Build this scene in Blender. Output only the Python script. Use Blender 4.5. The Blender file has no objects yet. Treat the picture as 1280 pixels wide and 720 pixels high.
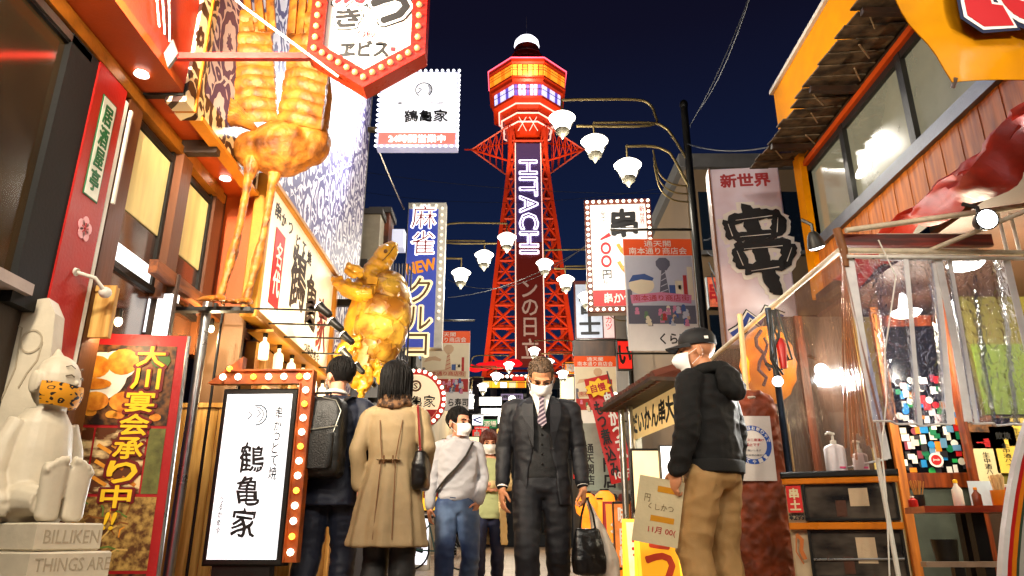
import bpy, math, random
from math import sin, cos, pi, radians, sqrt, atan2
from mathutils import Vector, Matrix, noise as mnoise
random.seed(7)
S = bpy.context.scene
COL = S.collection
# ------------------------------------------------------------------ camera
F = 900.0 / 1280.0                      # focal length over picture width
PITCH = radians(19.0)
CAMZ = 0.58
cd = bpy.data.cameras.new('camera'); cam = bpy.data.objects.new('camera', cd); COL.objects.link(cam)
cd.sensor_width = 36.0; cd.lens = 36.0 * F; cd.clip_end = 3000; cd.clip_start = 0.05
cam.location = (0, 0, CAMZ); cam.rotation_euler = (pi / 2 + PITCH, 0, 0)
S.camera = cam
# ------------------------------------------------------------------ night sky
w = bpy.data.worlds.new('World'); S.world = w; w.use_nodes = True
nt = w.node_tree; nt.nodes.clear()
out = nt.nodes.new('ShaderNodeOutputWorld'); bg = nt.nodes.new('ShaderNodeBackground')
tc = nt.nodes.new('ShaderNodeTexCoord'); sep = nt.nodes.new('ShaderNodeSeparateXYZ'); rp = nt.nodes.new('ShaderNodeValToRGB')
nt.links.new(tc.outputs['Generated'], sep.inputs[0]); nt.links.new(sep.outputs['Z'], rp.inputs[0])
rp.color_ramp.elements[0].position = 0.0; rp.color_ramp.elements[0].color = (0.013, 0.040, 0.14, 1)
rp.color_ramp.elements[1].position = 0.85; rp.color_ramp.elements[1].color = (0.0075, 0.0055, 0.014, 1)
e = rp.color_ramp.elements.new(0.35); e.color = (0.010, 0.024, 0.088, 1)
e = rp.color_ramp.elements.new(0.62); e.color = (0.0085, 0.0085, 0.028, 1)
nt.links.new(rp.outputs[0], bg.inputs[0]); bg.inputs[1].default_value = 0.44
nt.links.new(bg.outputs[0], out.inputs[0])
S.view_settings.view_transform = 'Standard'; S.view_settings.look = 'None'
S.view_settings.exposure = 0.38; S.view_settings.gamma = 1.0
S.cycles.max_bounces = 6; S.cycles.transparent_max_bounces = 12; S.cycles.sample_clamp_indirect = 3.0
S.cycles.caustics_reflective = False; S.cycles.caustics_refractive = False
S.render.engine = 'CYCLES'

# ------------------------------------------------------------------ helpers
V = Vector
def P(px, py, t=None, X=None, Y=None, Z=None):
    """point on the sight line of a pixel of the photograph, at range t or on a plane"""
    u = (px - 640) / 900.0; v = (360 - py) / 900.0
    d = V((u, cos(PITCH) - v * sin(PITCH), sin(PITCH) + v * cos(PITCH)))
    if X is not None: t = X / d.x
    if Y is not None: t = Y / d.y
    if Z is not None: t = (Z - CAMZ) / d.z
    return V((0, 0, CAMZ)) + d * t

def curve(pts, n=5):
    """smooth line through the points"""
    p = [Vector(q) for q in pts]; r = []
    for i in range(len(p) - 1):
        a, b, c, d = p[max(i - 1, 0)], p[i], p[i + 1], p[min(i + 2, len(p) - 1)]
        for k in range(n):
            t = k / n; r.append(.5 * ((2 * b) + (c - a) * t + (2 * a - 5 * b + 4 * c - d) * t * t + (3 * b - a - 3 * c + d) * t ** 3))
    return r + [p[-1]]
def hexc(h):
    h = h.lstrip('#'); c = [int(h[i:i + 2], 16) / 255 for i in (0, 2, 4)]
    return tuple(x / 12.92 if x <= .04045 else ((x + .055) / 1.055) ** 2.4 for x in c) + (1,)

MATS = {}
def M(name, col='#888888', rough=.55, metal=0.0, em=0.0, emcol=None, var=.18, vs=6.0, bump=.15, bs=60.0,
      alpha=1.0, trans=0.0, stretch=(1, 1, 1), ior=1.45, coat=0.0, spec=None, dirt=0.0):
    if name in MATS: return MATS[name]
    m = bpy.data.materials.new(name); MATS[name] = m; m.use_nodes = True
    n = m.node_tree; b = n.nodes['Principled BSDF']; L = n.links.new
    c = hexc(col) if isinstance(col, str) else tuple(col) + (1,)
    b.inputs['Base Color'].default_value = c
    b.inputs['Roughness'].default_value = rough; b.inputs['Metallic'].default_value = metal
    b.inputs['IOR'].default_value = ior
    if coat: b.inputs['Coat Weight'].default_value = coat; b.inputs['Coat Roughness'].default_value = .12
    if spec is not None: b.inputs['Specular IOR Level'].default_value = spec
    if alpha < 1: b.inputs['Alpha'].default_value = alpha
    if trans: b.inputs['Transmission Weight'].default_value = trans
    if em:
        ec = hexc(emcol) if emcol else c
        b.inputs['Emission Color'].default_value = ec; b.inputs['Emission Strength'].default_value = em
    if var or bump:
        t = n.nodes.new('ShaderNodeTexCoord'); mp = n.nodes.new('ShaderNodeMapping'); mp.inputs['Scale'].default_value = stretch
        L(t.outputs['Object'], mp.inputs[0])
        if var:
            ns = n.nodes.new('ShaderNodeTexNoise'); ns.inputs['Scale'].default_value = vs; ns.inputs['Detail'].default_value = 6
            ns.inputs['Roughness'].default_value = .62
            L(mp.outputs[0], ns.inputs['Vector'])
            mr = n.nodes.new('ShaderNodeMapRange'); mr.inputs[1].default_value = .3; mr.inputs[2].default_value = .7
            mr.inputs[3].default_value = 1 - var; mr.inputs[4].default_value = 1 + var * .6
            L(ns.outputs['Fac'], mr.inputs[0])
            mx = n.nodes.new('ShaderNodeVectorMath'); mx.operation = 'SCALE'; mx.inputs[0].default_value = c[:3]
            L(mr.outputs[0], mx.inputs['Scale']); L(mx.outputs[0], b.inputs['Base Color'])
            rr = n.nodes.new('ShaderNodeMapRange'); rr.inputs[3].default_value = max(.03, rough - .12); rr.inputs[4].default_value = min(1, rough + .12)
            L(ns.outputs['Fac'], rr.inputs[0]); L(rr.outputs[0], b.inputs['Roughness'])
        if bump:
            n2 = n.nodes.new('ShaderNodeTexNoise'); n2.inputs['Scale'].default_value = bs; n2.inputs['Detail'].default_value = 4
            L(mp.outputs[0], n2.inputs['Vector'])
            bp = n.nodes.new('ShaderNodeBump'); bp.inputs['Strength'].default_value = bump; bp.inputs['Distance'].default_value = .01
            L(n2.outputs['Fac'], bp.inputs['Height']); L(bp.outputs[0], b.inputs['Normal'])
    return m

def two_tone(name, c1, c2, scale=5, rough=.5, lo=.42, hi=.58, bump=.3, detail=8, stretch=(1, 1, 1), em=0, coat=0, metal=0):
    """two real colours mixed by a noise: stains, food, weathered paint, prints"""
    if name in MATS: return MATS[name]
    m = M(name, c1, rough, var=0, bump=0, coat=coat, metal=metal); n = m.node_tree; b = n.nodes['Principled BSDF']; L = n.links.new
    t = n.nodes.new('ShaderNodeTexCoord'); mp = n.nodes.new('ShaderNodeMapping'); mp.inputs['Scale'].default_value = stretch
    L(t.outputs['Object'], mp.inputs[0])
    ns = n.nodes.new('ShaderNodeTexNoise'); ns.inputs['Scale'].default_value = scale; ns.inputs['Detail'].default_value = detail
    L(mp.outputs[0], ns.inputs['Vector'])
    r = n.nodes.new('ShaderNodeValToRGB'); r.color_ramp.elements[0].position = lo; r.color_ramp.elements[1].position = hi
    r.color_ramp.elements[0].color = hexc(c1); r.color_ramp.elements[1].color = hexc(c2)
    L(ns.outputs['Fac'], r.inputs[0]); L(r.outputs[0], b.inputs['Base Color'])
    if em: L(r.outputs[0], b.inputs['Emission Color']); b.inputs['Emission Strength'].default_value = em
    if bump:
        bp = n.nodes.new('ShaderNodeBump'); bp.inputs['Strength'].default_value = bump; bp.inputs['Distance'].default_value = .02
        L(ns.outputs['Fac'], bp.inputs['Height']); L(bp.outputs[0], b.inputs['Normal'])
    return m

class Frame:
    """local sheet: a to the right, b up, c towards the viewer"""
    def __init__(s, o, r=(1, 0, 0), u=(0, 0, 1)):
        s.o = V(o); s.r = V(r).normalized(); s.u = V(u).normalized(); s.n = s.r.cross(s.u).normalized()
    def __call__(s, a, b, c=0): return s.o + s.r * a + s.u * b + s.n * c

_tc = {}
def glyph(body, bold=0.0, res=2):
    k = (body, round(bold, 4), res)
    if k in _tc: return _tc[k]
    c = bpy.data.curves.new('t', 'FONT'); c.body = body; c.resolution_u = res; c.extrude = .01; c.offset = bold
    o = bpy.data.objects.new('t', c); COL.objects.link(o)
    m = bpy.data.meshes.new_from_object(o.evaluated_get(bpy.context.evaluated_depsgraph_get()))
    vs = [v.co.copy() for v in m.vertices]; fs = [tuple(p.vertices) for p in m.polygons]
    bpy.data.objects.remove(o); bpy.data.curves.remove(c); bpy.data.meshes.remove(m)
    _tc[k] = (vs, fs); return _tc[k]

W = {}     # world position of every object that can be a parent
class MB:
    def __init__(s): s.v = []; s.f = []
    def add(s, vs, fs):
        k = len(s.v); s.v += [V(x) for x in vs]; s.f += [tuple(i + k for i in f) for f in fs]; return s
    def box(s, a, b):
        (x0, y0, z0), (x1, y1, z1) = a, b
        return s.add([(x0, y0, z0), (x1, y0, z0), (x1, y1, z0), (x0, y1, z0), (x0, y0, z1), (x1, y0, z1), (x1, y1, z1), (x0, y1, z1)],
                     [(0, 3, 2, 1), (4, 5, 6, 7), (0, 1, 5, 4), (1, 2, 6, 5), (2, 3, 7, 6), (3, 0, 4, 7)])
    def fbox(s, fr, a0, a1, b0, b1, c0, c1):
        pts = [fr(a, b, c) for c in (c0, c1) for (a, b) in ((a0, b0), (a1, b0), (a1, b1), (a0, b1))]
        return s.add(pts, [(0, 3, 2, 1), (4, 5, 6, 7), (0, 1, 5, 4), (1, 2, 6, 5), (2, 3, 7, 6), (3, 0, 4, 7)])
    def cham(s, fr, a0, a1, b0, b1, c0, c1, k=.01):
        """box with chamfered front and back edges"""
        def ring(c, d): return [fr(a0 + d, b0 + d, c), fr(a1 - d, b0 + d, c), fr(a1 - d, b1 - d, c), fr(a0 + d, b1 - d, c)]
        return s.rings([ring(c0, k), ring(c0 + k, 0), ring(c1 - k, 0), ring(c1, k)])
    def rings(s, rs, cap=True, closed=True):
        n = len(rs[0]); k = len(s.v)
        for r in rs: s.v += [V(p) for p in r]
        for i in range(len(rs) - 1):
            for j in range(n if closed else n - 1):
                j2 = (j + 1) % n
                s.f.append((k + i * n + j, k + i * n + j2, k + (i + 1) * n + j2, k + (i + 1) * n + j))
        if cap:
            s.f.append(tuple(k + j for j in reversed(range(n)))); s.f.append(tuple(k + (len(rs) - 1) * n + j for j in range(n)))
        return s
    def tube(s, pts, r, n=8, cap=True, closed_end=False, flat=1.0):
        pts = [V(p) for p in pts]; m = len(pts)
        rr = r if isinstance(r, (list, tuple)) else [r] * m
        up = None; rs = []
        for i in range(m):
            d = (pts[min(i + 1, m - 1)] - pts[max(i - 1, 0)])
            if d.length < 1e-9: d = V((0, 0, 1))
            d.normalize()
            if up is None: up = d.orthogonal().normalized() if abs(d.z) > .9 else V((0, 0, 1))
            x = d.cross(up)
            if x.length < 1e-4: x = d.orthogonal()
            x.normalize(); y = x.cross(d).normalized(); up = y
            rs.append([pts[i] + x * cos(2 * pi * j / n) * rr[i] + y * sin(2 * pi * j / n) * rr[i] * flat for j in range(n)])
        return s.rings(rs, cap)
    def lathe(s, prof, o=(0, 0, 0), axis=(0, 0, 1), n=16, sx=1, sy=1):
        o = V(o); ax = V(axis).normalized(); x = ax.orthogonal().normalized() if abs(ax.z) < .99 else V((1, 0, 0)); y = ax.cross(x)
        return s.rings([[o + ax * z + x * cos(2 * pi * j / n) * r * sx + y * sin(2 * pi * j / n) * r * sy for j in range(n)] for (r, z) in prof])
    def ell(s, c, r, n=12, m=8, rot=None):
        c = V(c); r = V(r) if not isinstance(r, (int, float)) else V((r, r, r)); rs = []
        for i in range(m + 1):
            a = -pi / 2 + pi * i / m; ca = max(cos(a), .02)
            ring = []
            for j in range(n):
                p = V((r.x * ca * cos(2 * pi * j / n), r.y * ca * sin(2 * pi * j / n), r.z * sin(a)))
                if rot: p = rot @ p
                ring.append(c + p)
            rs.append(ring)
        return s.rings(rs)
    def poly(s, fr, pts, c0, c1):
        """prism of an outline given in the frame"""
        n = len(pts); k = len(s.v)
        s.v += [fr(a, b, c0) for a, b in pts] + [fr(a, b, c1) for a, b in pts]
        s.f.append(tuple(reversed(range(k, k + n)))); s.f.append(tuple(range(k + n, k + 2 * n)))
        for j in range(n):
            j2 = (j + 1) % n; s.f.append((k + j, k + j2, k + n + j2, k + n + j))
        return s
    def disc(s, fr, a, b, ra, rb, c0, c1, n=20):
        return s.poly(fr, [(a + ra * cos(2 * pi * i / n), b + rb * sin(2 * pi * i / n)) for i in range(n)], c0, c1)
    def ring2(s, fr, a, b, r0, r1, c0, c1, n=28, asp=1.0, t0=0, t1=2 * pi):
        full = abs(t1 - t0 - 2 * pi) < 1e-6; rs = []
        for i in range(n + (0 if full else 1)):
            t = t0 + (t1 - t0) * i / n
            rs.append([fr(a + r * cos(t), b + asp * r * sin(t), c) for r, c in ((r0, c0), (r1, c0), (r1, c1), (r0, c1))])
        if full: rs.append(rs[0])
        return s.rings(rs, cap=not full)
    def stroke(s, fr, pts, w, c0, c1):
        """flat brush stroke; w number or list"""
        n = len(pts); ww = w if isinstance(w, (list, tuple)) else [w] * n; l = []; r = []
        for i in range(n):
            a = V(pts[max(i - 1, 0)]); b = V(pts[min(i + 1, n - 1)]); d = (b - a).normalized(); q = V((-d.y, d.x)) * ww[i] / 2
            p = V(pts[i]); l.append((p + q)[:]); r.append((p - q)[:])
        rs = [[fr(*l[i], c0), fr(*r[i], c0), fr(*r[i], c1), fr(*l[i], c1)] for i in range(n)]
        return s.rings(rs)
    def text(s, fr, body, a, b, w=None, h=None, c0=.002, d=.004, bold=0.0, vert=False, rot=0.0, wob=0.0, shear=0.0, res=2):
        """lettering centred on (a, b), fitted to w x h"""
        if bold > 0:
            B_ = bold * .75; n_ = 4 if bold < .03 else 8
            for j in range(n_):
                dx = B_ * cos(2 * pi * (j + .5) / n_); dy = B_ * sin(2 * pi * (j + .5) / n_); k0 = len(s.v)
                s.text(fr, body, a, b, w, h, c0, d * (.8 + .02 * j), 0.0, vert, rot, wob, shear, res)
                ext = s._u; s.v[k0:] = [p + fr.r * (dx * ext) + fr.u * (dy * ext) for p in s.v[k0:]]
            bold = 0.0
        vs = []; fs = []
        if vert:
            y = 0
            for ch in body:
                if ch == ' ': y -= .5; continue
                g = glyph(ch, bold, res); k = len(vs)
                if not g[0]: y -= .6; continue
                x0 = min(p.x for p in g[0]); x1 = max(p.x for p in g[0]); y1 = max(p.y for p in g[0]); y0 = min(p.y for p in g[0])
                vs += [V((p.x - (x0 + x1) / 2, p.y - y1 + y, p.z)) for p in g[0]]; fs += [tuple(i + k for i in f) for f in g[1]]
                y -= (y1 - y0) + .13
        else:
            g = glyph(body, bold, res); vs = [p.copy() for p in g[0]]; fs = g[1]
        if not vs: return s
        x0 = min(p.x for p in vs); x1 = max(p.x for p in vs); y0 = min(p.y for p in vs); y1 = max(p.y for p in vs)
        sx = w / (x1 - x0) if w else None; sy = h / (y1 - y0) if h else None
        sx = sx or sy; sy = sy or sx; s._u = (abs(sx) + abs(sy)) / 2
        res_ = []
        for p in vs:
            x = (p.x - (x0 + x1) / 2) * sx; y = (p.y - (y0 + y1) / 2) * sy
            if wob:
                x += wob * sx * mnoise.noise(V((p.x * 2.3, p.y * 2.3, 3))); y += wob * sy * mnoise.noise(V((p.x * 2.3, p.y * 2.3, 9)))
            x += shear * y
            if rot: x, y = x * cos(rot) - y * sin(rot), x * sin(rot) + y * cos(rot)
            res_.append(fr(a + x, b + y, c0 + (d if p.z > 0 else 0)))
        return s.add(res_, fs)
    def xf(s, mat):
        s.v = [mat @ p for p in s.v]; return s
    def mesh(s, name, off=V((0, 0, 0))):
        me = bpy.data.meshes.new(name); me.from_pydata([(p - off)[:] for p in s.v], [], s.f); me.update(); return me
    def build(s, name, mat, parent=None, smooth=False, **kw):
        off = W.get(parent.as_pointer(), V((0, 0, 0))) if parent else V((0, 0, 0))
        me = s.mesh(name, off)
        return put(name, me, mat, parent, smooth, **kw)

def put(name, me, mat, parent=None, smooth=False, label=None, cat=None, group=None, kind=None, loc=None):
    o = bpy.data.objects.new(name, me); COL.objects.link(o)
    if mat is not None and not me.materials: me.materials.append(mat)
    if smooth and len(me.polygons):
        me.polygons.foreach_set('use_smooth', [True] * len(me.polygons))
        try: me.set_sharp_from_angle(angle=radians(50 if smooth is True else smooth))
        except Exception: pass
    if parent: o.parent = parent; KID.setdefault(parent.as_pointer(), []).append(o)
    if loc is not None: o.location = loc
    base = W.get(parent.as_pointer(), V((0, 0, 0))) if parent else V((0, 0, 0))
    W[o.as_pointer()] = base + V(loc or (0, 0, 0))
    tag(o, label, cat, group, kind); return o
def tag(o, label=None, cat=None, group=None, kind=None):
    if label: o['label'] = label
    if cat: o['category'] = cat
    if group: o['group'] = group
    if kind: o['kind'] = kind
    return o
def thing(name, label, cat, loc=(0, 0, 0), group=None):
    o = bpy.data.objects.new(name, None); COL.objects.link(o); o.location = loc; o.empty_display_size = .1
    W[o.as_pointer()] = V(loc); return tag(o, label, cat, group)
def struct(name, mb, mat, smooth=False):
    return mb.build(name, mat, None, smooth, kind='structure')
KID = {}
def kids(o): return KID.get(o.as_pointer(), [])
def dup(root, loc=None, label=None, rotz=None):
    r = root.copy(); COL.objects.link(r)
    if loc is not None: r.location = loc
    if rotz is not None: r.rotation_euler = (0, 0, rotz)
    if label: r['label'] = label
    for ch in kids(root):
        c = ch.copy(); COL.objects.link(c); c.parent = r
        for g in kids(ch):
            d = g.copy(); COL.objects.link(d); d.parent = c
    return r
def light(kind, loc, energy, col=(1, .9, .75), size=.1, rot=None, parent=None, spot=None, target=None):
    l = bpy.data.lights.new('lamp_light', kind); l.energy = energy; l.color = col
    if kind == 'AREA': l.size = size
    else: l.shadow_soft_size = size
    if kind == 'SPOT': l.spot_size = radians(spot or 90); l.spot_blend = .5
    o = bpy.data.objects.new('lamp_light', l); COL.objects.link(o)
    base = W.get(parent.as_pointer(), V((0, 0, 0))) if parent else V((0, 0, 0))
    o.location = V(loc) - base
    if target is not None: o.rotation_euler = (V(target) - V(loc)).to_track_quat('-Z', 'Y').to_euler()
    if parent: o.parent = parent; KID.setdefault(parent.as_pointer(), []).append(o)
    return o
_bulb = {}
def bulbs(parent, fr, pts, r, mat, c=0.0, name='bulb'):
    k = (round(r, 4), fr.n[:], mat.name)
    if k not in _bulb:
        b = MB(); b.lathe([(r * .55, -r * .2), (r * .9, r * .25), (r, r * .7), (r * .75, r * 1.25), (r * .3, r * 1.55)], axis=fr.n, n=8)
        _bulb[k] = b.mesh('bulb')
    for a, b in pts:
        base = W.get(parent.as_pointer(), V((0, 0, 0)))
        put(name, _bulb[k], mat, parent, True, loc=fr(a, b, c) - base)
def border(w, h, step, inset=0.0):
    """points round a rectangle centred on 0"""
    w -= 2 * inset; h -= 2 * inset; nx = max(1, round(w / step)); ny = max(1, round(h / step)); r = []
    for i in range(nx): r += [(-w / 2 + w * i / nx, h / 2), (w / 2 - w * i / nx, -h / 2)]
    for i in range(ny): r += [(w / 2, h / 2 - h * i / ny), (-w / 2, -h / 2 + h * i / ny)]
    return r
def fuse(mb, voxel=.006, sm=4, wr=0.0, ws=(9, 9, 16), folds=None, name='cloth', shrink=.5):
    """one continuous surface from overlapping closed shapes"""
    me = mb.mesh(name); o = bpy.data.objects.new('tmp', me); COL.objects.link(o)
    r = o.modifiers.new('r', 'REMESH'); r.mode = 'VOXEL'; r.voxel_size = voxel; r.use_smooth_shade = True
    if sm:
        s = o.modifiers.new('s', 'SMOOTH'); s.iterations = sm; s.factor = shrink
    m = bpy.data.meshes.new_from_object(o.evaluated_get(bpy.context.evaluated_depsgraph_get()))
    bpy.data.objects.remove(o); bpy.data.meshes.remove(me)
    if wr or folds:
        m.update(); n = len(m.vertices); ns = [v.normal.copy() for v in m.vertices]
        for i, v in enumerate(m.vertices):
            p = v.co; q = V((p.x * ws[0], p.y * ws[1], p.z * ws[2])); d = 0
            if wr:
                a = mnoise.noise(q); b = mnoise.noise(q * 2.1 + V((5, 1, 2)))
                d += wr * ((1 - abs(a) * 2.2) * .7 + b * .5 - .3)
            if folds: d += folds(p)
            v.co = p + ns[i] * d
    m.update(); return m
def wobble(mb, amp, sc):
    mb.v = [p + V((mnoise.noise(p * sc), mnoise.noise(p * sc + V((7, 7, 7))), mnoise.noise(p * sc + V((3, 9, 1))))) * amp for p in mb.v]; return mb
def RZ(a): return Matrix.Rotation(radians(a), 4, 'Z')
def RX(a): return Matrix.Rotation(radians(a), 4, 'X')
def RY(a): return Matrix.Rotation(radians(a), 4, 'Y')
def sring(cx, cy, z, rx, ry, n=28, p=2.4, mod=None):
    r = []
    for j in range(n):
        a = 2 * pi * j / n; c, s = cos(a), sin(a)
        k = 1.0 if mod is None else mod(a)
        r.append(V((cx + k * rx * math.copysign(abs(c) ** (2 / p), c), cy + k * ry * math.copysign(abs(s) ** (2 / p), s), z)))
    return r
def aring(cx, cy, z, rx, ry, a0, a1, th, n=26, p=2.3):
    """closed outline of a shell open between a1 and a0 (angles in degrees, -90 is the front)"""
    o = []; i = []
    for j in range(n + 1):
        a = radians(a0 + (a1 - a0) * j / n); c, s = cos(a), sin(a)
        x, y = math.copysign(abs(c) ** (2 / p), c), math.copysign(abs(s) ** (2 / p), s)
        o.append(V((cx + rx * x, cy + ry * y, z))); i.append(V((cx + (rx - th) * x, cy + (ry - th) * y, z)))
    return o + i[::-1]
def limb(mb, pts, rs, n=14, flat=1.0):
    # add in-between points for a smooth bend
    P_ = [V(p) for p in pts]; q = [P_[0]]; r = [rs[0]]
    for i in range(1, len(P_)):
        for k in (.33, .66, 1.0):
            a, b = P_[i - 1], P_[i]; q.append(a.lerp(b, k)); r.append(rs[i - 1] + (rs[i] - rs[i - 1]) * k)
    mb.tube(q, r, n, flat=flat)
    for p, x in zip(P_, rs): mb.ell(p, x * .99, 12, 8)
# ================================================================== palette
BLK = M('black_metal', '#15130f', .45, .3, var=.3)
STEEL = M('brushed_steel', '#9a9a98', .3, .9, bump=.1)
BRASSP = M('bronze_pipe', '#6b5c38', .38, .7)
WHITEP = M('white_paint', '#d8d4c8', .5)
REDP = M('red_paint', '#a81208', .45, var=.12)
ORNG = M('orange_wall', '#b54a10', .6, var=.2, vs=3)
BROWNW = M('brown_frame', '#5a2f10', .5, var=.3, stretch=(1, 1, .2))
GOLDB = M('golden_beam', '#9a5a14', .38, .25, var=.45, vs=9)
PINE = two_tone('pine_board', '#e0b264', '#b8843c', 5, .5, .4, .62, .1, stretch=(6, 6, .5))
WOODR = two_tone('red_brown_wood', '#8a3d12', '#4f1e08', 6, .4, .35, .65, .2, stretch=(5, 5, .4), coat=.3)
DKWOOD = two_tone('dark_wood', '#3a2412', '#1d1008', 7, .6, .35, .65, .3, stretch=(1, 1, .3))
LAMPW = M('lamp_white_glow', '#ffffff', .5, em=3.2, emcol='#fff2e0', var=0, bump=0)
BULBW = M('bulb_warm_glow', '#fff0d0', .4, em=3.2, emcol='#fff2d8', var=0, bump=0)
BULBO = M('bulb_orange_glow', '#ffb030', .4, em=2.6, emcol='#ffae3a', var=0, bump=0)
DARKG = M('dark_glass', '#3a2c1a', .07, var=.6, vs=1.2, bump=0, coat=1, em=.02, emcol='#c08840')  # faint emission stands in for a dimly lit interior
BLKT = M('black_print', '#0d0b0c', .6, var=0, bump=0)
REDT = M('red_print', '#b0101a', .6, var=0, bump=0)
WHT = M('white_print', '#e8e4dc', .6, var=0, bump=0)

# ================================================================== ground
def ground_mat():
    m = M('paving', '#8a7460', .55, var=0, bump=0); n = m.node_tree; b = n.nodes['Principled BSDF']; L = n.links.new
    t = n.nodes.new('ShaderNodeTexCoord'); br = n.nodes.new('ShaderNodeTexBrick'); br.inputs['Scale'].default_value = 1
    br.inputs['Brick Width'].default_value = .3; br.inputs['Row Height'].default_value = .3; br.inputs['Mortar Size'].default_value = .006
    br.inputs['Color1'].default_value = hexc('#a08872'); br.inputs['Color2'].default_value = hexc('#8c745e'); br.inputs['Mortar'].default_value = hexc('#4a4036')
    L(t.outputs['Object'], br.inputs[0]); ns = n.nodes.new('ShaderNodeTexNoise'); ns.inputs['Scale'].default_value = 1.3; ns.inputs['Detail'].default_value = 8
    L(t.outputs['Object'], ns.inputs[0]); mr = n.nodes.new('ShaderNodeMapRange'); mr.inputs[3].default_value = .55; mr.inputs[4].default_value = 1.35
    L(ns.outputs['Fac'], mr.inputs[0]); mx = n.nodes.new('ShaderNodeVectorMath'); mx.operation = 'SCALE'
    L(br.outputs['Color'], mx.inputs[0]); L(mr.outputs[0], mx.inputs['Scale']); L(mx.outputs[0], b.inputs['Base Color'])
    bp = n.nodes.new('ShaderNodeBump'); bp.inputs['Strength'].default_value = .4; bp.inputs['Distance'].default_value = .01; bp.invert = True
    L(br.outputs['Fac'], bp.inputs['Height']); L(bp.outputs[0], b.inputs['Normal']); return m
mb = MB(); mb.add([(-900, -300, 0), (900, -300, 0), (900, 1500, 0), (-900, 1500, 0)], [(0, 1, 2, 3)]); struct('ground', mb, M('asphalt', '#3a3836', .8, var=.2))
mb = MB(); mb.box((-2.9, -12, .004), (2.9, 42, .012)); struct('pavement', mb, ground_mat())

# ================================================================== lattice tower
TY = 125.0; TX = 3.05
def tz(py, Y=TY): return P(660, py, Y=Y).z
tower = thing('lattice_tower', 'tall orange red floodlit lattice tower with octagonal observation decks above the street', 'tower', (TX, TY, 0))
TRED = M('tower_red_paint', '#c4340a', .5, var=.2, vs=.3)
TDK = M('tower_dark_panel', '#20102c', .5, var=.1, vs=.3)
NEONR = M('red_neon_tube', '#ff3060', em=2.2, emcol='#ff5a6e', var=0, bump=0)
NEONW = M('white_neon_tube', '#ffffff', em=1.9, emcol='#e9dcff', var=0, bump=0)
def strut(a, b, r, mat=TRED, name='strut', n=4):
    m = MB(); m.tube([a, b], r, n); return m.build(name, mat, tower)
zb, zt_ = tz(470), tz(163)
def hw(z):
    k = (z - zb) / (zt_ - zb); return 7.4 * (1 - k) ** 1.25 + 3.1 * k ** .85 + .35 * (1 - abs(2 * k - 1))
NL = 14
LV = [zb - 6 + (zt_ - zb + 6) * i / (NL - 1) for i in range(NL)]
def hwz(z): return hw(max(z, zb)) + max(0, zb - z) * .16
def leg(sx, sy, z): h = hwz(z); return V((TX + sx * h, TY + sy * h, z))
for sx in (-1, 1):
    for sy in (-1, 1):
        m = MB(); m.tube([leg(sx, sy, z) for z in LV], [.58 - .015 * i for i in range(NL)], 4); m.build('corner_leg', TRED, tower)
for i in range(NL - 1):
    z0, z1 = LV[i], LV[i + 1]
    for (a, b) in (((-1, -1), (1, -1)), ((1, -1), (1, 1)), ((1, 1), (-1, 1)), ((-1, 1), (-1, -1))):
        A0, B0, A1, B1 = leg(*a, z0), leg(*b, z0), leg(*a, z1), leg(*b, z1)
        if i: strut(A0, B0, .26)
        if a[1] == b[1] == -1:      # front face keeps the sign panel free in the middle
            for P0, P1, s in ((A0, A1, -1), (B0, B1, 1)):
                i0 = V((TX + s * 2.55, P0.y, z0)); i1 = V((TX + s * 2.55, P1.y, z1))
                strut(P0, i1, .24); strut(i0, P1, .24)
                strut(P0.lerp(P1, .5), i0.lerp(i1, .5), .15)
        else:
            strut(A0, B1, .2); strut(B0, A1, .2)
# sign panel on the front
zp0, zp1 = tz(462, 118), tz(178, 121)
pf = Frame((TX, 0, 0))
fr_b = V((TX, TY - hwz(zp0) - .5, zp0)); fr_t = V((TX, TY - hwz(zp1) - .5, zp1)); fr_m = V((TX, TY - 8.0, (zp0 + zp1) / 2))
yb = TY - 9.0; 
PF = Frame((TX, yb, zp0), (1, 0, 0), (0, (fr_t.y + .2) - yb, zp1 - zp0)); PH = (V((0, fr_t.y + .2, zp1)) - V((0, yb, zp0))).length
mb = MB(); mb.fbox(PF, -2.35, 2.35, 0, PH * .52, -.3, 0); mb.build('sign_panel', M('dark_red_panel', '#4a100c', .5, em=.06, emcol='#a02010'), tower); mb = MB(); mb.fbox(PF, -2.35, 2.35, PH * .521, PH, -.3, 0); mb.build('sign_panel', M('violet_panel', '#3a2c58', .5, em=.1, emcol='#5a48a0'), tower)
for s in (-1, 1):
    mb = MB(); mb.tube([PF(s * 2.42, 0, .1), PF(s * 2.42, PH, .1)], .09, 6); mb.build('neon_edge', M('pale_neon_edge', '#ffd0c8', em=1.1, emcol='#ffb6a8', var=0, bump=0), tower)
def panel_b(py):   # distance along the panel for a picture row
    best = min(range(400), key=lambda i: abs(proj_y(PF(0, PH * i / 399, 0)) - py)); return PH * best / 399
def proj_y(p):
    d = p - V((0, 0, CAMZ)); f = d.y * cos(PITCH) + d.z * sin(PITCH); v = (d.z * cos(PITCH) - d.y * sin(PITCH)) / f; return 360 - 900 * v
b0, b1 = panel_b(317), panel_b(201)
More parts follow.
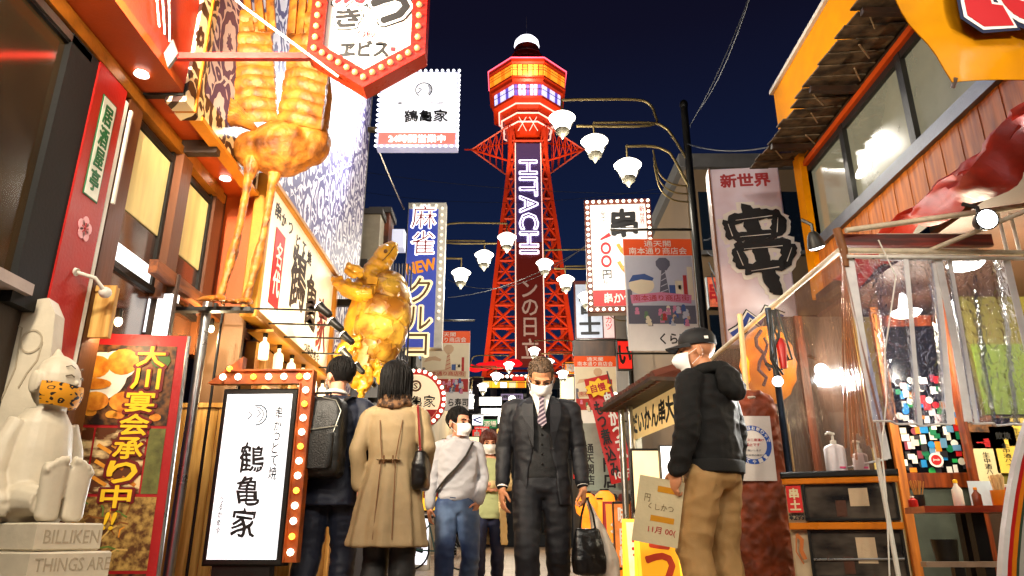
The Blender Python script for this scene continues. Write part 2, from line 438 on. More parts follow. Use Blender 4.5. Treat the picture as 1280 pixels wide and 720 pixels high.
for mt, bold, c in ((NEONW, .045, .12), (TDK, -.012, .16)):
    m = MB(); m.text(PF, 'HITACHI', 0, (b0 + b1) / 2, b1 - b0, 3.3 if mt is NEONW else 3.3, c, .06, bold, rot=-pi / 2); 
    if bold > 0: m.build('neon_lettering', mt, tower)
    else:
        # the letters are outlines: dark cores inside white tube edges
        m = MB()
        n = 7; L_ = b1 - b0
        m.text(PF, 'HITACHI', 0, (b0 + b1) / 2, L_ * .985, 3.05, .19, .03, -.02, rot=-pi / 2); m.build('letter_core', M('violet_letter_core', '#4a3470', .5, em=.12, emcol='#7a50c8', var=0, bump=0), tower)
b0, b1 = panel_b(448), panel_b(352)
m = MB(); m.text(PF, 'ンの日立', 0, (b0 + b1) / 2, 2.9, b1 - b0, .05, .1, .02, vert=True); m.build('lettering', M('unlit_grey_letters', '#8a7a78', .5, em=.15, emcol='#9a8a88', var=0, bump=0), tower)
# octagonal decks
def octa(R, z): R *= .95; return [V((TX + R * cos(pi / 8 + pi / 4 * k), TY + R * sin(pi / 8 + pi / 4 * k), z)) for k in range(8)]
YF = TY - 8.0
zz = lambda py, R: tz(py, TY - R * .92)
def deck(name, prof, mat):
    m = MB(); m.rings([octa(R, z) for R, z in prof]); return m.build(name, mat, tower)
deck('roof_rim', [(8.2, zz(80, 8)), (8.75, zz(78, 8)), (8.75, zz(74, 8)), (8.3, zz(71.5, 8)), (4, zz(69, 5))], TRED)
WO = M('deck_window_orange', '#ffb040', em=.85, emcol='#ff9a28', var=0, bump=0)
WB = M('deck_window_blue_white', '#c8d0ff', em=.9, emcol='#cfd0ff', var=0, bump=0)
def facade_ring(R0, z0, R1, z1, npane, mat, mull):
    a, b = octa(R0, z0), octa(R1, z1)
    for k in range(8):
        k2 = (k + 1) % 8
        if (a[k].y + a[k2].y) / 2 > TY + 3: continue
        for i in range(npane):
            s, t = (i + .1) / npane, (i + .9) / npane
            m = MB(); q = [a[k].lerp(a[k2], s), a[k].lerp(a[k2], t), b[k].lerp(b[k2], t), b[k].lerp(b[k2], s)]
            n = ((q[1] - q[0]).cross(q[3] - q[0])).normalized() * .12
            m.rings([[p - n for p in q], [p + n for p in q]]); m.build('window_pane', mat[(i + k) % len(mat)], tower)
WO2 = M('deck_window_amber', '#ff7a20', em=.9, emcol='#ff7a18', var=0, bump=0); WB2 = M('deck_window_violet', '#5048a0', em=.7, emcol='#6a58d0', var=0, bump=0)
facade_ring(8.25, zz(94, 8), 8.4, zz(81, 8), 6, [WO, WO2, WO], TRED)
deck('deck_body', [(7.1, zz(121, 7)), (7.3, zz(106, 7)), (8.1, zz(101, 8)), (8.2, zz(94, 8)), (8.1, zz(80, 8))], TRED)
deck('deck_floor_rim', [(8.2, zz(97, 8)), (8.55, zz(96.5, 8)), (8.55, zz(94.5, 8)), (8.2, zz(94, 8))], TRED)
facade_ring(7.2, zz(119, 7), 7.35, zz(104, 7), 7, [WB, WB, WB2], TRED)
for zc__, R__ in ((zz(87.5, 8), 8.5), (zz(84.5, 8), 8.55), (zz(111.5, 7), 7.5)):
    o_ = octa(R__, zc__); m = MB(); m.tube(o_ + [o_[0]], .07, 4); m.build('window_rail', M('dark_rail', '#2a0c08', .6, var=0), tower)
deck('lower_rim', [(6.4, zz(125, 7)), (7.6, zz(123, 7)), (7.6, zz(120, 7)), (7.0, zz(119, 7))], TRED)
pr = [(4.2, zz(168, 4)), (4.6, zz(155, 5)), (4.9, zz(148, 5)), (5.2, zz(142, 5)), (5.5, zz(136, 5)), (5.9, zz(130, 6)), (6.4, zz(125, 6))]
deck('tapered_neck', pr, TRED)
for py, R in ((129, 6.1), (141, 5.5), (152, 5.0)):
    o_ = octa(R + .25, zz(py, R)); m = MB(); m.tube(o_ + [o_[0]], .16, 5); m.build('neon_ring', M('pale_neon_edge'), tower)
m = MB(); o_ = octa(8.85, zz(73.5, 8)); m.tube(o_ + [o_[0]], .13, 5); m.build('neon_ring', NEONR, tower)
m = MB(); m.lathe([(3.3, tz(73)), (2.7, tz(70)), (2.6, tz(62)), (2.4, tz(61.5))], (TX, TY, 0), n=16); m.build('lantern_drum', TRED, tower)
m = MB(); m.lathe([(2.5, tz(62)), (2.62, tz(58)), (2.5, tz(54)), (1.9, tz(50)), (.9, tz(48)), (.1, tz(47.5))], (TX, TY, 0), n=20); m.build('lantern_dome', M('dome_glow', '#ffffff', em=2.2, emcol='#f6f2ff', var=0, bump=0), tower, True)
m = MB(); m.lathe([(.12, tz(48)), (.03, tz(20))], (TX, TY, 0), n=6); m.build('spire', M('spire_metal', '#6a6a80', .4, .5), tower)
for k in range(24):
    a = 2 * pi * k / 24; q = V((TX + 4.4 * cos(a), TY + 4.4 * sin(a), 0)); z0 = tz(71, 120)
    m = MB(); m.tube([q + V((0, 0, z0)), q + V((0, 0, z0 + 1.3))], .07, 4); m.build('railing_post', TRED, tower)
m = MB(); m.tube([V((TX + 4.4 * cos(2 * pi * k / 24), TY + 4.4 * sin(2 * pi * k / 24), tz(71, 120) + 1.3)) for k in range(25)], .09, 4); m.build('railing', TRED, tower)
# pointed lattice outriggers
zc = tz(187); 
for s in (-1, 1):
    tip = V((TX + s * 11.0, TY, zc))
    m = MB(); m.tube([tip, tip + V((s * 1.4, 0, 0))], .14, 5); m.build('outrigger_tip', TRED, tower)
    base = [V((TX + s * 3.7, TY + y, z)) for y, z in ((-3.2, tz(168)), (-3.2, tz(211)), (3.2, tz(168)), (3.2, tz(211)))]
    for q in base: strut(q, tip, .2)
    for k in range(1, 6):
        t_ = k / 6; r = [q.lerp(tip, t_) for q in base]; r2 = [q.lerp(tip, min(t_ + 1 / 6, 1)) for q in base]
        for a, b in ((0, 1), (1, 3), (3, 2), (2, 0)): strut(r[a], r[b], .11)
        strut(r[0], r2[1], .1); strut(r[1], r2[0], .1)
    for q, q2 in ((base[0], base[1]), (base[2], base[3])): strut(q, q2, .2)
for s in (-1, 1):   # crossed braces above the panel
    for k in (0, 1): strut(V((TX + s * (1.9 - k * 1.6), TY - 4.3, tz(178))), V((TX + s * (.3 + k * 1.4), TY - 4.6, tz(162))), .07, M('pale_neon_edge'), 'neon_brace')
for (x, y, e) in ((-26, 78, 52000), (30, 74, 52000)):
    light('SPOT', (x, y, 12), e * 1.4, (1, .7, .45), 1.0, spot=60, target=(TX, TY, 62))
light('SPOT', (2, 96, 12.5), 16000, (1, .7, .4), .8, spot=80, target=(TX, TY, 70))
for s in (-1, 1): light('SPOT', (TX + s * 9, TY - 14, 60), 9000, (1, .7, .4), .5, spot=70, target=(TX, TY - 2, 82))

light('POINT', (TX, TY - 10, tz(68, 112)), 2500, (1, .5, .35), .5)
# ================================================================== left restaurant building
XL, XF = -2.1, -1.86
def part(parent, name, mat, a, b, **k):
    m = MB(); m.box(a, b); return m.build(name, mat, parent, **k)
def pattern_mat(name, c_bg, c_ink, sx=(1, 1), em=0):
    """printed arabesque of ringed ovals"""
    m = M(name, c_bg, .45, var=0, bump=0); n = m.node_tree; b = n.nodes['Principled BSDF']; L = n.links.new
    t = n.nodes.new('ShaderNodeTexCoord'); sp = n.nodes.new('ShaderNodeSeparateXYZ'); L(t.outputs['Object'], sp.inputs[0])
    def mth(op, a, b_=None, c=None):
        q = n.nodes.new('ShaderNodeMath'); q.operation = op
        for i, x in enumerate((a, b_, c)):
            if x is None: continue
            if isinstance(x, (int, float)): q.inputs[i].default_value = x
            else: L(x, q.inputs[i])
        return q.outputs[0]
    nz = n.nodes.new('ShaderNodeTexNoise'); nz.inputs['Scale'].default_value = 9; nz.inputs['Detail'].default_value = 2; L(t.outputs['Object'], nz.inputs[0])
    nf = mth('SUBTRACT', nz.outputs['Fac'], .5)
    u = mth('MULTIPLY', mth('ADD', mth('ADD', sp.outputs['X'], sp.outputs['Y']), mth('MULTIPLY', nf, .05)), 1 / .4); 
    v = mth('MULTIPLY', mth('ADD', sp.outputs['Z'], mth('MULTIPLY', nf, -.07)), 1 / .56)
    col = mth('FLOOR', u); v2 = mth('ADD', v, mth('MULTIPLY', col, .5))
    fu = mth('SUBTRACT', mth('SUBTRACT', u, col), .5); fv = mth('SUBTRACT', mth('FRACT', v2), .5)
    d = mth('SQRT', mth('ADD', mth('MULTIPLY', mth('MULTIPLY', fu, 1.25), mth('MULTIPLY', fu, 1.25)), mth('MULTIPLY', fv, fv)))
    ang = mth('ARCTAN2', fv, fu)
    s1 = mth('SINE', mth('ADD', mth('MULTIPLY', d, 21), mth('MULTIPLY', nf, 5)))
    petals = mth('MULTIPLY', mth('SINE', mth('MULTIPLY', ang, 9)), .35)
    ink = mth('GREATER_THAN', mth('ADD', s1, petals), .12)
    vor = n.nodes.new('ShaderNodeTexNoise'); vor.inputs['Scale'].default_value = 5.5; vor.inputs['Detail'].default_value = 1.5; L(t.outputs['Object'], vor.inputs[0])
    wav = mth('GREATER_THAN', mth('ABSOLUTE', mth('SINE', mth('MULTIPLY', vor.outputs['Fac'], 20))), .62)
    sel = mth('GREATER_THAN', d, .47)
    mixf = mth('ADD', mth('MULTIPLY', sel, wav), mth('MULTIPLY', mth('SUBTRACT', 1, sel), ink))
    mx = n.nodes.new('ShaderNodeMix'); mx.data_type = 'RGBA'; mx.inputs['A'].default_value = hexc(c_bg); mx.inputs['B'].default_value = hexc(c_ink); L(mixf, mx.inputs['Factor'])
    L(mx.outputs['Result'], b.inputs['Base Color']); return m
PATT = pattern_mat('arabesque_print', '#e0dce4', '#463a70')
PATB = pattern_mat('brown_arabesque_print', '#e8d2a8', '#2a120a')
lb = thing('restaurant_building', 'orange and brown restaurant front with dark window, red post and arabesque upper wall', 'restaurant', (XL, 4, 0))
ORED = M('red_orange_soffit', '#a52608', .45, var=.18, vs=2.5)
# upper red fascia, soffit, recess
part(lb, 'upper_fascia', ORED, (XF - .06, -1, 2.96), (XF, 3.5, 5.6))
part(lb, 'soffit', M('orange_soffit', '#a83e0a', .42, var=.25, vs=2.2), (-2.5, -1, 2.95), (XF + .001, 3.49, 3.0))
part(lb, 'soffit', M('orange_soffit'), (-2.5, 3.53, 2.95), (XF + .0, 5.3, 3.0))
part(lb, 'soffit_joint', BLK, (-2.4, 3.49, 2.935), (XF + .01, 3.53, 3.01))
part(lb, 'soffit_beam', DKWOOD, (-2.14, 4.0, 2.86), (XF, 4.06, 2.948))
part(lb, 'facade_beam', GOLDB, (XL - .05, -1, 2.84), (XL + .035, 4.7, 2.9))
part(lb, 'facade_beam', GOLDB, (XL - .08, -1, 2.9), (XL + .015, 4.7, 2.945))
part(lb, 'facade_conduit', M('grey_conduit', '#5c5048', .4, .4), (XL + .0, -1, 2.79), (XL + .02, 3.0, 2.83))
# dark show window
wn = MB(); wn.box((XL - .03, -.5, 1.6), (XL - .01, 2.84, 2.82)); win = wn.build('window', DARKG, lb)
part(win, 'frame', M('matt_black', '#0a0908', .8, var=0), (XL - .05, 2.84, 1.5), (XL + .02, 3.06, 2.85))
part(win, 'sill', M('pale_sill', '#b5a49a', .45), (XL - .06, -.5, 1.55), (XL + .05, 2.92, 1.6))
part(win, 'frame', BLK, (XL - .04, -.5, 2.78), (XL + .01, 2.84, 2.84))
part(win, 'frame', BLK, (XL - .03, 1.3, 1.6), (XL + .008, 1.36, 2.78))
part(lb, 'lower_wall', M('brown_lower_wall', '#33261a', .6), (XL - .08, -1, 0), (XL - .03, 3.06, 1.55))
post = part(lb, 'red_post', REDP, (XL - .05, 3.06, 0), (XL + .03, 3.32, 2.84))
part(lb, 'white_pipe', WHITEP, (XL + .0, 3.325, .9), (XL + .03, 3.352, 2.79)); part(lb, 'white_pipe', WHITEP, (XL + .035, 3.36, 2.2), (XL + .05, 3.375, 2.75))
# window bay
part(lb, 'bay_post', BROWNW, (XL - .05, 3.38, 0), (XL + .02, 3.52, 2.84))
part(lb, 'bay_post', BROWNW, (XL - .05, 3.99, 1.9), (XL + .05, 4.12, 2.84))
part(lb, 'bay_post', BROWNW, (XL - .05, 4.58, 1.7), (XL + .02, 4.72, 2.84))
BLIND = M('cream_blind', '#cdb878', .6, var=.3, vs=2.5, stretch=(1, 4, .5), em=.2, emcol='#ffdc90')  # emission puts soft window light into the blind
FROST = M('lit_frosted_pane', '#ffffff', .3, var=0, bump=0, em=1.1, emcol='#f4fbff')
for y0, y1 in ((3.52, 3.99), (4.12, 4.58)):
    w_ = part(lb, 'window', M('brown_tinted_glass', '#3d1f0d', .12, coat=.6, var=.2, bump=0), (XL - .03, y0, 1.6), (XL - .02, y1, 2.84))
    part(w_, 'frame', BLK, (XL - .02, y1 - .03, 1.95), (XL + .0, y1, 2.84)); part(w_, 'frame', BLK, (XL - .02, y0, 2.77), (XL + .0, y1 - .03, 2.81))
    part(w_, 'blind', BLIND, (XL - .018, y0 + .01, 2.27), (XL - .01, y1 - .04, 2.76))
    part(w_, 'lit_pane', FROST, (XL - .018, y0 + .01, 1.96), (XL - .012, y1 - .035 - (.2 if y0 > 4 else 0), 2.07 if y0 < 4 else 2.1))
    part(w_, 'transom', BLK, (XL - .02, y0, 1.92), (XL + .01, y1, 1.955))
lowf = Frame((-2.2, 4.03, 1.0))
por = part(lb, 'porch_screen', DKWOOD, (-2.5, 4.04, .2), (-1.99, 4.07, 2.06))
part(por, 'lit_pane', FROST, (-2.38, 4.025, 1.7), (-2.13, 4.038, 1.955)); part(por, 'lit_pane', FROST, (-2.085, 4.025, 1.6), (-2.0, 4.038, 1.93))
part(por, 'kick_panel', BLK, (-2.38, 4.02, 1.45), (-2.0, 4.036, 1.66))
m = MB(); pf_ = P(330 / 3, 440 / 3 + 220, Y=3.45)
b = MB(); b.box((-2.13, 3.41, 1.5), (-1.98, 3.44, 1.76)); cab = b.build('wooden_panel', PINE, lb); part(cab, 'frame', PINE, (-2.135, 3.4, 1.735), (-1.975, 3.409, 1.765)); part(cab, 'frame', PINE, (-2.0, 3.4, 1.5), (-1.975, 3.409, 1.734))
# rail beam that carries the sign lamps
part(lb, 'lamp_rail', two_tone('worn_wood_rail', '#8a4a18', '#5c2c0c', 7, .5, stretch=(4, .5, 4)), (XL + .05, 3.8, 1.98), (XL + .1, 5.62, 2.06))
# projecting pier with brown front and pine cladding
part(lb, 'pier_front', M('brown_board', '#6b4a2a', .6, var=.12), (-2.14, 4.8, 1.42), (XF, 4.84, 2.1))
part(lb, 'pier_wall', ORNG, (-2.14, 4.84, 2.1), (XF - .02, 5.2, 2.95))
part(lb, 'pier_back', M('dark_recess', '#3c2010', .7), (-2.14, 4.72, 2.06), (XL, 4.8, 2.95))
x = -2.2
k = 0
while x < -1.42:
    wd = .082 + .012 * sin(k * 2.1)
    part(lb, 'cladding_board', PINE, (x, 4.802 + .003 * (k % 3), .02), (x + wd - .006, 4.83, 1.415)); x += wd; k += 1
part(lb, 'cladding_cap', PINE, (-2.2, 4.79, 1.39), (-1.88, 4.8, 1.42))
m = MB(); m.tube([(-1.93, 4.35, 0), (-1.93, 4.35, 1.98)], .03, 12); m.build('steel_pipe', STEEL, lb, True)
m = MB(); m.tube([(-1.87, 4.45, 0), (-1.87, 4.45, 1.98)], .009, 8); m.build('black_pipe', BLK, lb, True)
# patterned upper wall
part(lb, 'pattern_wall', PATT, (XF - .08, 3.7, 3.1), (XF + .0, 8.2, 9.5))
part(lb, 'pattern_wall', PATT, (XF - .08, 6.95, 1.2), (XF + .0, 8.2, 3.098))
for y0, y1 in ((3.5, 3.6), (3.62, 3.7)): part(lb, 'pattern_band', PATB, (XF - .1, y0, 2.9), (XF + .02, y1, 7.5))
pt_ = Frame((XF + .02, 3.5, 2.95), (0, 1, 0))
part(lb, 'pattern_valance', PATB, (XF - .05, 3.7, 2.93), (XF + .012, 4.7, 3.1))
part(lb, 'orange_trim', M('orange_trim', '#c87a1a', .45), (XF - .09, 3.602, 2.9), (XF + .03, 3.618, 7.5))
part(lb, 'orange_trim', M('orange_trim'), (XF - .05, 3.7, 2.9), (XF + .03, 4.7, 2.929))
part(lb, 'wall_end', M('grey_render', '#5b5654', .7), (XF - 3, 8.2, 0), (XF - .002, 8.26, 9.5))
part(lb, 'roof_slab', M('grey_render'), (XF - 3, 3.5, 9.5), (XF + .02, 8.26, 9.6))
# shop front below the big sign: warm lit
part(lb, 'shop_wall', two_tone('shop_wall', '#b8893e', '#7a4a1c', 3, .6), (XF - .12, 5.2, 0), (XF - .04, 8.2, 1.95))
for i in range(5): part(lb, 'shop_post', PINE, (XF - .04, 5.3 + i * .62, 0), (XF + .0, 5.37 + i * .62, 1.95))
for i in range(5): part(lb, 'lattice_rail', PINE, (XF - .039, 5.37, 1.0 + i * .16), (XF - .01, 8.1, 1.02 + i * .16))
# green plate and flower on the red post
fp = Frame((XL + .031, 3.19, 2.42), (0, 1, 0))
pl = thing('name_plate', 'small white plate with green characters on the tall red post', 'sign', fp(0, 0))
m = MB(); m.fbox(fp, -.055, .055, -.27, .27, 0, .006); m.build('plate', M('white_plate', '#e6e8d8', .4), pl)
GRN = M('green_print', '#0c6a3a', .5, var=0, bump=0)
m = MB(); m.fbox(fp, -.062, .062, -.277, .277, 0, .004); m.build('border', GRN, pl)
m = MB(); m.text(fp, '居酒屋亭', 0, 0, .075, .47, .006, .003, .03, vert=True); m.build('lettering', GRN, pl)
fl = Frame((XL + .031, 3.2, 1.985), (0, 1, 0)); m = MB()
for k in range(5):
    a = pi / 2 + 2 * pi * k / 5; m.disc(fl, .032 * cos(a), .036 * sin(a), .025, .028, 0, .003, 12)
wb = m.build('flower_emblem', M('pink_print', '#e8a8ac', .5, var=0, bump=0), None); tag(wb, 'pink five petalled blossom emblem low on the red post', 'emblem'); 
m = MB()
for k in range(5):
    a = pi / 2 + 2 * pi * k / 5; m.stroke(fl, [(0, 0), (.02 * cos(a), .022 * sin(a))], .004, .003, .005); m.disc(fl, .023 * cos(a), .026 * sin(a), .004, .004, .003, .005, 6)
W[wb.as_pointer()] = V((0, 0, 0)); m.build('stamens', REDT, wb)
# security camera / outdoor spotlight on the red post
sc = thing('security_camera', 'small white security camera clamped to the foot of the brown window post', 'camera', (-2.03, 3.3, 1.72))
m = MB(); m.tube([(-2.13, 3.2, 1.79), (-2.06, 3.2, 1.76)], [.012, .02], 10); m.build('camera_head', WHITEP, sc, True)
m = MB(); m.tube([(-2.06, 3.2, 1.76), (-2.0, 3.25, 1.75), (-1.98, 3.3, 1.71)], .01, 8); m.build('arm', WHITEP, sc, True)
m = MB(); m.ell((-1.98, 3.32, 1.7), (.03, .03, .028)); m.build('junction_box', WHITEP, sc, True)
# ---------------- the big lit sign
sf = Frame((XF + .01, 4.72, 0), (0, 1, 0))          # a runs along the street, b up
big = thing('shop_sign', 'large lit cream shop sign with brush lettering under the arabesque wall', 'sign', (XF, 5.8, 2.6))
SIGNC = M('lit_cream_sign', '#efe3c8', .5, var=.03, bump=0, em=.16, emcol='#fff0d4')
z0, z1 = 2.0, 3.1; A1 = 2.15
m = MB(); m.fbox(sf, .06, A1 - .06, z0 + .06, z1 - .05, 0, .06); m.build('face', SIGNC, big)
OF = M('ochre_frame', '#a8701c', .45, .2, var=.25)
for q in ((0, .06, z0, z1), (A1 - .06, A1, z0, z1), (.06, A1 - .06, z0, z0 + .06), (.06, A1 - .06, z1 - .05, z1)):
    m = MB(); m.cham(sf, q[0], q[1], q[2], q[3], -.02, .1, .008); m.build('frame', OF, big)
INKB = M('brush_ink', '#2a1c18', .6, var=0, bump=0); INKR = M('dark_red_ink', '#6a1410', .6, var=0, bump=0)
m = MB(); m.text(sf, '鶴', .95, 2.63, .42, .52, .061, .004, .016, wob=.12); m.text(sf, '亀', 1.38, 2.55, .36, .48, .061, .004, .018, wob=.12); m.build('lettering', INKB, big)
m = MB(); m.text(sf, '家', 1.79, 2.46, .34, .5, .061, .004, .02, wob=.12); m.build('lettering', INKR, big)
m = MB()
for i, (ch, a, bb, s_) in enumerate((('串', .3, 2.93, .13), ('か', .45, 2.92, .1), ('つ', .62, 2.93, .1), ('ど', .84, 2.91, .1), ('て', 1.02, 2.92, .1), ('焼', 1.2, 2.9, .12))): m.text(sf, ch, a, bb, s_, s_, .061, .004, .01, wob=.1)
m.build('fine_lettering', INKB, big)
m = MB(); m.fbox(sf, .3, .52, 2.2, 2.8, .061, .066); rp_ = m.build('red_plaque', M('red_plaque', '#b01016', .5, em=.15, var=0, bump=0), big)
W[rp_.as_pointer()] = W[big.as_pointer()]; m = MB(); m.text(sf, '名代', .41, 2.5, .15, .42, .067, .003, .02, vert=True); m.build('lettering', WHT, rp_)
m = MB(); m.text(sf, 'つるかめや', 1.55, 2.13, .5, .09, .061, .003, .01, wob=.12); m.build('fine_lettering', INKB, big)
# sign lamps on long arms
def sign_lamp(y, z, L=.72, drop=-.02, big_=True):
    x0 = XL + .1; t = thing('sign_lamp', 'small black spotlight with white face on a long thin arm from the wooden rail', 'lamp', (x0, y, z), 'spotlights lighting the shop sign')
    m = MB(); m.tube([(x0, y, z), (x0 + L * .5, y, z + drop * .4), (x0 + L, y, z + drop)], .007, 6); m.build('arm', BLK, t, True)
    m = MB(); m.box((x0 - .02, y - .02, z - .03), (x0 + .02, y + .02, z + .03)); m.build('bracket', BLK, t)
    c = V((x0 + L, y, z + drop)); d = (V((XF, y + .1, 2.5)) - c).normalized()
    m = MB(); m.lathe([(.018, -.06), (.026, -.05), (.03, .02), (.038, .05), (.036, .052)], c, d, 12); m.build('lamp_head', BLK, t, True)
    m = MB(); m.lathe([(.033, .0), (.03, .012), (.01, .016)], c + d * .05, d, 12); m.build('lens', LAMPW, t, True)
    light('SPOT', c + d * .09, 15, (1, .8, .52), .04, parent=t, spot=110, target=(XF, y + .1, 2.6)); return t
lamp_labels = ['nearest black sign spotlight, its arm lowest on the wooden rail end', 'second sign spotlight from the near end of the wooden rail', 'third sign spotlight from the near end of the wooden rail', 'fourth sign spotlight from the near end of the wooden rail', 'sign spotlight next to the far end of the row', 'farthest sign spotlight of the row']
for i, y in enumerate((4.62, 4.98, 5.35, 5.85, 6.4, 7.0)):
    t = sign_lamp(y, 2.03, .74 if i < 3 else .62); t['label'] = lamp_labels[i] if i else 'nearest black sign spotlight on a long arm from the wooden rail'
# bottle lamps hanging under the sign
HANG = M('clear_bottle_glow', '#f4e8d0', .2, var=0, bump=0, em=1.2, emcol='#ffe6b8')
for i in range(9):
    y = 5.0 + i * .33; c = V((XF + .09, y, 1.93))
    t = thing('hanging_bottle_lamp', 'small glowing bottle lamp hanging in a row under the big shop sign', 'lamp', c, 'bottle lamps hanging under the shop sign')
    m = MB(); m.lathe([(.01, -.17), (.035, -.165), (.038, -.08), (.034, -.05), (.014, -.03), (.014, 0)], c, n=10); m.build('bottle', HANG, t, True)
    m = MB(); m.lathe([(.017, -.005), (.02, .03), (.01, .05)], c, n=8); m.build('socket', BLK, t, True)
for y in (5.3, 6.3, 7.3): light('POINT', (XF + .25, y, 1.78), 9, (1, .75, .4), .08, parent=big)
m = MB(); m.box((XF - .03, 4.95, 1.955), (XF + .16, 8.0, 1.975)); tag(m.build('lamp_shelf', OF), 'thin ochre ledge under the big cream sign holding bottle lamps', 'ledge')
# downlights added to light the orange soffit
for y in (1.2, 2.3, 3.3, 4.5):
    t = thing('added_soffit_lamp', 'added small warm round lamp recessed in the orange soffit', 'lamp', (-2.0, y, 2.95), 'added lamps recessed in the orange soffit')
    m = MB(); m.lathe([(.035, 0), (.04, -.012), (.03, -.016)], (-2.0, y, 2.945), n=12); m.build('lamp_body', LAMPW, t, True)
# strips and wires on red fascia
for k in range(3):
    m = MB(); y = 2.75 + k * .12; m.tube([(XF + .012, y - .12, 4.4), (XF + .012, y + .02, 3.7), (XF + .014, 3.12 + k * .06, 3.1)], .005, 5); tag(m.build('white_cable', WHITEP, None, True), ['white cable nearest the camera, running down the red fascia', 'middle white cable running down the red fascia', 'farthest white cable running down the red fascia'][k], 'cable')
# ---------------- crane sculpture
GOLD = two_tone('orange_gold_paint', '#a8661a', '#5e3008', 14, .55, .35, .7, 1.0, coat=0, metal=.1)
cr = thing('crane_sculpture', 'golden orange crane sculpture with raised wings and long legs standing on the facade', 'sculpture', (-1.62, 4.3, 1.9))
cb = V((-1.545, 4.3, 3.06))
b = MB(); b.ell(cb, (.24, .2, .19), 20, 14, rot=RY(-12).to_3x3()); b.ell(cb + V((-.18, 0, -.02)), (.16, .15, .13), 16, 10)
b.ell(cb + V((.17, .02, .06)), (.14, .15, .17), 16, 10)
me = fuse(b, .010, 3, .007, (12, 12, 12)); me.transform(Matrix.Translation(-W[cr.as_pointer()])); put('body', me, GOLD, cr, True)
for s, x0 in ((0, -1.70), (1, -1.56)):
    b = MB(); y0 = 4.26 + s * .06
    b.tube([(x0 - .02, y0, 2.97), (x0 - .03, y0, 2.9), (x0 - .04, y0, 2.8)], [.07, .055, .028], 10)
    b.tube([(x0 - .038, y0, 2.86), (x0 - .045, y0, 2.72), (x0 - .06, y0 + .01, 2.45), (x0 - .085, y0 + .02, 2.28), (x0 - .10, y0, 2.1), (x0 - .115, y0 - .01, 1.97)], [.034, .027, .023, .036, .022, .03], 8)
    for k in (-1, 0, 1): b.tube([(x0 - .115, y0 - .01, 1.975), (x0 - .115 + k * .06, y0 - .09, 1.95), (x0 - .12 + k * .09, y0 - .13, 1.925)], [.022, .018, .008], 6)
    b.tube([(x0 - .115, y0, 1.98), (x0 - .11, y0 + .06, 1.95)], [.02, .01], 6)
    me = fuse(b, .008, 2, .005, (22, 22, 22)); me.transform(Matrix.Translation(-W[cr.as_pointer()])); put('leg', me, GOLD, cr, True)
def wing(root, tip, w0, w1, nrows, bulge, name='wing'):
    """stacked long feathers, each a curved blade overlapping the next"""
    root = V(root); tip = V(tip); ax = (tip - root); n = ax.normalized(); side = n.cross(V((0, -1, 0))).normalized()
    for k in range(nrows):
        t = k / nrows; p = root + ax * t; w_ = w0 + (w1 - w0) * t; m = MB(); rs = []
        for j in range(9):
            u = j / 8; x = (u - .5) * w_; lift = .04 * sin(pi * u) * 1.0
            c = p + side * x + n * (.03 * cos(pi * u) + .05 * u) + V((0, -bulge * sin(pi * u) - .012 * (k % 2), 0))
            th = ax.length / nrows * (.75 - .3 * abs(u - .5))
            rs.append([c + n * (th * cos(a)) * .9 + V((0, -.028 * sin(a), 0)) for a in [2 * pi * q / 8 for q in range(8)]])
        m.rings(rs); m.build('feather_row', GOLD, cr, True)
    for k in range(6):    # long primaries at the tip
        u = k / 5 - .5; m = MB(); a = root + ax * .78 + side * u * w1; b_ = tip + n * .5 + side * u * w1 * 1.3
        m.tube([a + V((0, -.04, 0)), a.lerp(b_, .5) + V((0, -.05, 0)), b_], [.05, .045, .015], 8, flat=.5); m.build('long_feather', GOLD, cr, True)
wing((-1.70, 4.2, 3.2), (-1.86, 4.12, 4.0), .27, .36, 10, .05)
wing((-1.42, 4.2, 3.18), (-1.36, 4.12, 3.98), .3, .28, 10, .05)
b = MB()
for k in range(7):      # tail plumes swept left
    a = -.25 + k * .1; m = MB(); q = cb + V((-.16, -.1, .08))
    m.tube(curve([q, q + V((-.13, -.07, .07 + a * .2)), q + V((-.26, -.05, .06 + a * .35)), q + V((-.36 - .03 * (k % 3), .0, .0 + a * .5))], 3), [.03, .036, .042, .05, .055, .05, .045, .035, .02, .006], 8, flat=.35); m.build('tail_feather', GOLD, cr, True)
b = MB(); b.tube([cb + V((.2, .02, .12)), cb + V((.25, .0, .4)), cb + V((.2, -.03, .72)), cb + V((.27, -.08, 1.0))], [.09, .05, .045, .04], 10); b.build('neck', GOLD, cr, True)
b = MB(); b.ell(cb + V((.29, -.1, 1.05)), (.05, .08, .055)); b.tube([cb + V((.3, -.16, 1.05)), cb + V((.32, -.36, 1.03))], [.03, .005], 8); b.build('head', GOLD, cr, True)
b = MB(); b.box((-1.86, 4.35, 3.0), (-1.6, 4.39, 3.04)); b.build('wall_bracket', BLK, cr)
b = MB(); b.box((-2.1, 4.26, 1.9), (-1.62, 4.32, 1.925)); b.build('foot_bracket', BLK, cr)
light('SPOT', (-1.15, 3.7, 2.35), 36, (1, .72, .35), .05, parent=cr, spot=100, target=(-1.6, 4.3, 3.3))
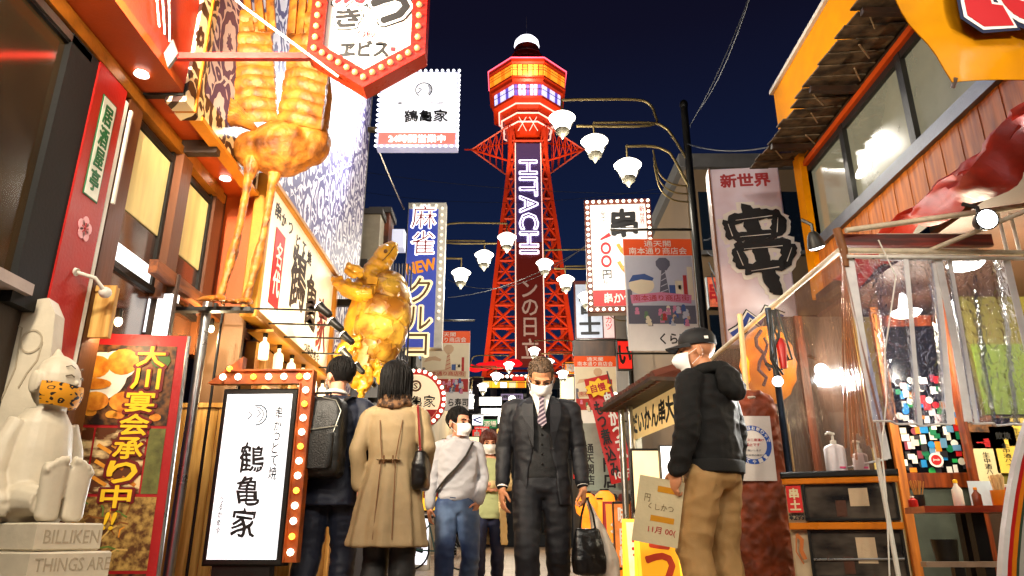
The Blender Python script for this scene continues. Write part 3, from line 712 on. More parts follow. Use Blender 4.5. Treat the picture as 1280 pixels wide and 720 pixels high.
# ---------------- turtle sculpture
TC = P(462, 398, Y=6.9); TG = two_tone('yellow_gold_paint', '#e0a828', '#b87a10', 6, .34, .35, .7, .4, coat=.3); TD = M('dark_gold_seam', '#6a4008', .45, var=.2); TL = two_tone('pale_gold_scute', '#e0b040', '#8a5410', 5, .36, .4, .6, .3, coat=.4)
tu = thing('turtle_sculpture', 'golden yellow turtle sculpture climbing upright beside the lit sign', 'sculpture', TC)
def tp(px, py, dy=0): return P(px, py, Y=6.9 + dy)
def tf(nm, b, vx=.01, wr=.006, mat=None, sc=25): me = fuse(b, vx, 2, wr, (sc, sc, sc)); me.transform(Matrix.Translation(-TC)); put(nm, me, mat or TG, tu, True)
b = MB()
ax_ = [tp(456, 362), tp(463, 348), tp(471, 334), tp(478, 324)]
for k in range(10): q = ax_[0].lerp(ax_[3], k / 9) + V((.01 * sin(k), 0, 0)); b.tube([q, q + (ax_[3] - ax_[0]).normalized() * .035], [.125 - .003 * k + .012 * (k % 2)] * 2, 14)
b.tube(ax_, [.12, .12, .11, .1], 14); tf('neck', b)
b = MB(); b.ell(tp(482, 318), (.115, .13, .1), 16, 10, rot=RY(-50).to_3x3()); b.tube([tp(484, 318), tp(490, 309), tp(493, 303)], [.1, .08, .04], 12); b.tube([tp(478, 314, -.1), tp(484, 308, -.1)], [.03, .02], 8); tf('head', b, .008)
m = MB(); m.ell(tp(482, 314, -.13), (.022, .02, .022), 8, 6); m.build('eye', TD, tu, True); m = MB(); m.tube([tp(478, 326, -.11), tp(486, 318, -.12), tp(493, 308, -.08)], .006, 5); m.build('mouth_line', TD, tu, True)
R3 = RY(10).to_3x3()
b = MB(); b.ell(tp(452, 405), (.17, .17, .5), 18, 14, rot=R3); b.ell(tp(452, 450), (.12, .12, .3), 16, 10, rot=R3); tf('plastron', b, .014, .008, None, 14)
b = MB(); b.ell(tp(476, 402, .04), (.26, .27, .52), 24, 16, rot=R3); b.build('shell', TD, tu, True)
cen = tp(476, 402, .04); rr_ = random.Random(6)
for i in range(6):
    for j in range(5):
        la = -1.12 + i * .44; lo = radians(-140 + j * 35 + (i % 2) * 17)
        q = V((.265 * cos(la) * cos(lo), .275 * cos(la) * sin(lo), .525 * sin(la))); nn = V((q.x / .07, q.y / .075, q.z / .27)).normalized(); q = cen + R3 @ q; nn = R3 @ nn
        m = MB(); s_ = .142 * (.42 + .58 * cos(la)) * rr_.uniform(.95, 1.04); m.lathe([(s_ * .98, -.05), (s_, -.012), (s_ * .8, .012), (s_ * .4, .022), (s_ * .05, .022)], q, nn, 6); m.build('scute', TL, tu, 15)
for i in range(12):
    t_ = i / 11; c0 = tp(466 - 10 * t_ + 6 * sin(pi * t_) * -1, 352 + t_ * 118, -.2 + .05 * t_); m = MB(); m.box(c0 - V((.05, .04, .04)), c0 + V((.05, .04, .04))); m.xf(Matrix.Translation(c0) @ RY(10 + 10 * (t_ - .5)) @ Matrix.Translation(-c0)); m.build('rim_plate', TG, tu)
for pts, r in (([(468, 368), (450, 368), (431, 361), (416, 348)], [.13, .16, .14, .06]), ([(452, 424), (440, 428), (428, 436), (418, 448)], [.08, .11, .1, .04]), ([(452, 344), (442, 337), (434, 333)], [.06, .07, .03]), ([(456, 462), (458, 478), (453, 494)], [.11, .1, .03]), ([(470, 455), (478, 468), (484, 482)], [.09, .09, .03])):
    b = MB(); b.tube([tp(x_, y_, -.18) for x_, y_ in pts], r, 12, flat=.5)
    for k in range(9): q = V(tp(*pts[0], -.25)).lerp(tp(*pts[-1], -.25), (k + 1) / 10); b.ell(q + V((.03 * sin(k * 2.3), 0, .04 * cos(k * 1.9))), .035, 6, 5)
    tf('flipper', b, .01, .008)
b = MB(); b.box((XF - .0, 6.95, TC.z + .15), (TC.x, 7.0, TC.z + .22)); b.build('wall_bracket', BLK, tu); b = MB(); b.box((XF, 6.95, TC.z - .4), (TC.x, 7.0, TC.z - .33)); b.build('wall_bracket', BLK, tu)
light('SPOT', tp(420, 440, -1.3), 48, (1, .85, .55), .05, parent=tu, spot=80, target=TC)
# ---------------- seated marble figure
MARB = M('white_marble', '#c9bda6', .5, var=.14, vs=6, bump=.2, bs=25)
st = thing('seated_statue', 'cream marble statue of a seated chubby figure with feet forward wearing a tiger print mask', 'statue', (-1.93, 3.05, .63))
SM = Matrix.Translation((-1.88, 2.92, .625)) @ RZ(60) @ Matrix.Diagonal((.88, .9, 1.0, 1.0)); HM = Matrix.Translation((0, -.02, 0)) @ RZ(24) @ Matrix.Diagonal((.86, .86, 1, 1)) @ Matrix.Translation((0, .02, 0))     # faces -Y turned to the right
b = MB(); b.rings([sring(0, .02, z, rx, ry, 24, 2.2) for z, rx, ry in ((0, .13, .13), (.03, .155, .15), (.15, .152, .145), (.28, .135, .13), (.38, .118, .108), (.44, .075, .08))])
sb_ = b; b = MB(); b.ell((0, -.02, .545), (.118, .118, .115), 18, 12); b.ell((0, -.055, .505), (.098, .085, .068), 14, 10); b.tube([(0, 0, .63), (0, .005, .668), (.0, .01, .69)], [.05, .024, .008], 10); b.ell((0, -.137, .54), (.014, .02, .012), 8, 6)
for s in (-1, 1):
    b.ell((s * .12, .01, .535), (.016, .032, .05), 10, 8); b.ell((s * .126, -.012, .535), (.009, .018, .04), 8, 6)
b.xf(HM); sb_.add(b.v, b.f); b = sb_
for s in (-1, 1):
    b.tube([(s * .105, .01, .38), (s * .148, .01, .28), (s * .165, -.01, .17), (s * .16, -.06, .09)], [.048, .05, .043, .035], 12); b.ell((s * .155, -.07, .08), (.03, .045, .035), 10, 8)
    for k in range(4): b.tube([(s * (.14 + .012 * k), -.09, .085), (s * (.138 + .012 * k), -.105, .05), (s * (.138 + .011 * k), -.1, .02)], .0085, 6)
    b.tube([(s * .08, -.02, .08), (s * .078, -.13, .085), (s * .066, -.22, .075)], [.075, .062, .05], 12)
    b.rings([[V((s * .052 + q.x, -.25 + q.z * .0 + (q.y) * 1.0, zz_)) for q in sring(0, 0, 0, rx, .028, 20, 2.6)] for zz_, rx in ((.005, .03), (.02, .046), (.08, .046), (.14, .052), (.19, .055), (.215, .045))])
    for k in range(5): b.ell((s * (.018 + .0195 * k), -.262, .225 - .005 * k * k * .5), (.0115, .022, .02 - .001 * k), 8, 6)
b.xf(SM); me = fuse(b, .0055, 3, 0); me.transform(Matrix.Translation(-W[st.as_pointer()])); put('figure', me, MARB, st, True)
def tiger():
    m = M('tiger_print', '#e09a10', .7, var=0, bump=.1); n = m.node_tree; L = n.links.new; t = n.nodes.new('ShaderNodeTexCoord'); mp = n.nodes.new('ShaderNodeMapping'); mp.inputs['Scale'].default_value = (14, 14, 26)
    ns = n.nodes.new('ShaderNodeTexNoise'); ns.inputs['Scale'].default_value = 1.5; ns.inputs['Detail'].default_value = 1; mt = n.nodes.new('ShaderNodeMath'); mt.operation = 'SINE'; m2 = n.nodes.new('ShaderNodeMath'); m2.operation = 'MULTIPLY'; m2.inputs[1].default_value = 22
    r = n.nodes.new('ShaderNodeValToRGB'); r.color_ramp.interpolation = 'CONSTANT'; r.color_ramp.elements[0].color = hexc('#d8900c'); r.color_ramp.elements[1].position = .62; r.color_ramp.elements[1].color = hexc('#1a0c04')
    L(t.outputs['Object'], mp.inputs[0]); L(mp.outputs[0], ns.inputs[0]); L(ns.outputs['Fac'], m2.inputs[0]); L(m2.outputs[0], mt.inputs[0]); L(mt.outputs[0], r.inputs[0]); L(r.outputs[0], n.nodes['Principled BSDF'].inputs['Base Color']); return m
tm = MB(); rs = []
for i in range(8):
    t_ = i / 7; z = .528 - .09 * t_; ring = []
    for j in range(15):
        a = radians(-82 + 164 * j / 14); d = .133 + .012 * sin(pi * t_) - .02 * t_; ring.append(V((sin(a) * d * .98, -.02 - cos(a) * d, z + .01 * abs(sin(a)))))
    rs.append(ring)
tm.rings([r + [p_ * .97 + V((0, 0, .014)) for p_ in r][::-1] for r in rs]); mk = thing('tiger_print_mask', 'orange and black tiger print cloth mask on the marble statue', 'mask', SM @ V((0, -.1, .46)))
tm.xf(HM).xf(SM).build('mask_cloth', tiger(), mk, True)
for s in (-1, 1):
    m = MB(); m.tube([(s * .125, -.03, .53), (s * .132, .0, .55), (s * .126, .03, .55)], .0025, 5); m.xf(HM).xf(SM).build('ear_loop', WHITEP, mk, True)
for s in (-1, 1):
    m = MB(); m.tube([(s * .024, -.137, .565), (s * .045, -.134, .571), (s * .068, -.12, .563)], .003, 5); m.xf(HM).xf(SM).build('eye_line', M('grey_engraving', '#6a5d48', .7, var=0), st, True)
    m = MB(); m.tube([(s * .02, -.131, .6), (s * .045, -.124, .61), (s * .065, -.108, .602)], .0022, 5); m.xf(HM).xf(SM).build('eyebrow', M('grey_engraving'), st, True)
# stone seat behind him and plinth
pd = thing('stone_plinth', 'stepped cream stone plinth with engraved capitals under the seated statue', 'plinth', (-1.98, 3.1, 0))
def slab(x0, x1, y0, y1, z0, z1, rot, name='slab'):
    q = Matrix.Translation((-1.86, 2.93, 0)) @ RZ(rot); m = MB(); fr_ = Frame((0, 0, 0), (1, 0, 0), (0, 1, 0)); m.cham(fr_, x0, x1, y0, y1, z0, z1, .006); return m.xf(q).build(name, MARB, pd), q
s1, q1 = slab(-.14, .1, -.31, .1, .53, .625, 60); s2, q2 = slab(-.165, .125, -.35, .12, .435, .527, 60); slab(-.19, .17, -.39, .14, 0, .432, 60, 'base_block')
ENG = M('engraved_shadow_grey', '#a89a82', .7, var=0)
def engr(q, body, a, b_, w_, h_, face):
    fr_ = Frame(q @ V((0, -face, 0)), q.to_3x3() @ V((1, 0, 0)), (0, 0, 1)); m = MB(); m.text(fr_, body, a, b_, w_, h_, -.001, .0025, .0); m.build('engraving', ENG, pd)
engr(q1, 'BILLIKEN', -.01, .578, .2, .045, .31); engr(q2, 'THINGS ARE', -.01, .485, .27, .045, .35)
fr_ = Frame(q2 @ V((-.165, 0, 0)), q2.to_3x3() @ V((0, -1, 0)), (0, 0, 1)); m = MB(); m.text(fr_, 'OF', .12, .485, .08, .045, -.001, .0025); m.build('engraving', ENG, pd)
back = thing('stone_slab', 'rounded cream stone slab with engraved spiral standing behind the seated statue', 'stone slab', (-2.08, 3.2, .62))
fr_ = Frame((-2.17, 3.03, .55), (1, .12, 0))
m = MB(); m.poly(fr_, [(-.35, 0), (.2, 0), (.205, .4), (.195, .7), (.17, .95), (.13, 1.02), (.04, 1.0), (-.06, .96), (-.16, .9), (-.26, .82), (-.35, .72)], -.05, .04); m.build('slab', MARB, back)
m = MB(); m.ring2(fr_, .1, .82, .038, .045, .04, .044, 20, 1.2); m.stroke(fr_, [(.145, .82), (.14, .74), (.11, .68), (.09, .62)], .007, .04, .044); m.stroke(fr_, [(.0, .9), (.05, .88), (.06, .7), (.03, .55)], .006, .04, .044); m.build('engraving', ENG, back)
# ---------------- food banner
bf = Frame((-2.07, 3.75, .12), (1, .12, 0), (-.01, -.02, 1))
bn = thing('food_banner', 'tall red framed banner with fried food photographs and yellow lettering beside the statue', 'banner', bf(0, 0))
BW, BH = .34, 1.48
m = MB(); m.fbox(bf, -BW, BW, 0, BH, -.012, 0); m.build('cloth', M('banner_red', '#a8161a', .45, var=.08), bn)
m = MB(); m.tube([bf(-BW, 0, -.01), bf(-BW, BH, -.01)], .012, 8); m.tube([bf(BW, 0, -.01), bf(BW, BH + .0, -.01)], .012, 8); m.build('edge_pole', STEEL, bn, True)
FRY = two_tone('fried_food_print', '#f0a434', '#b8600c', 16, .5, .35, .65, 0); DRK = two_tone('dark_food_print', '#241008', '#7a4a20', 22, .5, .4, .62, 0); GRC = two_tone('noodle_food_print', '#c09a50', '#5a3414', 30, .5, .35, .6, 0, detail=3); CAV = two_tone('shop_photo_print', '#5a2c0c', '#e8c890', 7, .5, .5, .6, 0, stretch=(1, 1, 2.5))
for q, mt_ in (((-.29, .29, 1.0, 1.42), DRK), ((-.29, -.06, .66, .985), CAV), ((-.05, .2, .66, .985), CAV), ((-.29, .29, .3, .645), GRC), ((-.29, .29, .03, .285), DRK), ((.21, .29, .66, .985), M('leaf_photo_print', '#6a6a34', .5, var=.6, vs=14, bump=0))):
    m = MB(); m.fbox(bf, *q, .001, .003); m.build('photo_print', mt_, bn)
m = MB(); m.disc(bf, -.08, 1.25, .14, .13, .003, .0045, 22); m.disc(bf, .0, 1.31, .1, .08, .003, .0044); m.build('dish_print', WHT, bn)
for k, (a, bb, ra, rb) in enumerate(((-.2, 1.28, .06, .09), (-.1, 1.3, .07, .06), (.03, 1.33, .08, .07), (-.2, 1.1, .07, .07), (-.08, 1.12, .07, .05), (.08, 1.12, .09, .055), (-.1, 1.21, .09, .03))):
    m = MB(); m.disc(bf, a, bb, ra, rb, .0045 + k * .0004, .0055 + k * .0004, 16); m.build('food_print', FRY, bn)
m = MB(); m.disc(bf, -.24, 1.36, .04, .035, .006, .007, 9); m.disc(bf, .22, 1.34, .05, .04, .006, .007, 9); m.build('green_print', M('leaf_print', '#2f5a1c', .5, var=0, bump=0), bn)
rnd = random.Random(21); NDL = [M('noodle_tone', '#d8b060', .5, var=0, bump=0), M('noodle_brown', '#8a5420', .5, var=0, bump=0), M('noodle_green', '#5c7a30', .5, var=0, bump=0), FRY]
for k in range(46):
    a, bb = rnd.uniform(-.25, .2), rnd.uniform(.34, .62); ang = rnd.uniform(0, 3.1); L_ = rnd.uniform(.02, .05); m = MB(); m.stroke(bf, [(a - L_ * cos(ang), bb - L_ * sin(ang)), (a + .01 * sin(k), bb + .012), (a + L_ * cos(ang), bb + L_ * sin(ang))], .008, .0032 + .00004 * k, .0036 + .00004 * k); m.build('noodle_print', NDL[k % 4], bn)
for k in range(12):
    a, bb = -.25 + (k % 4) * .05 + .01 * sin(k * 5), .72 + (k // 4) * .09; m = MB(); m.disc(bf, a, bb, .022, .015, .0035, .0042, 10); m.build('lamp_print', M('pale_lamp_print', '#f0dca8', .5, var=0, bump=0), bn)
for k in range(9):
    a, bb = .0 + (k % 3) * .07, .72 + (k // 3) * .08; m = MB(); m.stroke(bf, [(a - .03, bb + .02), (a + .04, bb - .02)], .018, .0035, .0044); m.build('skewer_print', FRY, bn)
for k in range(10):
    a, bb = rnd.uniform(-.24, .24), rnd.uniform(1.02, 1.08); m = MB(); m.disc(bf, a, bb, .03, .02, .0046, .0052, 12); m.build('food_print', FRY, bn)
YL = M('yellow_print', '#e8b81c', .5, var=0, bump=0, em=.12)
txt = '大川宴会承り中'; n_ = len(txt); rr = [.135, .115, .13, .14, .14, .12, .14]; y = 1.345
for i, ch in enumerate(txt):
    a = .17 - .012 * i; bb = 1.36 - i * .119
    m = MB(); m.text(bf, ch, a, bb, .16, .12, .007, .003, .075, rot=0); m.build('letter_outline', M('dark_red_outline', '#6a0e10', .5, var=0, bump=0), bn)
    m = MB(); m.text(bf, ch, a, bb, .14, .104, .0105, .003, .03); m.build('letter', YL, bn)
m = MB(); m.text(bf, '!!', .085, .53, .05, .08, .0105, .003, .03, shear=.2); m.build('letter', YL, bn)
m = MB(); m.text(bf, 'ス', -.1, .12, .15, .14, .007, .003, .06); m.build('letter_outline', WHT, bn); m = MB(); m.text(bf, 'ス', -.1, .12, .13, .12, .011, .003, .03); m.build('letter', BLKT, bn)
for k, (a, bb, c_) in enumerate(((.05, .16, '#d8b890'), (.14, .12, '#8a1c18'), (.03, .08, '#3a5a48'), (-.22, .2, '#d09070'), (-.02, .22, '#c87018'))):
    m = MB(); m.disc(bf, a, bb, .05, .06, .004 + .0006 * k, .0048 + .0006 * k, 12); m.build('figure_print', M('print_tone_%s' % 'abcde'[k], c_, .5, var=0, bump=0), bn)
# ---------------- street lightbox with arrow
lf = Frame((-1.515, 4.3, .0), (1, -.04, 0))
lbx = thing('lightbox_sign', 'white lit upright sign with brush lettering, framed by an orange bulb arrow', 'sign', lf(0, 0))
m = MB(); m.cham(lf, -.225, .235, .42, 1.42, -.12, 0, .01); m.build('casing', BLK, lbx)
LBF = M('lightbox_face', '#ffffff', .4, var=0, bump=0, em=.66, emcol='#eef6ff')
m = MB(); m.fbox(lf, -.195, .2, .455, 1.385, 0, .006); m.build('face', LBF, lbx)
m = MB(); m.fbox(lf, -.17, .16, .02, .42, -.1, -.02); m.fbox(lf, -.25, .24, 0, .02, -.2, .1); m.build('stand', BLK, lbx)
m = MB(); m.text(lf, '鶴亀家', -.005, .83, .14, .52, .0065, .002, .02, vert=True, wob=.12); m.build('lettering', BLKT, lbx)
m = MB(); m.text(lf, '串かつどて焼', .13, 1.1, .045, .42, .0065, .002, .01, vert=True, wob=.12); m.text(lf, 'つるかめや', -.15, .69, .022, .2, .0065, .002, .01, vert=True, wob=.1); m.build('fine_lettering', BLKT, lbx)
m = MB(); m.ring2(lf, .0, 1.26, .055, .062, .0065, .0085, 26, 1, -1.6, 1.9); m.ring2(lf, -.01, 1.26, .045, .05, .0065, .0085, 20, 1, -1.2, 1.6); m.stroke(lf, [(-.05, 1.28), (-.03, 1.26), (-.055, 1.235)], .006, .0065, .0085); m.stroke(lf, [(0, 1.29), (.02, 1.27), (.0, 1.25)], .006, .0065, .0085); m.build('crane_emblem', M('blue_black_print', '#1c3548', .5, var=0, bump=0), lbx)
RUST = two_tone('rusty_orange_metal', '#b85a14', '#7a3208', 8, .5, .35, .65, .2)
m = MB(); m.fbox(lf, -.23, .315, 1.45, 1.53, -.06, -.0); m.fbox(lf, .245, .315, .44, 1.45, -.06, 0); m.poly(lf, [(-.33, 1.455), (-.25, 1.45), (-.13, 1.53), (-.13, 1.62)], -.06, .0); ar = m.build('arrow_band', RUST, lbx)
m = MB(); m.fbox(lf, .24, .246, .44, 1.45, -.05, .02); m.fbox(lf, .314, .32, .44, 1.53, -.05, .02); m.fbox(lf, -.23, .314, 1.525, 1.535, -.05, .02); m.build('arrow_rim', RUST, lbx)
pts = [(-.235 + i * .0935, 1.49) for i in range(6)] + [(.28, 1.49 - i * .083) for i in range(13)]
bulbs(lbx, lf, [p_ for i, p_ in enumerate(pts) if i % 3 != 2], .021, BULBW); bulbs(lbx, lf, [p_ for i, p_ in enumerate(pts) if i % 3 == 2] + [(-.2, 1.54)], .019, BULBO)
light('AREA', lf(0, .9, .05), 14, (.95, 1, 1), .6, parent=lbx, target=lf(0, .9, 3))

# unseen floodlights added under the left fascia to brighten statue, passers by and signs
for k, (x_, y_, z_, tg, e_, lab) in enumerate(((XF + .05, .4, 2.9, (-1.9, 3.4, 1.1), 110, 'added unseen warm floodlight under the red fascia nearest the street corner'), (XF + .1, 1.5, 2.9, (-.3, 5.2, 1.2), 120, 'added unseen warm floodlight under the red fascia aimed at the passers by'), (XF + .3, 3.05, 3.3, (-1.75, 6.2, 3.0), 0, ''), (XF + .12, 2.1, 3.0, (1.1, 9.5, 4.0), 900, 'added unseen floodlight under the red fascia aimed up the street at the signs'), (XF + .05, 2.4, 2.92, (-2.1, 3.9, 2.6), 7, 'added unseen small warm floodlight under the red fascia aimed at the soffit'))):
    if not e_: continue
    c = V((x_, y_, z_)); d = (V(tg) - c).normalized(); t = thing('floodlight', lab, 'spotlight', c); m = MB(); m.lathe([(.02, -.1), (.04, -.07), (.06, .0), (.058, .02)], c, d, 14); m.build('housing', BLK, t, True)
    m = MB(); m.lathe([(.055, 0), (.03, .01), (.004, .012)], c + d * .02, d, 14); m.build('lens', LAMPW, t, True); m = MB(); m.tube([c - d * .05, c - d * .05 + V((0, 0, .1))], .01, 6); m.build('yoke', BLK, t, True)
    light('SPOT', c + d * .06, e_, (1, .86, .66), .07, parent=t, spot=105, target=tg)

for k, (x_, y_, z_, e_, lab) in enumerate(((-1.95, 4.5, 1.85, 16, 'added bare warm bulb under the wooden rail above the pine cladding'), (-2.02, 3.55, 1.62, 5, 'added small warm bulb behind the top of the food banner'))):  # warm bulbs added by the rail and the banner to brighten them
    t = thing('added_bulb', lab, 'lamp', (x_, y_, z_)); m = MB(); m.ell((x_, y_, z_), (.02, .02, .026), 10, 8); m.build('glass_bulb', BULBW, t, True); m = MB(); m.lathe([(.012, .02), (.014, .06), (.008, .07)], (x_, y_, z_), n=8); m.build('socket', BLK, t, True); light('POINT', (x_, y_ - .05, z_ - .06), e_, (1, .78, .45), .03, parent=t)
# ================================================================== signs and lamps over the street
def pxf(px0, px1, py0, py1, Y, yaw=0.0):
    """frame centred on a board facing the street, with its true width and height"""
    c = P((px0 + px1) / 2, (py0 + py1) / 2, Y=Y); w_ = (P(px1, (py0 + py1) / 2, Y=Y) - P(px0, (py0 + py1) / 2, Y=Y)).length / cos(radians(yaw))
    h_ = P((px0 + px1) / 2, py0, Y=Y).z - P((px0 + px1) / 2, py1, Y=Y).z
    return Frame(c, (cos(radians(yaw)), sin(radians(yaw)), 0)), w_, h_
# ---- street lamps
def street_post(x, y, side, z0=6.05, base_x=None, label='', banner_z=4.35, h=6.3, lamps=True):
    t = thing('street_lamp', label, 'street lamp', (x, y, 0), 'street lamps with three stepped globes')
    DP = M('dark_green_post', '#1c1a14', .4, .5, var=.3)
    m = MB(); m.tube([(x, y, 0), (x, y, .6), (x, y, .62), (x, y, h)], [.09, .09, .055, .05], 10); m.build('post', DP, t, True)
    m = MB(); m.ell((x, y, h + .02), (.06, .06, .08)); m.build('finial', DP, t, True)
    s = -side
    for k in range(3):
        zl = z0 - .37 * k; X = x + s * (1.72 - .44 * k); za = zl + .3
        if k == 0: pts = [(X, y, za + .05), (X + -s * .3, y, za + .06), (x + s * .72, y, za + .06), (x + s * .5, y, za + .0), (x + s * .42, y, za - .18), (x + s * .5, y, za - .36), (X - s * .2, y, za - .37)]
        else: pts = [(X, y, za + .05), (x + s * .5, y, za + .05), (x + s * .3, y, za - .02), (x + s * .2, y, za - .15), (x, y, za - .5 - .08 * k)]
        # smooth
        m = MB(); m.tube(curve(pts, 4), .02, 8); m.build('arm', BRASSP, t, True)
        m = MB(); m.tube([(X, y, za + .06), (X, y, zl + .12)], .014, 6); m.build('drop_rod', BRASSP, t, True)
        c = V((X, y, zl)); m = MB(); m.lathe([(.04, .14), (.1, .125), (.165, .08), (.188, .055), (.18, .04), (.135, .03), (.13, -.02), (.118, -.08), (.1, -.125), (.08, -.15)], c, n=24); sh = m.build('globe', LAMPW, t, True)
        m = MB(); m.lathe([(.1, -.135), (.092, -.18), (.04, -.225), (.008, -.275)], c, n=12); m.build('bottom_cap', M('grey_lamp_cap', '#4c483c', .4, .5), t, True)
        for q in range(6):
            a = 2 * pi * q / 6; m = MB(); m.tube([c + V((.155 * cos(a), .155 * sin(a), .035)), c + V((.15 * cos(a), .15 * sin(a), -.03)), c + V((.1 * cos(a), .1 * sin(a), -.135))], .006, 4); m.build('rib', M('grey_lamp_cap'), t)
        light('POINT', c + V((0, 0, -.36)), 75 if y > 0 else 130, (1, .93, .8), .14, parent=t)  # stronger for the added posts behind the camera
    for k in range(3):     # curved stays
        z = z0 - .55 - .12 * k; m = MB(); m.tube(curve([(x + s * .0, y, z - .45), (x + s * .25, y, z - .42), (x + s * .42, y, z - .25), (x + s * .48, y, z + .1)], 4), .012, 6); m.build('curved_stay', BRASSP, t, True)
    m = MB(); m.tube([(x, y, banner_z + .06), (x + s * 1.12, y, banner_z + .06)], .018, 6); m.build('banner_rail', DP, t, True)
    m = MB(); m.tube([(x, y, banner_z - 1.62), (x + s * 1.12, y, banner_z - 1.62)], .014, 6); m.build('banner_rail', DP, t, True)
    return t
street_post(2.42, 8.75, 1, label='street lamp with three stepped white globes nearest on the right, beside the tall sign')
street_post(-1.82, 13.0, -1, label='street lamp with three stepped white globes on the left before the blue sign')
street_post(2.42, 14.4, 1, label='street lamp with three white globes in front of the tower leg on the right')
street_post(-1.82, 24, -1, label='small far street lamp on the left, low beside the distant buildings')
street_post(2.42, 22, 1, label='far street lamp on the right behind the hanging banners')
street_post(-1.95, -1.6, -1, label='added unseen street lamp on the left side behind the camera'); street_post(2.45, -3.0, 1, label='added unseen street lamp on the right side behind the camera')  # unseen posts added behind the camera to brighten the near street
# ---- banners of the shopping street
BC = [('print_sky', '#b9bcc8'), ('print_buff', '#c8a888'), ('print_blue', '#34508a'), ('print_red', '#a82018'), ('print_grey', '#5a5a68'), ('print_green', '#5a7a58'), ('print_pink', '#c87a98'), ('print_cream', '#e0d4b8')]
for n_, c_ in BC: M(n_, c_, .55, var=.05, bump=0)
def street_banner(x0, x1, y, ztop, warm, label):
    w_ = x1 - x0; h_ = w_ * 1.68; fr = Frame(((x0 + x1) / 2, y - .03, ztop - h_ / 2)); t = thing('street_banner', label, 'banner', fr(0, 0), 'shopping street banners on the lamp posts')
    k = w_ / .93
    m = MB(); m.fbox(fr, -w_ / 2, w_ / 2, -h_ / 2, h_ / 2, -.012, 0); m.build('cloth', M('banner_white', '#e8e4e0', .5, var=.05), t)
    m = MB(); m.fbox(fr, -w_ / 2, w_ / 2, h_ / 2 - .24 * k, h_ / 2, .001, .004); m.build('orange_heading', M('banner_orange', '#d84c0c', .5, var=.05, em=.12), t)
    m = MB(); m.text(fr, '通天閣', 0, h_ / 2 - .07 * k, .36 * k, .085 * k, .005, .003, .008); m.text(fr, '南本通り商店会', 0, h_ / 2 - .175 * k, .78 * k, .1 * k, .005, .003, .008); m.build('lettering', WHT, t)
    m = MB(); b0, b1 = -h_ / 2 + .36 * k, h_ / 2 - .25 * k; m.fbox(fr, -w_ / 2 + .015, w_ / 2 - .015, b0, b1, .001, .003); m.build('picture_sky', M('print_cream' if warm else 'print_sky'), t)
    def pr(mat, f, name='print_shape'):
        m = MB(); f(m); m.build(name, M(mat), t)
    tw = 'print_buff' if warm else 'print_grey'; bmid = (b0 + b1) / 2
    pr(tw, lambda m: (m.poly(fr, [(-.02 * k, bmid - .1), (.12 * k, bmid - .1), (.075 * k, bmid + .28 * k), (.03 * k, bmid + .28 * k)], .004, .006), m.poly(fr, [(.01 * k, bmid + .27 * k), (.1 * k, bmid + .27 * k), (.15 * k, bmid + .34 * k), (.15 * k, bmid + .4 * k), (.1 * k, bmid + .45 * k), (.01 * k, bmid + .45 * k), (-.04 * k, bmid + .4 * k), (-.04 * k, bmid + .34 * k)], .004, .006)), 'tower_print')
    for q in range(4): pr('print_red' if warm else 'print_sky', lambda m: m.stroke(fr, [((-.0 + .008 * q) * k, bmid + (-.04 + q * .08) * k), ((.1 - .008 * q) * k, bmid + (.0 + q * .08) * k)], .01, .0062, .0068))
    pr('print_cream', lambda m: m.disc(fr, -.25 * k, bmid + .06 * k, .17 * k, .13 * k, .0065, .008), 'round_shape'); pr('print_blue' if not warm else 'print_buff', lambda m: m.poly(fr, [(-.42 * k, bmid + .1 * k), (-.36 * k, bmid + .2 * k), (-.2 * k, bmid + .22 * k), (-.08 * k, bmid + .16 * k), (-.1 * k, bmid + .12 * k), (-.25 * k, bmid + .14 * k)], .0082, .009), 'round_shape')
    for a0, a1, bb0, bb1, mt in ((.2, .3, -.1, .12, 'print_cream'), (.31, .36, -.1, .2, 'print_red'), (.37, .44, -.15, .32, 'print_cream'), (-.44, -.38, -.3, .0, 'print_grey'), (.24, .28, .0, .06, 'print_grey'), (.12, .2, -.1, .06, 'print_blue')): pr(mt, lambda m: m.fbox(fr, a0 * k, a1 * k, bmid + bb0 * k, bmid + bb1 * k, .004, .0072))
    pr('print_buff' if warm else 'print_pink', lambda m: m.stroke(fr, [(-.4 * k, bmid - .14 * k), (0, bmid - .1 * k), (.4 * k, bmid - .14 * k)], .12 * k, .009, .0095))
    m = MB(); m.text(fr, '南本通り商店街', 0, bmid - .12 * k, .74 * k, .085 * k, .0098, .001, .01); m.build('lettering', M('print_red'), t)
    rnd = random.Random(3)
    pr('print_red' if warm else 'print_grey', lambda m: m.fbox(fr, -w_ / 2 + .02, w_ / 2 - .02, b0, b0 + .25 * k, .004, .0075))
    for q in range(26):
        a = rnd.uniform(-.4, .4) * k; bb = b0 + rnd.uniform(.03, .24) * k; mt = rnd.choice([b_[0] for b_ in BC])
        pr(mt, lambda m: (m.disc(fr, a, bb, .026 * k, .03 * k, .008 + q * .0001, .0085 + q * .0001, 8), m.fbox(fr, a - .03 * k, a + .03 * k, bb - .07 * k, bb - .025 * k, .008 + q * .0001, .0085 + q * .0001)), 'crowd_print')
    m = MB(); m.text(fr, 'くら寿司', .2 * k, -h_ / 2 + .16 * k, .5 * k, .15 * k, .005, .003, .03); m.build('lettering', BLKT, t)
    return t
bb_ = P(778, 300, Y=8.72); be_ = P(863, 300, Y=8.72); street_banner(bb_.x, be_.x, 8.72, bb_.z, False, 'large near shopping street banner with tower print hanging above the man in the cap')
bb_ = P(529, 415, Y=13); be_ = P(588, 415, Y=13); street_banner(bb_.x, be_.x, 12.97, bb_.z, True, 'warm toned shopping street banner on the left post behind the round sign')
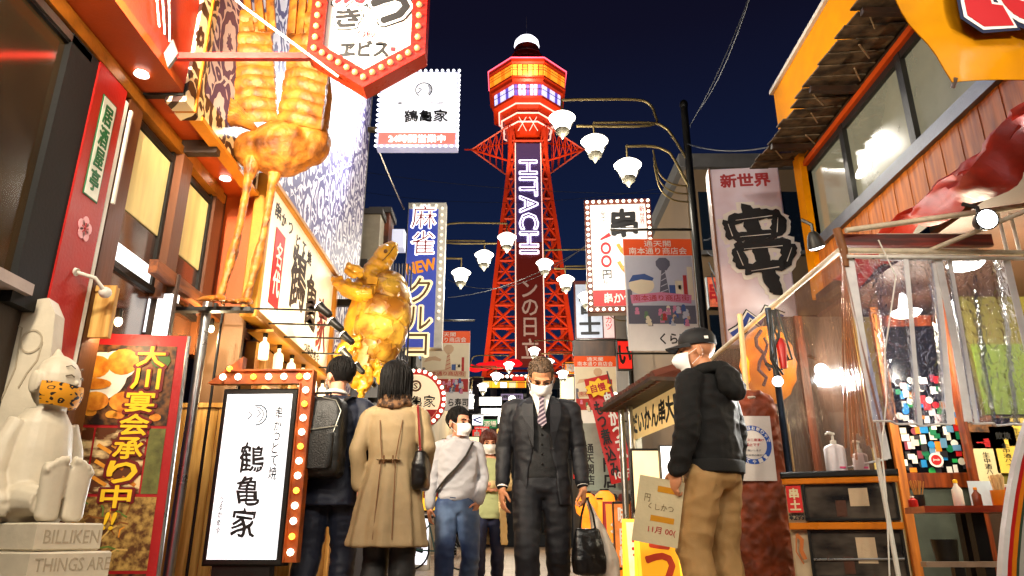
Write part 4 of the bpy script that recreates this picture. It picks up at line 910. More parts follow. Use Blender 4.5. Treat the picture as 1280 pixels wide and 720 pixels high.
bb_ = P(717, 446, Y=14.4); be_ = P(769, 446, Y=14.4); street_banner(bb_.x, be_.x, 14.37, bb_.z, True, 'small far shopping street banner right of the businessman')
# ---- hexagonal sign
hf = Frame((-.78, 3.25, 2.82)); hx = thing('hanging_sign', 'red framed pointed sign with brass bulbs and black brush lettering hanging at top left', 'sign', hf(0, 0))
HR = M('glossy_red_frame', '#b01408', .3, var=.1, coat=.4)
o_ = [(0, -.02), (.315, .19), (.315, 1.1), (-.315, 1.1), (-.315, .19)]; i_ = [(0, .09), (.235, .245), (.235, 1.03), (-.235, 1.03), (-.235, .245)]
m = MB(); m.poly(hf, i_, -.04, -.01)
face_h = two_tone('orange_white_sign_print', '#d9d2cc', '#d0884a', 3.0, .45, .5, .75, 0, detail=3); m.build('face', face_h, hx)
m = MB(); rs = []
for k in range(5):
    a, b_ = o_[k], i_[k]; rs.append([hf(*a, -.08), hf(*a, .03), hf(*b_, .03), hf(*b_, -.08)])
rs.append(rs[0]); m.rings(rs, cap=False); m.build('frame', HR, hx)
BRB = M('brass_bulb', '#c8a860', .25, .4, var=0, bump=0, em=.35, emcol='#ffe0a0')
pts = []
def seg(a, b, n): return [(a[0] + (b[0] - a[0]) * k / n, a[1] + (b[1] - a[1]) * k / n) for k in range(n)]
mid = [((a[0] + b[0]) / 2, (a[1] + b[1]) / 2) for a, b in zip(o_, i_)]
pts = seg(mid[1], mid[0], 6) + seg(mid[0], mid[4], 6) + seg((mid[1][0], mid[1][1]), (mid[2][0], mid[2][1]), 12)[1:] + seg(mid[4], mid[3], 12)
bulbs(hx, hf, pts, .017, BRB, .03)
# edge bulbs seen on the rim
def outl(fr, body, a, b, w_, h_, ink, halo, parent, bold=.02, vert=False, wob=.06, c=.0):
    m = MB(); m.text(fr, body, a, b, w_ * 1.13, h_ * 1.1, c, .002, bold + .07, vert, wob=wob); m.build('letter_outline', BLKT if halo is None else halo, parent)
    if halo is None:
        m = MB(); m.text(fr, body, a, b, w_ * 1.07, h_ * 1.05, c + .0025, .002, bold + .045, vert, wob=wob); m.build('letter_halo', WHT, parent)
    m = MB(); m.text(fr, body, a, b, w_, h_, c + .005, .002, bold, vert, wob=wob); m.build('letter', ink, parent)
outl(hf, 'つ', .105, .51, .2, .17, BLKT, None, hx, .06, c=-.009); outl(hf, 'か', .11, .75, .2, .22, BLKT, None, hx, .06, c=-.009)
outl(hf, '焼', -.12, .625, .16, .15, REDT, None, hx, .05, c=-.009); outl(hf, 'き', -.12, .45, .13, .12, BLKT, None, hx, .05, c=-.009); outl(hf, '串', -.12, .85, .17, .2, BLKT, None, hx, .05, c=-.009)
m = MB(); m.text(hf, 'ヱビス', -.02, .25, .26, .095, -.009, .003, .06, wob=.1); m.build('lettering', BLKT, hx)
m = MB(); m.ring2(hf, -.04, .345, .018, .023, -.009, -.006, 14); m.ring2(hf, .01, .345, .018, .023, -.009, -.006, 14); m.text(hf, '元祖', -.015, .345, .07, .022, -.009, .002, .02); m.build('round_stamps', REDT, hx)
m = MB(); m.fbox(hf, .125, .15, .235, .26, -.009, -.006); m.build('red_seal', REDT, hx)
arm = thing('wall_bracket', 'long red square tube arm carrying the hanging sign from the fascia', 'bracket', (XF, 3.25, 3.0))
zA = P(300, 71, Y=3.25).z
m = MB(); m.box((XF - .2, 3.235, zA - .018), (-1.09, 3.265, zA + .018)); m.build('bar', REDP, arm)
m = MB(); m.poly(Frame((XF + .04, 3.228, zA)), [(0, .09), (.04, 0), (0, -.09), (-.035, 0)], -.01, .01); m.build('joint_plate', STEEL, arm)
m = MB(); m.tube([(XF + .1, 3.0, 3.55), (-1.42, 3.1, 3.22), (-.92, 3.24, 2.88)], .007, 6); tag(m.build('guy_cable', WHITEP, None, True), 'pale taut cable running from upper left down to the pointed sign', 'cable')
# ---- white box sign
fr, w_, h_ = pxf(473, 573, 88, 182, 8.05); wsn = thing('lightbox_sign', 'white glowing box sign with crane emblem on a bracket high beside the arabesque wall', 'sign', fr(0, 0))
m = MB(); m.cham(fr, -w_ / 2, w_ / 2, -h_ / 2, h_ / 2, -.18, 0, .015); m.build('casing', M('white_casing', '#c8c8d8', .4, em=.3, emcol='#c8d0ff'), wsn)
WF = M('bright_box_face', '#ffffff', .4, var=0, bump=0, em=.72, emcol='#f6f8ff')
m = MB(); m.fbox(fr, -w_ / 2 + .03, w_ / 2 - .03, -h_ / 2 + .2, h_ / 2 - .03, .001, .006); m.build('face', WF, wsn)
m = MB(); m.fbox(fr, -w_ / 2 + .03, w_ / 2 - .03, -h_ / 2 + .03, -h_ / 2 + .195, .001, .006); m.build('salmon_band', M('salmon_lit_band', '#d87868', .4, var=0, bump=0, em=.55, emcol='#f08070'), wsn)
m = MB(); m.text(fr, '24時間営業中', 0, -h_ / 2 + .11, .72, .11, .0065, .003, .04); m.build('lettering', M('white_glow_letters', '#ffffff', em=1.2, var=0, bump=0), wsn)
m = MB(); m.text(fr, '鶴亀家', .1, -.12, .56, .17, .0065, .003, .03, wob=.12); m.build('lettering', BLKT, wsn)
m = MB(); m.text(fr, '串かつどて焼', .02, .07, .6, .04, .0065, .003, -.02, wob=.2); m.text(fr, '名代', -.3, -.1, .05, .16, .0065, .003, -.02, vert=True); m.build('fine_lettering', M('pale_grey_print', '#8a8a90', .5, var=0, bump=0), wsn)
m = MB(); m.ring2(fr, .06, .27, .1, .112, .0065, .009, 26, 1, -.9, 4.1); m.stroke(fr, [(-.02, .3), (.03, .28), (.0, .24), (-.02, .22)], .012, .0065, .009)
for k in range(8): a = -.7 + k * .22; m.stroke(fr, [(.06 + .07 * cos(a), .27 + .07 * sin(a)), (.06 + .115 * cos(a), .27 + .115 * sin(a))], .009, .0065, .009)
m.build('crane_emblem', BLKT, wsn); bulbs(wsn, fr, border(w_, h_, .075), .02, M('cold_bulb_glow', '#ffffff', em=2.2, emcol='#eef0ff', var=0, bump=0), .0)
m = MB(); m.box((XF, 8.1, fr.o.z - .3), (fr(-w_ / 2, 0).x, 8.16, fr.o.z - .25)); m.build('bracket', BRASSP, wsn)
m = MB(); m.box((XF, 8.1, fr.o.z + .25), (fr(-w_ / 2, 0).x, 8.16, fr.o.z + .3)); m.build('bracket', BRASSP, wsn)
light('AREA', fr(0, -.1, .1), 40, (.95, .97, 1), .8, parent=wsn, target=fr(0, -.1, 3))
light('SPOT', (-.9, 7.2, 5.2), 260, (.92, .94, 1), .15, parent=wsn, spot=110, target=(XF, 6.4, 4.9))
# ---- blue mahjong sign
fr, w_, h_ = pxf(506, 555, 250, 432, 11.4); mj = thing('mahjong_sign', 'tall blue neon sign with bulb column behind the left street lamp', 'sign', fr(0, 0))
BLU = M('blue_sign_face', '#3c4ea8', .4, var=.12, em=.22, emcol='#5868e0')
m = MB(); m.cham(fr, -w_ / 2, w_ / 2, -h_ / 2, h_ / 2, -.2, 0, .01); m.build('casing', WHITEP, mj); m = MB(); m.fbox(fr, -w_ / 2 + .02, w_ / 2 - .13, -h_ / 2 + .02, h_ / 2 - .13, .001, .006); m.build('face', BLU, mj)
NEOW = M('white_neon_tube_near', '#ffffff', em=1.5, emcol='#fff4f0', var=0, bump=0)
m = MB(); m.text(fr, '麻雀', -.05, h_ / 2 - .52, .42, .92, .007, .004, .05, vert=True); m.build('letter_outline', NEOW, mj)
m = MB(); m.text(fr, '麻雀', -.05, h_ / 2 - .52, .4, .9, .012, .004, -.008, vert=True); m.build('lettering', M('neon_red_letter', '#8a1820', em=.3, var=0, bump=0), mj)
m = MB(); m.text(fr, 'NEW', -.06, h_ / 2 - 1.2, .5, .2, .007, .01, .05, rot=.22); m.build('lettering', M('amber_letter', '#c87818', em=.5, emcol='#ff9820', var=0, bump=0), mj)
m = MB(); m.text(fr, 'クルコ', -.06, -h_ / 2 + .55, .42, 1.35, .007, .01, .09, vert=True); m.build('letter_outline', M('cream_neon', '#f0dca8', em=.8, emcol='#ffe8b0', var=0, bump=0), mj)
m = MB(); m.text(fr, 'クルコ', -.06, -h_ / 2 + .55, .4, 1.33, .019, .003, .0, vert=True); m.build('lettering', M('bronze_letter', '#7a5a30', var=0, bump=0), mj)
bulbs(mj, fr, [(w_ / 2 - .065, h_ / 2 - .12 - .125 * i) for i in range(17)] + [(-w_ / 2 + .1 + .13 * i, h_ / 2 - .065) for i in range(4)], .03, M('frosted_bulb', '#e8e0d0', em=.7, emcol='#fff0d8', var=0, bump=0))
# ---- round sign
fr, w_, h_ = pxf(478, 560, 458, 540, 9.2); rd = thing('round_sign', 'round cream sign ringed with white bulbs beside the woman in the trench coat', 'sign', fr(0, 0)); R0 = w_ / 2
m = MB(); m.disc(fr, 0, 0, R0 - .03, R0 - .03, -.1, 0, 36); m.build('casing', REDP, rd); m = MB(); m.disc(fr, 0, 0, R0 - .1, R0 - .1, .001, .01, 36); m.build('face', M('cream_round_face', '#f0dfb8', .5, em=.45, emcol='#ffe8c0', var=.03), rd)
m = MB(); m.poly(fr, [((R0 - .1) * cos(a), (R0 - .1) * sin(a)) for a in [radians(205 + 130 * i / 14) for i in range(15)]], .011, .014); m.build('red_segment', REDT, rd); m = MB(); m.text(fr, '営業中', .0, -.24, .34, .09, .015, .003, .03, rot=0); m.build('lettering', WHT, rd)
m = MB(); m.text(fr, '鶴亀家', .02, -.03, .48, .15, .011, .003, .01, wob=.12); m.build('lettering', BLKT, rd); m = MB(); m.ring2(fr, .0, .17, .05, .075, .011, .014); m.text(fr, 'S', 0, .17, .05, .07, .011, .003, .03); m.build('emblem', M('brown_print', '#6a4422', var=0, bump=0), rd)
bulbs(rd, fr, [((R0 - .05) * cos(2 * pi * k / 30), (R0 - .05) * sin(2 * pi * k / 30)) for k in range(30)], .024, BULBW, .0)
m = MB(); m.box((XF, 9.25, fr.o.z - .03), (fr(-R0, 0).x + .1, 9.3, fr.o.z + .03)); m.build('bracket', BLK, rd)
# ---- 串 100 yen sign with bulbs
fr, w_, h_ = pxf(733, 817, 247, 388, 10.6, -4); ku = thing('skewer_sign', 'tall white sign in brown bulb frame with black character and red hundred yen price', 'sign', fr(0, 0))
m = MB(); m.cham(fr, -w_ / 2, w_ / 2, -h_ / 2, h_ / 2, -.2, 0, .01); m.build('frame', M('brown_sign_frame', '#5c2414', .5), ku)
m = MB(); m.fbox(fr, -w_ / 2 + .09, w_ / 2 - .09, -h_ / 2 + .1, h_ / 2 - .1, .001, .006); m.build('face', M('pale_sign_face', '#ddd6cc', .5, em=.35, emcol='#fff4ea', var=.05), ku)
m = MB(); m.fbox(fr, -w_ / 2 + .09, w_ / 2 - .09, -h_ / 2 + .1, -h_ / 2 + .36, .0065, .008); m.build('red_band', M('red_sign_band', '#b01818', .5, em=.1, var=0, bump=0), ku)
m = MB(); m.text(fr, '串', .08, h_ / 2 - .43, .4, .48, .007, .004, .06, wob=.1); m.build('lettering', BLKT, ku)
m = MB(); m.stroke(fr, [(-.3, .25), (-.14, .34)], [.03, .07], .007, .011); m.ring2(fr, -.22, .1, .05, .085, .007, .011, 20, 1.25); m.ring2(fr, -.22, -.12, .05, .085, .007, .011, 20, 1.25); m.build('red_numerals', REDT, ku)
m = MB(); m.text(fr, '円', -.22, -.34, .14, .14, .007, .004, .02, wob=.1); m.text(fr, '全て', -.24, h_ / 2 - .3, .08, .18, .007, .004, .01, vert=True); m.text(fr, 'ち', -.25, -.47, .07, .07, .007, .004); m.build('lettering', BLKT, ku)
m = MB(); m.text(fr, '新世界', w_ / 2 - .15, h_ / 2 - .3, .08, .32, .007, .004, .01, vert=True); m.build('lettering', REDT, ku)
m = MB(); m.text(fr, '串かつ大', .02, -h_ / 2 + .23, .6, .17, .0085, .003, .03, wob=.15); m.build('lettering', WHT, ku)
for k, (a, b_) in enumerate(((.03, .05), (.08, -.02), (.14, -.12), (.03, -.25), (.12, -.32))):
    m = MB(); m.stroke(fr, [(a - .06, b_ + .12), (a, b_), (a + .07, b_ - .08)], .06, .0065 + .0008 * k, .0072 + .0008 * k); m.build('skewer_print', FRY if k % 2 else M('golden_print', '#c8901c', .5, var=.2), ku)
bulbs(ku, fr, border(w_, h_, .098, .045), .027, BULBW)
# ---- 富士 sign
fr, w_, h_ = pxf(718, 768, 350, 424, 16.2, -3); fj = thing('fuji_sign', 'grey blue sign with two large black characters behind the hanging lamps', 'sign', fr(0, 0))
m = MB(); m.cham(fr, -w_ / 2, w_ / 2, -h_ / 2, h_ / 2, -.2, 0, .01); m.build('casing', M('dark_red_casing', '#4a1a14', .5), fj); m = MB(); m.fbox(fr, -w_ / 2 + .04, w_ / 2 - .3, -h_ / 2 + .04, h_ / 2 - .1, .001, .006); m.build('face', M('grey_blue_face', '#98a0b0', .5, em=.2), fj)
m = MB(); m.fbox(fr, w_ / 2 - .27, w_ / 2 - .03, -h_ / 2 + .04, h_ / 2 - .1, .001, .006); m.build('side_face', M('grey_pink_face', '#b8a0a0', .5, em=.2), fj)
m = MB(); m.text(fr, '富士', -.12, -.12, .46, .95, .007, .005, .05, vert=True); m.build('lettering', BLKT, fj); m = MB(); m.text(fr, 'ソフト串カツ', w_ / 2 - .15, 0, .14, 1.0, .007, .005, .01, vert=True); m.build('lettering', REDT, fj)
# ---- 専門店 sign
fr, w_, h_ = pxf(726, 778, 528, 614, 12.2, -4); sm = thing('speciality_shop_sign', 'pale green grey sign with black vertical characters under the tilted red banner', 'sign', fr(0, 0))
m = MB(); m.cham(fr, -w_ / 2, w_ / 2, -h_ / 2, h_ / 2, -.15, 0, .01); m.build('board', M('pale_green_board', '#8f9a88', .5, em=.12), sm)
m = MB(); m.text(fr, 'ツ専門店', .12, -.02, .2, .95, .002, .005, .05, vert=True); m.text(fr, '通天閣店', -.2, -.12, .14, .66, .002, .005, .03, vert=True); m.build('lettering', BLKT, sm)
# ---- tilted red banner
c0 = P(762, 535, Y=11.6); fr = Frame(c0, (cos(.22), 0, sin(.22)), (-sin(.22), 0, cos(.22))); tb = thing('tilted_banner', 'narrow red nobori banner leaning with yellow burst and white and black characters', 'banner', c0)
m = MB(); rs = [[fr(a, b_, .03 * sin(b_ * 7) + c_) for a, c_ in ((-.2, 0), (.2, .02), (.2, .012), (-.2, -.008))] for b_ in [-.85 + 1.7 * k / 16 for k in range(17)]]; m.rings(rs); m.build('cloth', M('nobori_red', '#b81414', .5, em=.08), tb, True)
m = MB(); m.poly(fr, [((.17 if k % 2 else .23) * cos(pi * k / 9) - .02, .66 + (.11 if k % 2 else .16) * sin(pi * k / 9)) for k in range(18)], .05, .055); m.build('yellow_burst', YL, tb); m = MB(); m.text(fr, '自慢', -.02, .66, .24, .13, .056, .003, .04); m.build('lettering', REDT, tb)
m = MB(); m.text(fr, 'もつ煮込み', -.1, -.15, .14, 1.2, .05, .004, .04, vert=True); m.build('lettering', BLKT, tb); m = MB(); m.text(fr, '串かつ一本', .09, .0, .13, 1.1, .05, .004, .05, vert=True); m.build('lettering', WHT, tb)
m = MB(); m.text(fr, '100円', .03, -.74, .3, .12, .05, .004, .04); m.build('lettering', WHT, tb)
m = MB(); m.tube([fr(.22, -1.0, 0), fr(.2, .9, 0)], .012, 6); m.build('pole', STEEL, tb, True)
# ---- 新世界 串 tall sign
fr, w_, h_ = pxf(899, 985, 205, 425, 6.75, -6); fr.o = fr.o + V((.0, 0, 0)); ns_ = thing('tall_skewer_sign', 'tall lilac white board with red heading and huge black brush character at right', 'sign', fr(0, 0))
LIL = two_tone('lilac_weathered_board', '#e4dcec', '#c8acb4', 1.6, .5, .45, .75, .05)
m = MB(); m.cham(fr, -w_ / 2, w_ / 2, -h_ / 2, h_ / 2, -.16, 0, .012); m.build('board', LIL, ns_)
m = MB(); m.fbox(fr, -w_ / 2 - .02, -w_ / 2 - .001, -h_ / 2, h_ / 2, -.17, .01); m.build('edge_trim', M('brown_edge', '#7a4a2a', .5), ns_)
m = MB(); m.text(fr, '新世界', .0, h_ / 2 - .15, .5, .15, .001, .004, .05); m.build('lettering', M('faded_red_letters', '#a83038', .5, var=0, bump=0), ns_)
SK = [([(-.3, .44), (.05, .52), (.34, .5)], .1), ([(-.3, .44), (-.25, .2)], .11), ([(.34, .5), (.28, .22)], .12), ([(-.25, .2), (.0, .25), (.28, .24)], .09),
      ([(-.24, .08), (.1, .13), (.42, .1)], .1), ([(-.24, .08), (-.16, -.2)], .11), ([(.42, .1), (.32, -.16)], .12), ([(-.16, -.22), (.08, -.17), (.32, -.17)], .1), ([(-.06, .66), (.02, .2), (.1, -.2), (.2, -.54)], .12)]
def brush(dw, c, mat, nm):
    rnd = random.Random(5)
    for n_, (pts_, wd) in enumerate(SK):
        pp = curve([(x, y, 0) for x, y in pts_], 8); a, b_ = pp[-2], pp[-1]; pp[-1] = b_ + (b_ - a).normalized() * (dw / 2); a, b_ = pp[0], pp[1]; pp[0] = a + (a - b_).normalized() * (dw / 2)
        N = len(pp); ws_ = [wd * (1.15 + .16 * sin(i * .9 + n_ * 2) + .1 * sin(i * 2.3 + n_)) * (.72 if i in (0, N - 1) else (.9 if i in (1, N - 2) else 1)) + dw for i in range(N)]
        m = MB(); m.stroke(Frame(fr(0.02, -.02, 0), fr.r, fr.u), [(p_.x * .82 + .006 * sin(i * 3 + n_), p_.y * .82 + .006 * cos(i * 4 + n_)) for i, p_ in enumerate(pp)], ws_, c, c + .004); c += .0003; m.build(nm, mat, ns_)
brush(.085, .001, WHT, 'brush_halo'); brush(0, .0155, BLKT, 'brush_stroke')
rnd = random.Random(9)
for pts_, wd in SK[:8]:      # dry brush streaks
    a, b_ = V(pts_[0]), V(pts_[-1]); q = (b_ - a).normalized(); nn = V((-q.y, q.x)) * wd * rnd.uniform(-.25, .25); m = MB(); m.stroke(Frame(fr(.02, -.02, 0), fr.r, fr.u), [tuple((a.lerp(b_, .15) + nn) * .82), tuple((a.lerp(b_, .85) + nn * .6) * .82)], [.004, .009], .0225, .0235); m.build('brush_streak', WHT, ns_)
m = MB(); m.stroke(fr, [(-.3, -.86), (-.2, -.8), (-.12, -.66), (-.02, -.75), (.06, -.62), (.2, -.7)], .13, .001, .005); m.build('wave_outline', BLKT, ns_); m = MB(); m.stroke(fr, [(-.3, -.86), (-.2, -.8), (-.12, -.66), (-.02, -.75), (.06, -.62), (.2, -.7)], .1, .006, .008); m.build('wave_halo', WHT, ns_)
m = MB(); m.stroke(fr, [(-.3, -.86), (-.2, -.8), (-.12, -.66), (-.02, -.75), (.06, -.62), (.2, -.7)], .055, .009, .011); m.build('blue_wave', M('royal_blue_print', '#1c3a90', var=0, bump=0), ns_)
for z in (-.3, .25): m = MB(); m.box((fr.o.x + w_ / 2 - .05, 6.8, fr.o.z + z), (2.82, 6.86, fr.o.z + z + .07)); m.build('bracket', DKWOOD, ns_)
# ---- overhead wires
WIREM = M('dark_cable', '#23262c', .6, var=0, bump=0)
def wire(a, b, sag, label, r=.008, mat=None):
    a, b = V(a), V(b); m = MB(); m.tube([a.lerp(b, k / 12) - V((0, 0, sag * 4 * (k / 12) * (1 - k / 12))) for k in range(13)], r, 4); tag(m.build('overhead_cable', mat or WIREM), label, 'cable')
wire(P(939, -10, Y=7), P(862, 158, Y=8.7), .1, 'overhead cable slanting from the top edge down to the right street lamp')
wire(P(940, -10, Y=6), P(872, 140, Y=8.7), .15, 'second slack cable beside the slanting one above the right street lamp')
wire(P(860, 180, Y=8.7), P(985, 178, Y=6.2), .1, 'short cable from the right street lamp to the yellow trimmed roof')
wire(P(470, 180, Y=8.1), P(505, 262, Y=11.4), .02, 'thin cable from the white box sign down to the blue sign', .012, BRASSP)
wire(P(560, 372, Y=14), P(760, 290, Y=12), .25, 'long pale cable crossing in front of the tower below the left globes', .007, STEEL)
wire(P(560, 350, Y=15), P(740, 300, Y=12), .5, 'lower sagging pale cable crossing the tower legs', .006, STEEL)
wire(P(455, 215, Y=20), P(900, 240, Y=20), .3, 'faint far cable crossing the whole sky behind the tower'); wire(P(455, 240, Y=26), P(830, 235, Y=22), .5, 'second faint far cable crossing the sky')
wire(P(590, 455, Y=20), P(735, 462, Y=16), .2, 'cable crossing low above the businessman'); wire(P(585, 470, Y=22), P(720, 470, Y=20), .2, 'lower cable above the far shops')
for k in range(4): wire(P(880 + k * 3, 300 + k * 14, Y=8.7), P(905, 262 + k * 40, Y=8.2), .12, ['uppermost', 'second', 'third', 'lowest'][k] + ' looping cable between the right lamp post and tall sign', .01)
# ================================================================== right hand building
XR = 2.8
rb = thing('yellow_trimmed_building', 'two storey eatery with yellow orange trim, shingled eave and long windows on the right', 'restaurant', (XR, 5, 0))
YO = M('yellow_orange_fascia', '#e69200', .8, var=.12, spec=.1); 
def bx(name, mat, a, b, parent=None, **k): return part(parent or rb, name, mat, a, b, **k)
zs = 3.03; ze = 4.0
bx('fascia', YO, (2.5, -1, 4.03), (2.56, 5.9, 4.58)); bx('fascia', YO, (2.561, 5.84, 4.03), (2.9, 5.9, 4.58)); bx('fascia_cap', WHITEP, (2.47, -1, 4.58), (2.58, 5.93, 4.62))
bx('corner_post', YO, (2.72, 6.05, 2.6), (2.86, 6.2, 4.3)); bx('upper_wall', M('upper_wall_render', '#4c3c28', .7), (XR, -1, 4.05), (XR + .1, 6.2, 4.5))
SHG = two_tone('weathered_shingle', '#6a5a44', '#2c231a', 9, .8, .35, .65, .5)
rnd = random.Random(4); y = 6.3; i = 0
while y > 1.6:
    for j, (xa, xb) in enumerate(((2.36, 2.52), (2.505, 2.66), (2.645, XR - .02))):
        dx = rnd.uniform(-.035, .02) if j == 0 else rnd.uniform(-.012, .012); m = MB(); zt = 3.985 + .012 * j + rnd.uniform(-.004, .004)
        q = [V((xa + dx, y + .02, zt + .012)), V((xb, y + .02, zt + .016)), V((xb, y - .15, zt - .004)), V((xa + dx, y - .146, zt - .008 + rnd.uniform(-.004, .004)))]
        m.rings([[p_ for p_ in q], [p_ + V((0, 0, .012)) for p_ in q]]); m.build('shingle', SHG, rb)
    y -= .15; i += 1
for k in range(13):
    ya = 2.2 + k * .31 + .05 * sin(k * 3.1); xa = 2.44 + .09 * (k % 3); m = MB(); m.tube([(xa, ya, 3.965), (xa + .12 + .03 * (k % 2), ya + .16, 3.968)], .0065, 5); m.build('pale_batten', M('pale_batten', '#9a8664', .7, var=.2), rb, True)
for y in (2.2, 3.1, 4.0, 4.9, 5.8): bx('eave_bracket', DKWOOD, (2.38, y, 3.93), (2.8, y + .045, 3.975))
bx('gutter', M('orange_gutter', '#b8450c', .4, var=.2), (XR - .05, 1.2, 3.88), (XR - .01, 6.25, 3.93)); bx('gutter_board', DKWOOD, (XR - .03, 1.2, 3.93), (XR - .0, 6.25, 3.98))
# long window
GLS = M('reflective_window_glass', '#6e6a58', .06, var=.5, vs=1.6, bump=0, coat=1, stretch=(1, 1, .35))
wf = bx('window', M('glowing_haze_glass', '#5c5a48', .12, var=.45, vs=1.8, bump=0, coat=1, em=.22, emcol='#b8b498'), (XR + .02, -.5, zs + .08), (XR + .03, 6.1, 3.88)); FRM = M('dark_bronze_frame', '#2a2a28', .4, .4)  # glass emission stands in for the pale reflections on the panes
for y in (-.2, 1.1, 2.25, 3.3, 4.35, 5.3, 6.05): bx('mullion', FRM, (XR - .02, y, zs), (XR + .03, y + .07, 3.88), wf)
bx('top_frame', FRM, (XR - .015, -.5, 3.82), (XR + .028, 6.1, 3.879), wf); bx('sill', M('grey_sill', '#6c7078', .4, .5), (XR - .07, -.5, zs - .02), (XR + .02, 6.12, zs + .08), wf)
RMI = M('lamp_and_reflection_glow', '#ffffff', em=5, emcol='#fff8e8', var=0, bump=0)
# cladding boards
CED = two_tone('orange_cedar_board', '#c47424', '#8a4a14', 5, .5, .35, .65, .2, stretch=(5, 5, .4)); y = 6.1; k = 0
while y > 1.2:
    bx('cladding_board', CED, (XR - .03 - .004 * (k % 2), y - .098, 2.62), (XR + .0, y, zs - .022)); y -= .1; k += 1
bx('lower_beam', DKWOOD, (XR - .09, .8, 2.55), (XR + .0, 6.1, 2.618))
# lamp reflections on the upper window, shaped as flat glowing blobs
for (y, z) in ((5.15, 3.35), (3.4, 3.55), (2.6, 3.5)):
    t = thing('window_reflection', 'glowing blob standing in for a lamp reflection at the upper window', 'lamp', (XR - .0, y, z)); t['label'] = {5.15: 'white glowing blob as a lamp reflection low in the farther upper pane', 3.4: 'white glowing blob as a lamp reflection behind the yellow banner corner', 2.6: 'white glowing blob as a window lamp reflection nearest the camera'}[y]
    m = MB(); m.ell((XR + .01, y, z), (.02, .12, .045), 14, 8); m.build('globe', RMI, t, True)
# red awning tarp gathered under the cladding
m = MB(); nx_, nz_ = 60, 12; A, B = V((XR - .1, 5.45, 2.6)), V((XR - .16, 1.5, 2.66)); g = []
for side in (0, 1):
    for i in range(nx_ + 1):
        u = i / nx_; top = A.lerp(B, u); sag = .12 + .2 * u + .05 * sin(u * 17) + .035 * sin(u * 41)
        for k in range(nz_ + 1):
            v = k / nz_; fold = .022 * sin(v * 13 + u * 37) + .018 * sin(v * 23 - u * 61) + .012 * sin(u * 97); g.append(top + V((-.1 * sin(pi * v) - .14 * u * sin(pi * v) - fold * sin(pi * v) + .006 * side, .05 * sin(u * 50 + v * 5) * v, -sag * v + .02 * fold)))
n_ = (nx_ + 1) * (nz_ + 1)
for s_ in (0, 1):
    for i in range(nx_):
        for k in range(nz_):
            a = s_ * n_ + i * (nz_ + 1) + k; q = (a, a + 1, a + nz_ + 2, a + nz_ + 1); m.f.append(q if s_ else q[::-1])
m.v = g; tag(m.build('red_awning', M('red_tarp', '#a82410', .5, var=.3, vs=9, bump=.6, bs=14), None, True), 'gathered red tarpaulin awning draped under the cedar cladding', 'awning')
# open ground floor interior
YW = M('cream_yellow_wall', '#cbb468', .6, var=.12, vs=3); OLV = M('olive_wall', '#6c621c', .6, var=.15, vs=3)
ins = thing('eatery_interior', 'bright cream and olive room seen behind the plastic curtains', 'room', (3.6, 6.8, 0))
YB = 6.4
part(ins, 'back_wall', YW, (3.14, YB, 0), (3.55, YB + .06, 2.5)); part(ins, 'timber_wall', DKWOOD, (2.35, YB - .01, 0), (3.13, YB + .06, 2.5)); part(ins, 'back_wall', OLV, (3.77, YB - .6, 0), (6.6, YB - .54, 2.5)); part(ins, 'ceiling', M('brown_ceiling', '#4a2c18', .7), (2.86, 2.5, 2.5), (6.6, YB + .06, 2.54)); part(ins, 'floor', M('interior_floor', '#6e5a48', .5), (2.9, 1.5, .02), (6.6, YB, .05))
part(ins, 'side_wall', OLV, (6.5, 1.5, .05), (6.56, YB - .6, 2.5))
part(ins, 'green_panel', M('lime_green_panel', '#66781e', .6, var=.15), (3.8, YB - .625, 1.5), (5.9, YB - .605, 2.08))
part(ins, 'timber_post', WOODR, (3.6, YB - .62, .05), (3.655, YB - .54, 2.5)); part(ins, 'timber_post', DKWOOD, (3.66, YB - .61, .05), (3.765, YB - .54, 2.5)); 
for x in (2.6, 3.52): part(ins, 'timber_post', WOODR, (x, YB - .04, 0), (x + .07, YB - .002, 2.5))
part(ins, 'orange_post', M('yellow_orange_post', '#d89018', .5), (3.44, YB - .05, 0), (3.515, YB - .004, 2.5))
pw = part(ins, 'picture_window', M('dark_picture', '#2a2018', .2, coat=.5), (3.22, YB - .035, 1.1), (3.4, YB - .012, 1.5))
for q in (((3.18, YB - .05, 1.05), (3.22, YB - .005, 1.55)), ((3.4, YB - .05, 1.05), (3.44, YB - .005, 1.55)), ((3.22, YB - .05, 1.05), (3.4, YB - .005, 1.1)), ((3.22, YB - .05, 1.5), (3.4, YB - .005, 1.55))): part(pw, 'frame', WOODR, *q)
for k, (x, y, z) in enumerate(((3.1, 4.6, 2.34), (3.2, 5.6, 2.3), (3.9, 4.2, 2.36), (4.6, 4.6, 2.36))):
    t = thing('ceiling_lamp', ['round ceiling lamp glowing behind the left plastic curtain', 'lower round ceiling lamp behind the left plastic curtain', 'ceiling lamp between the two plastic curtains', 'ceiling lamp behind the right plastic curtain'][k], 'lamp', (x, y, z)); m = MB(); m.lathe([(.09, -.03), (.12, 0), (.05, .03), (.02, .16)], (x, y, z), n=16); m.build('shade', RMI, t, True); light('POINT', (x, y, z - .15), 56, (1, .88, .62), .1, parent=t)
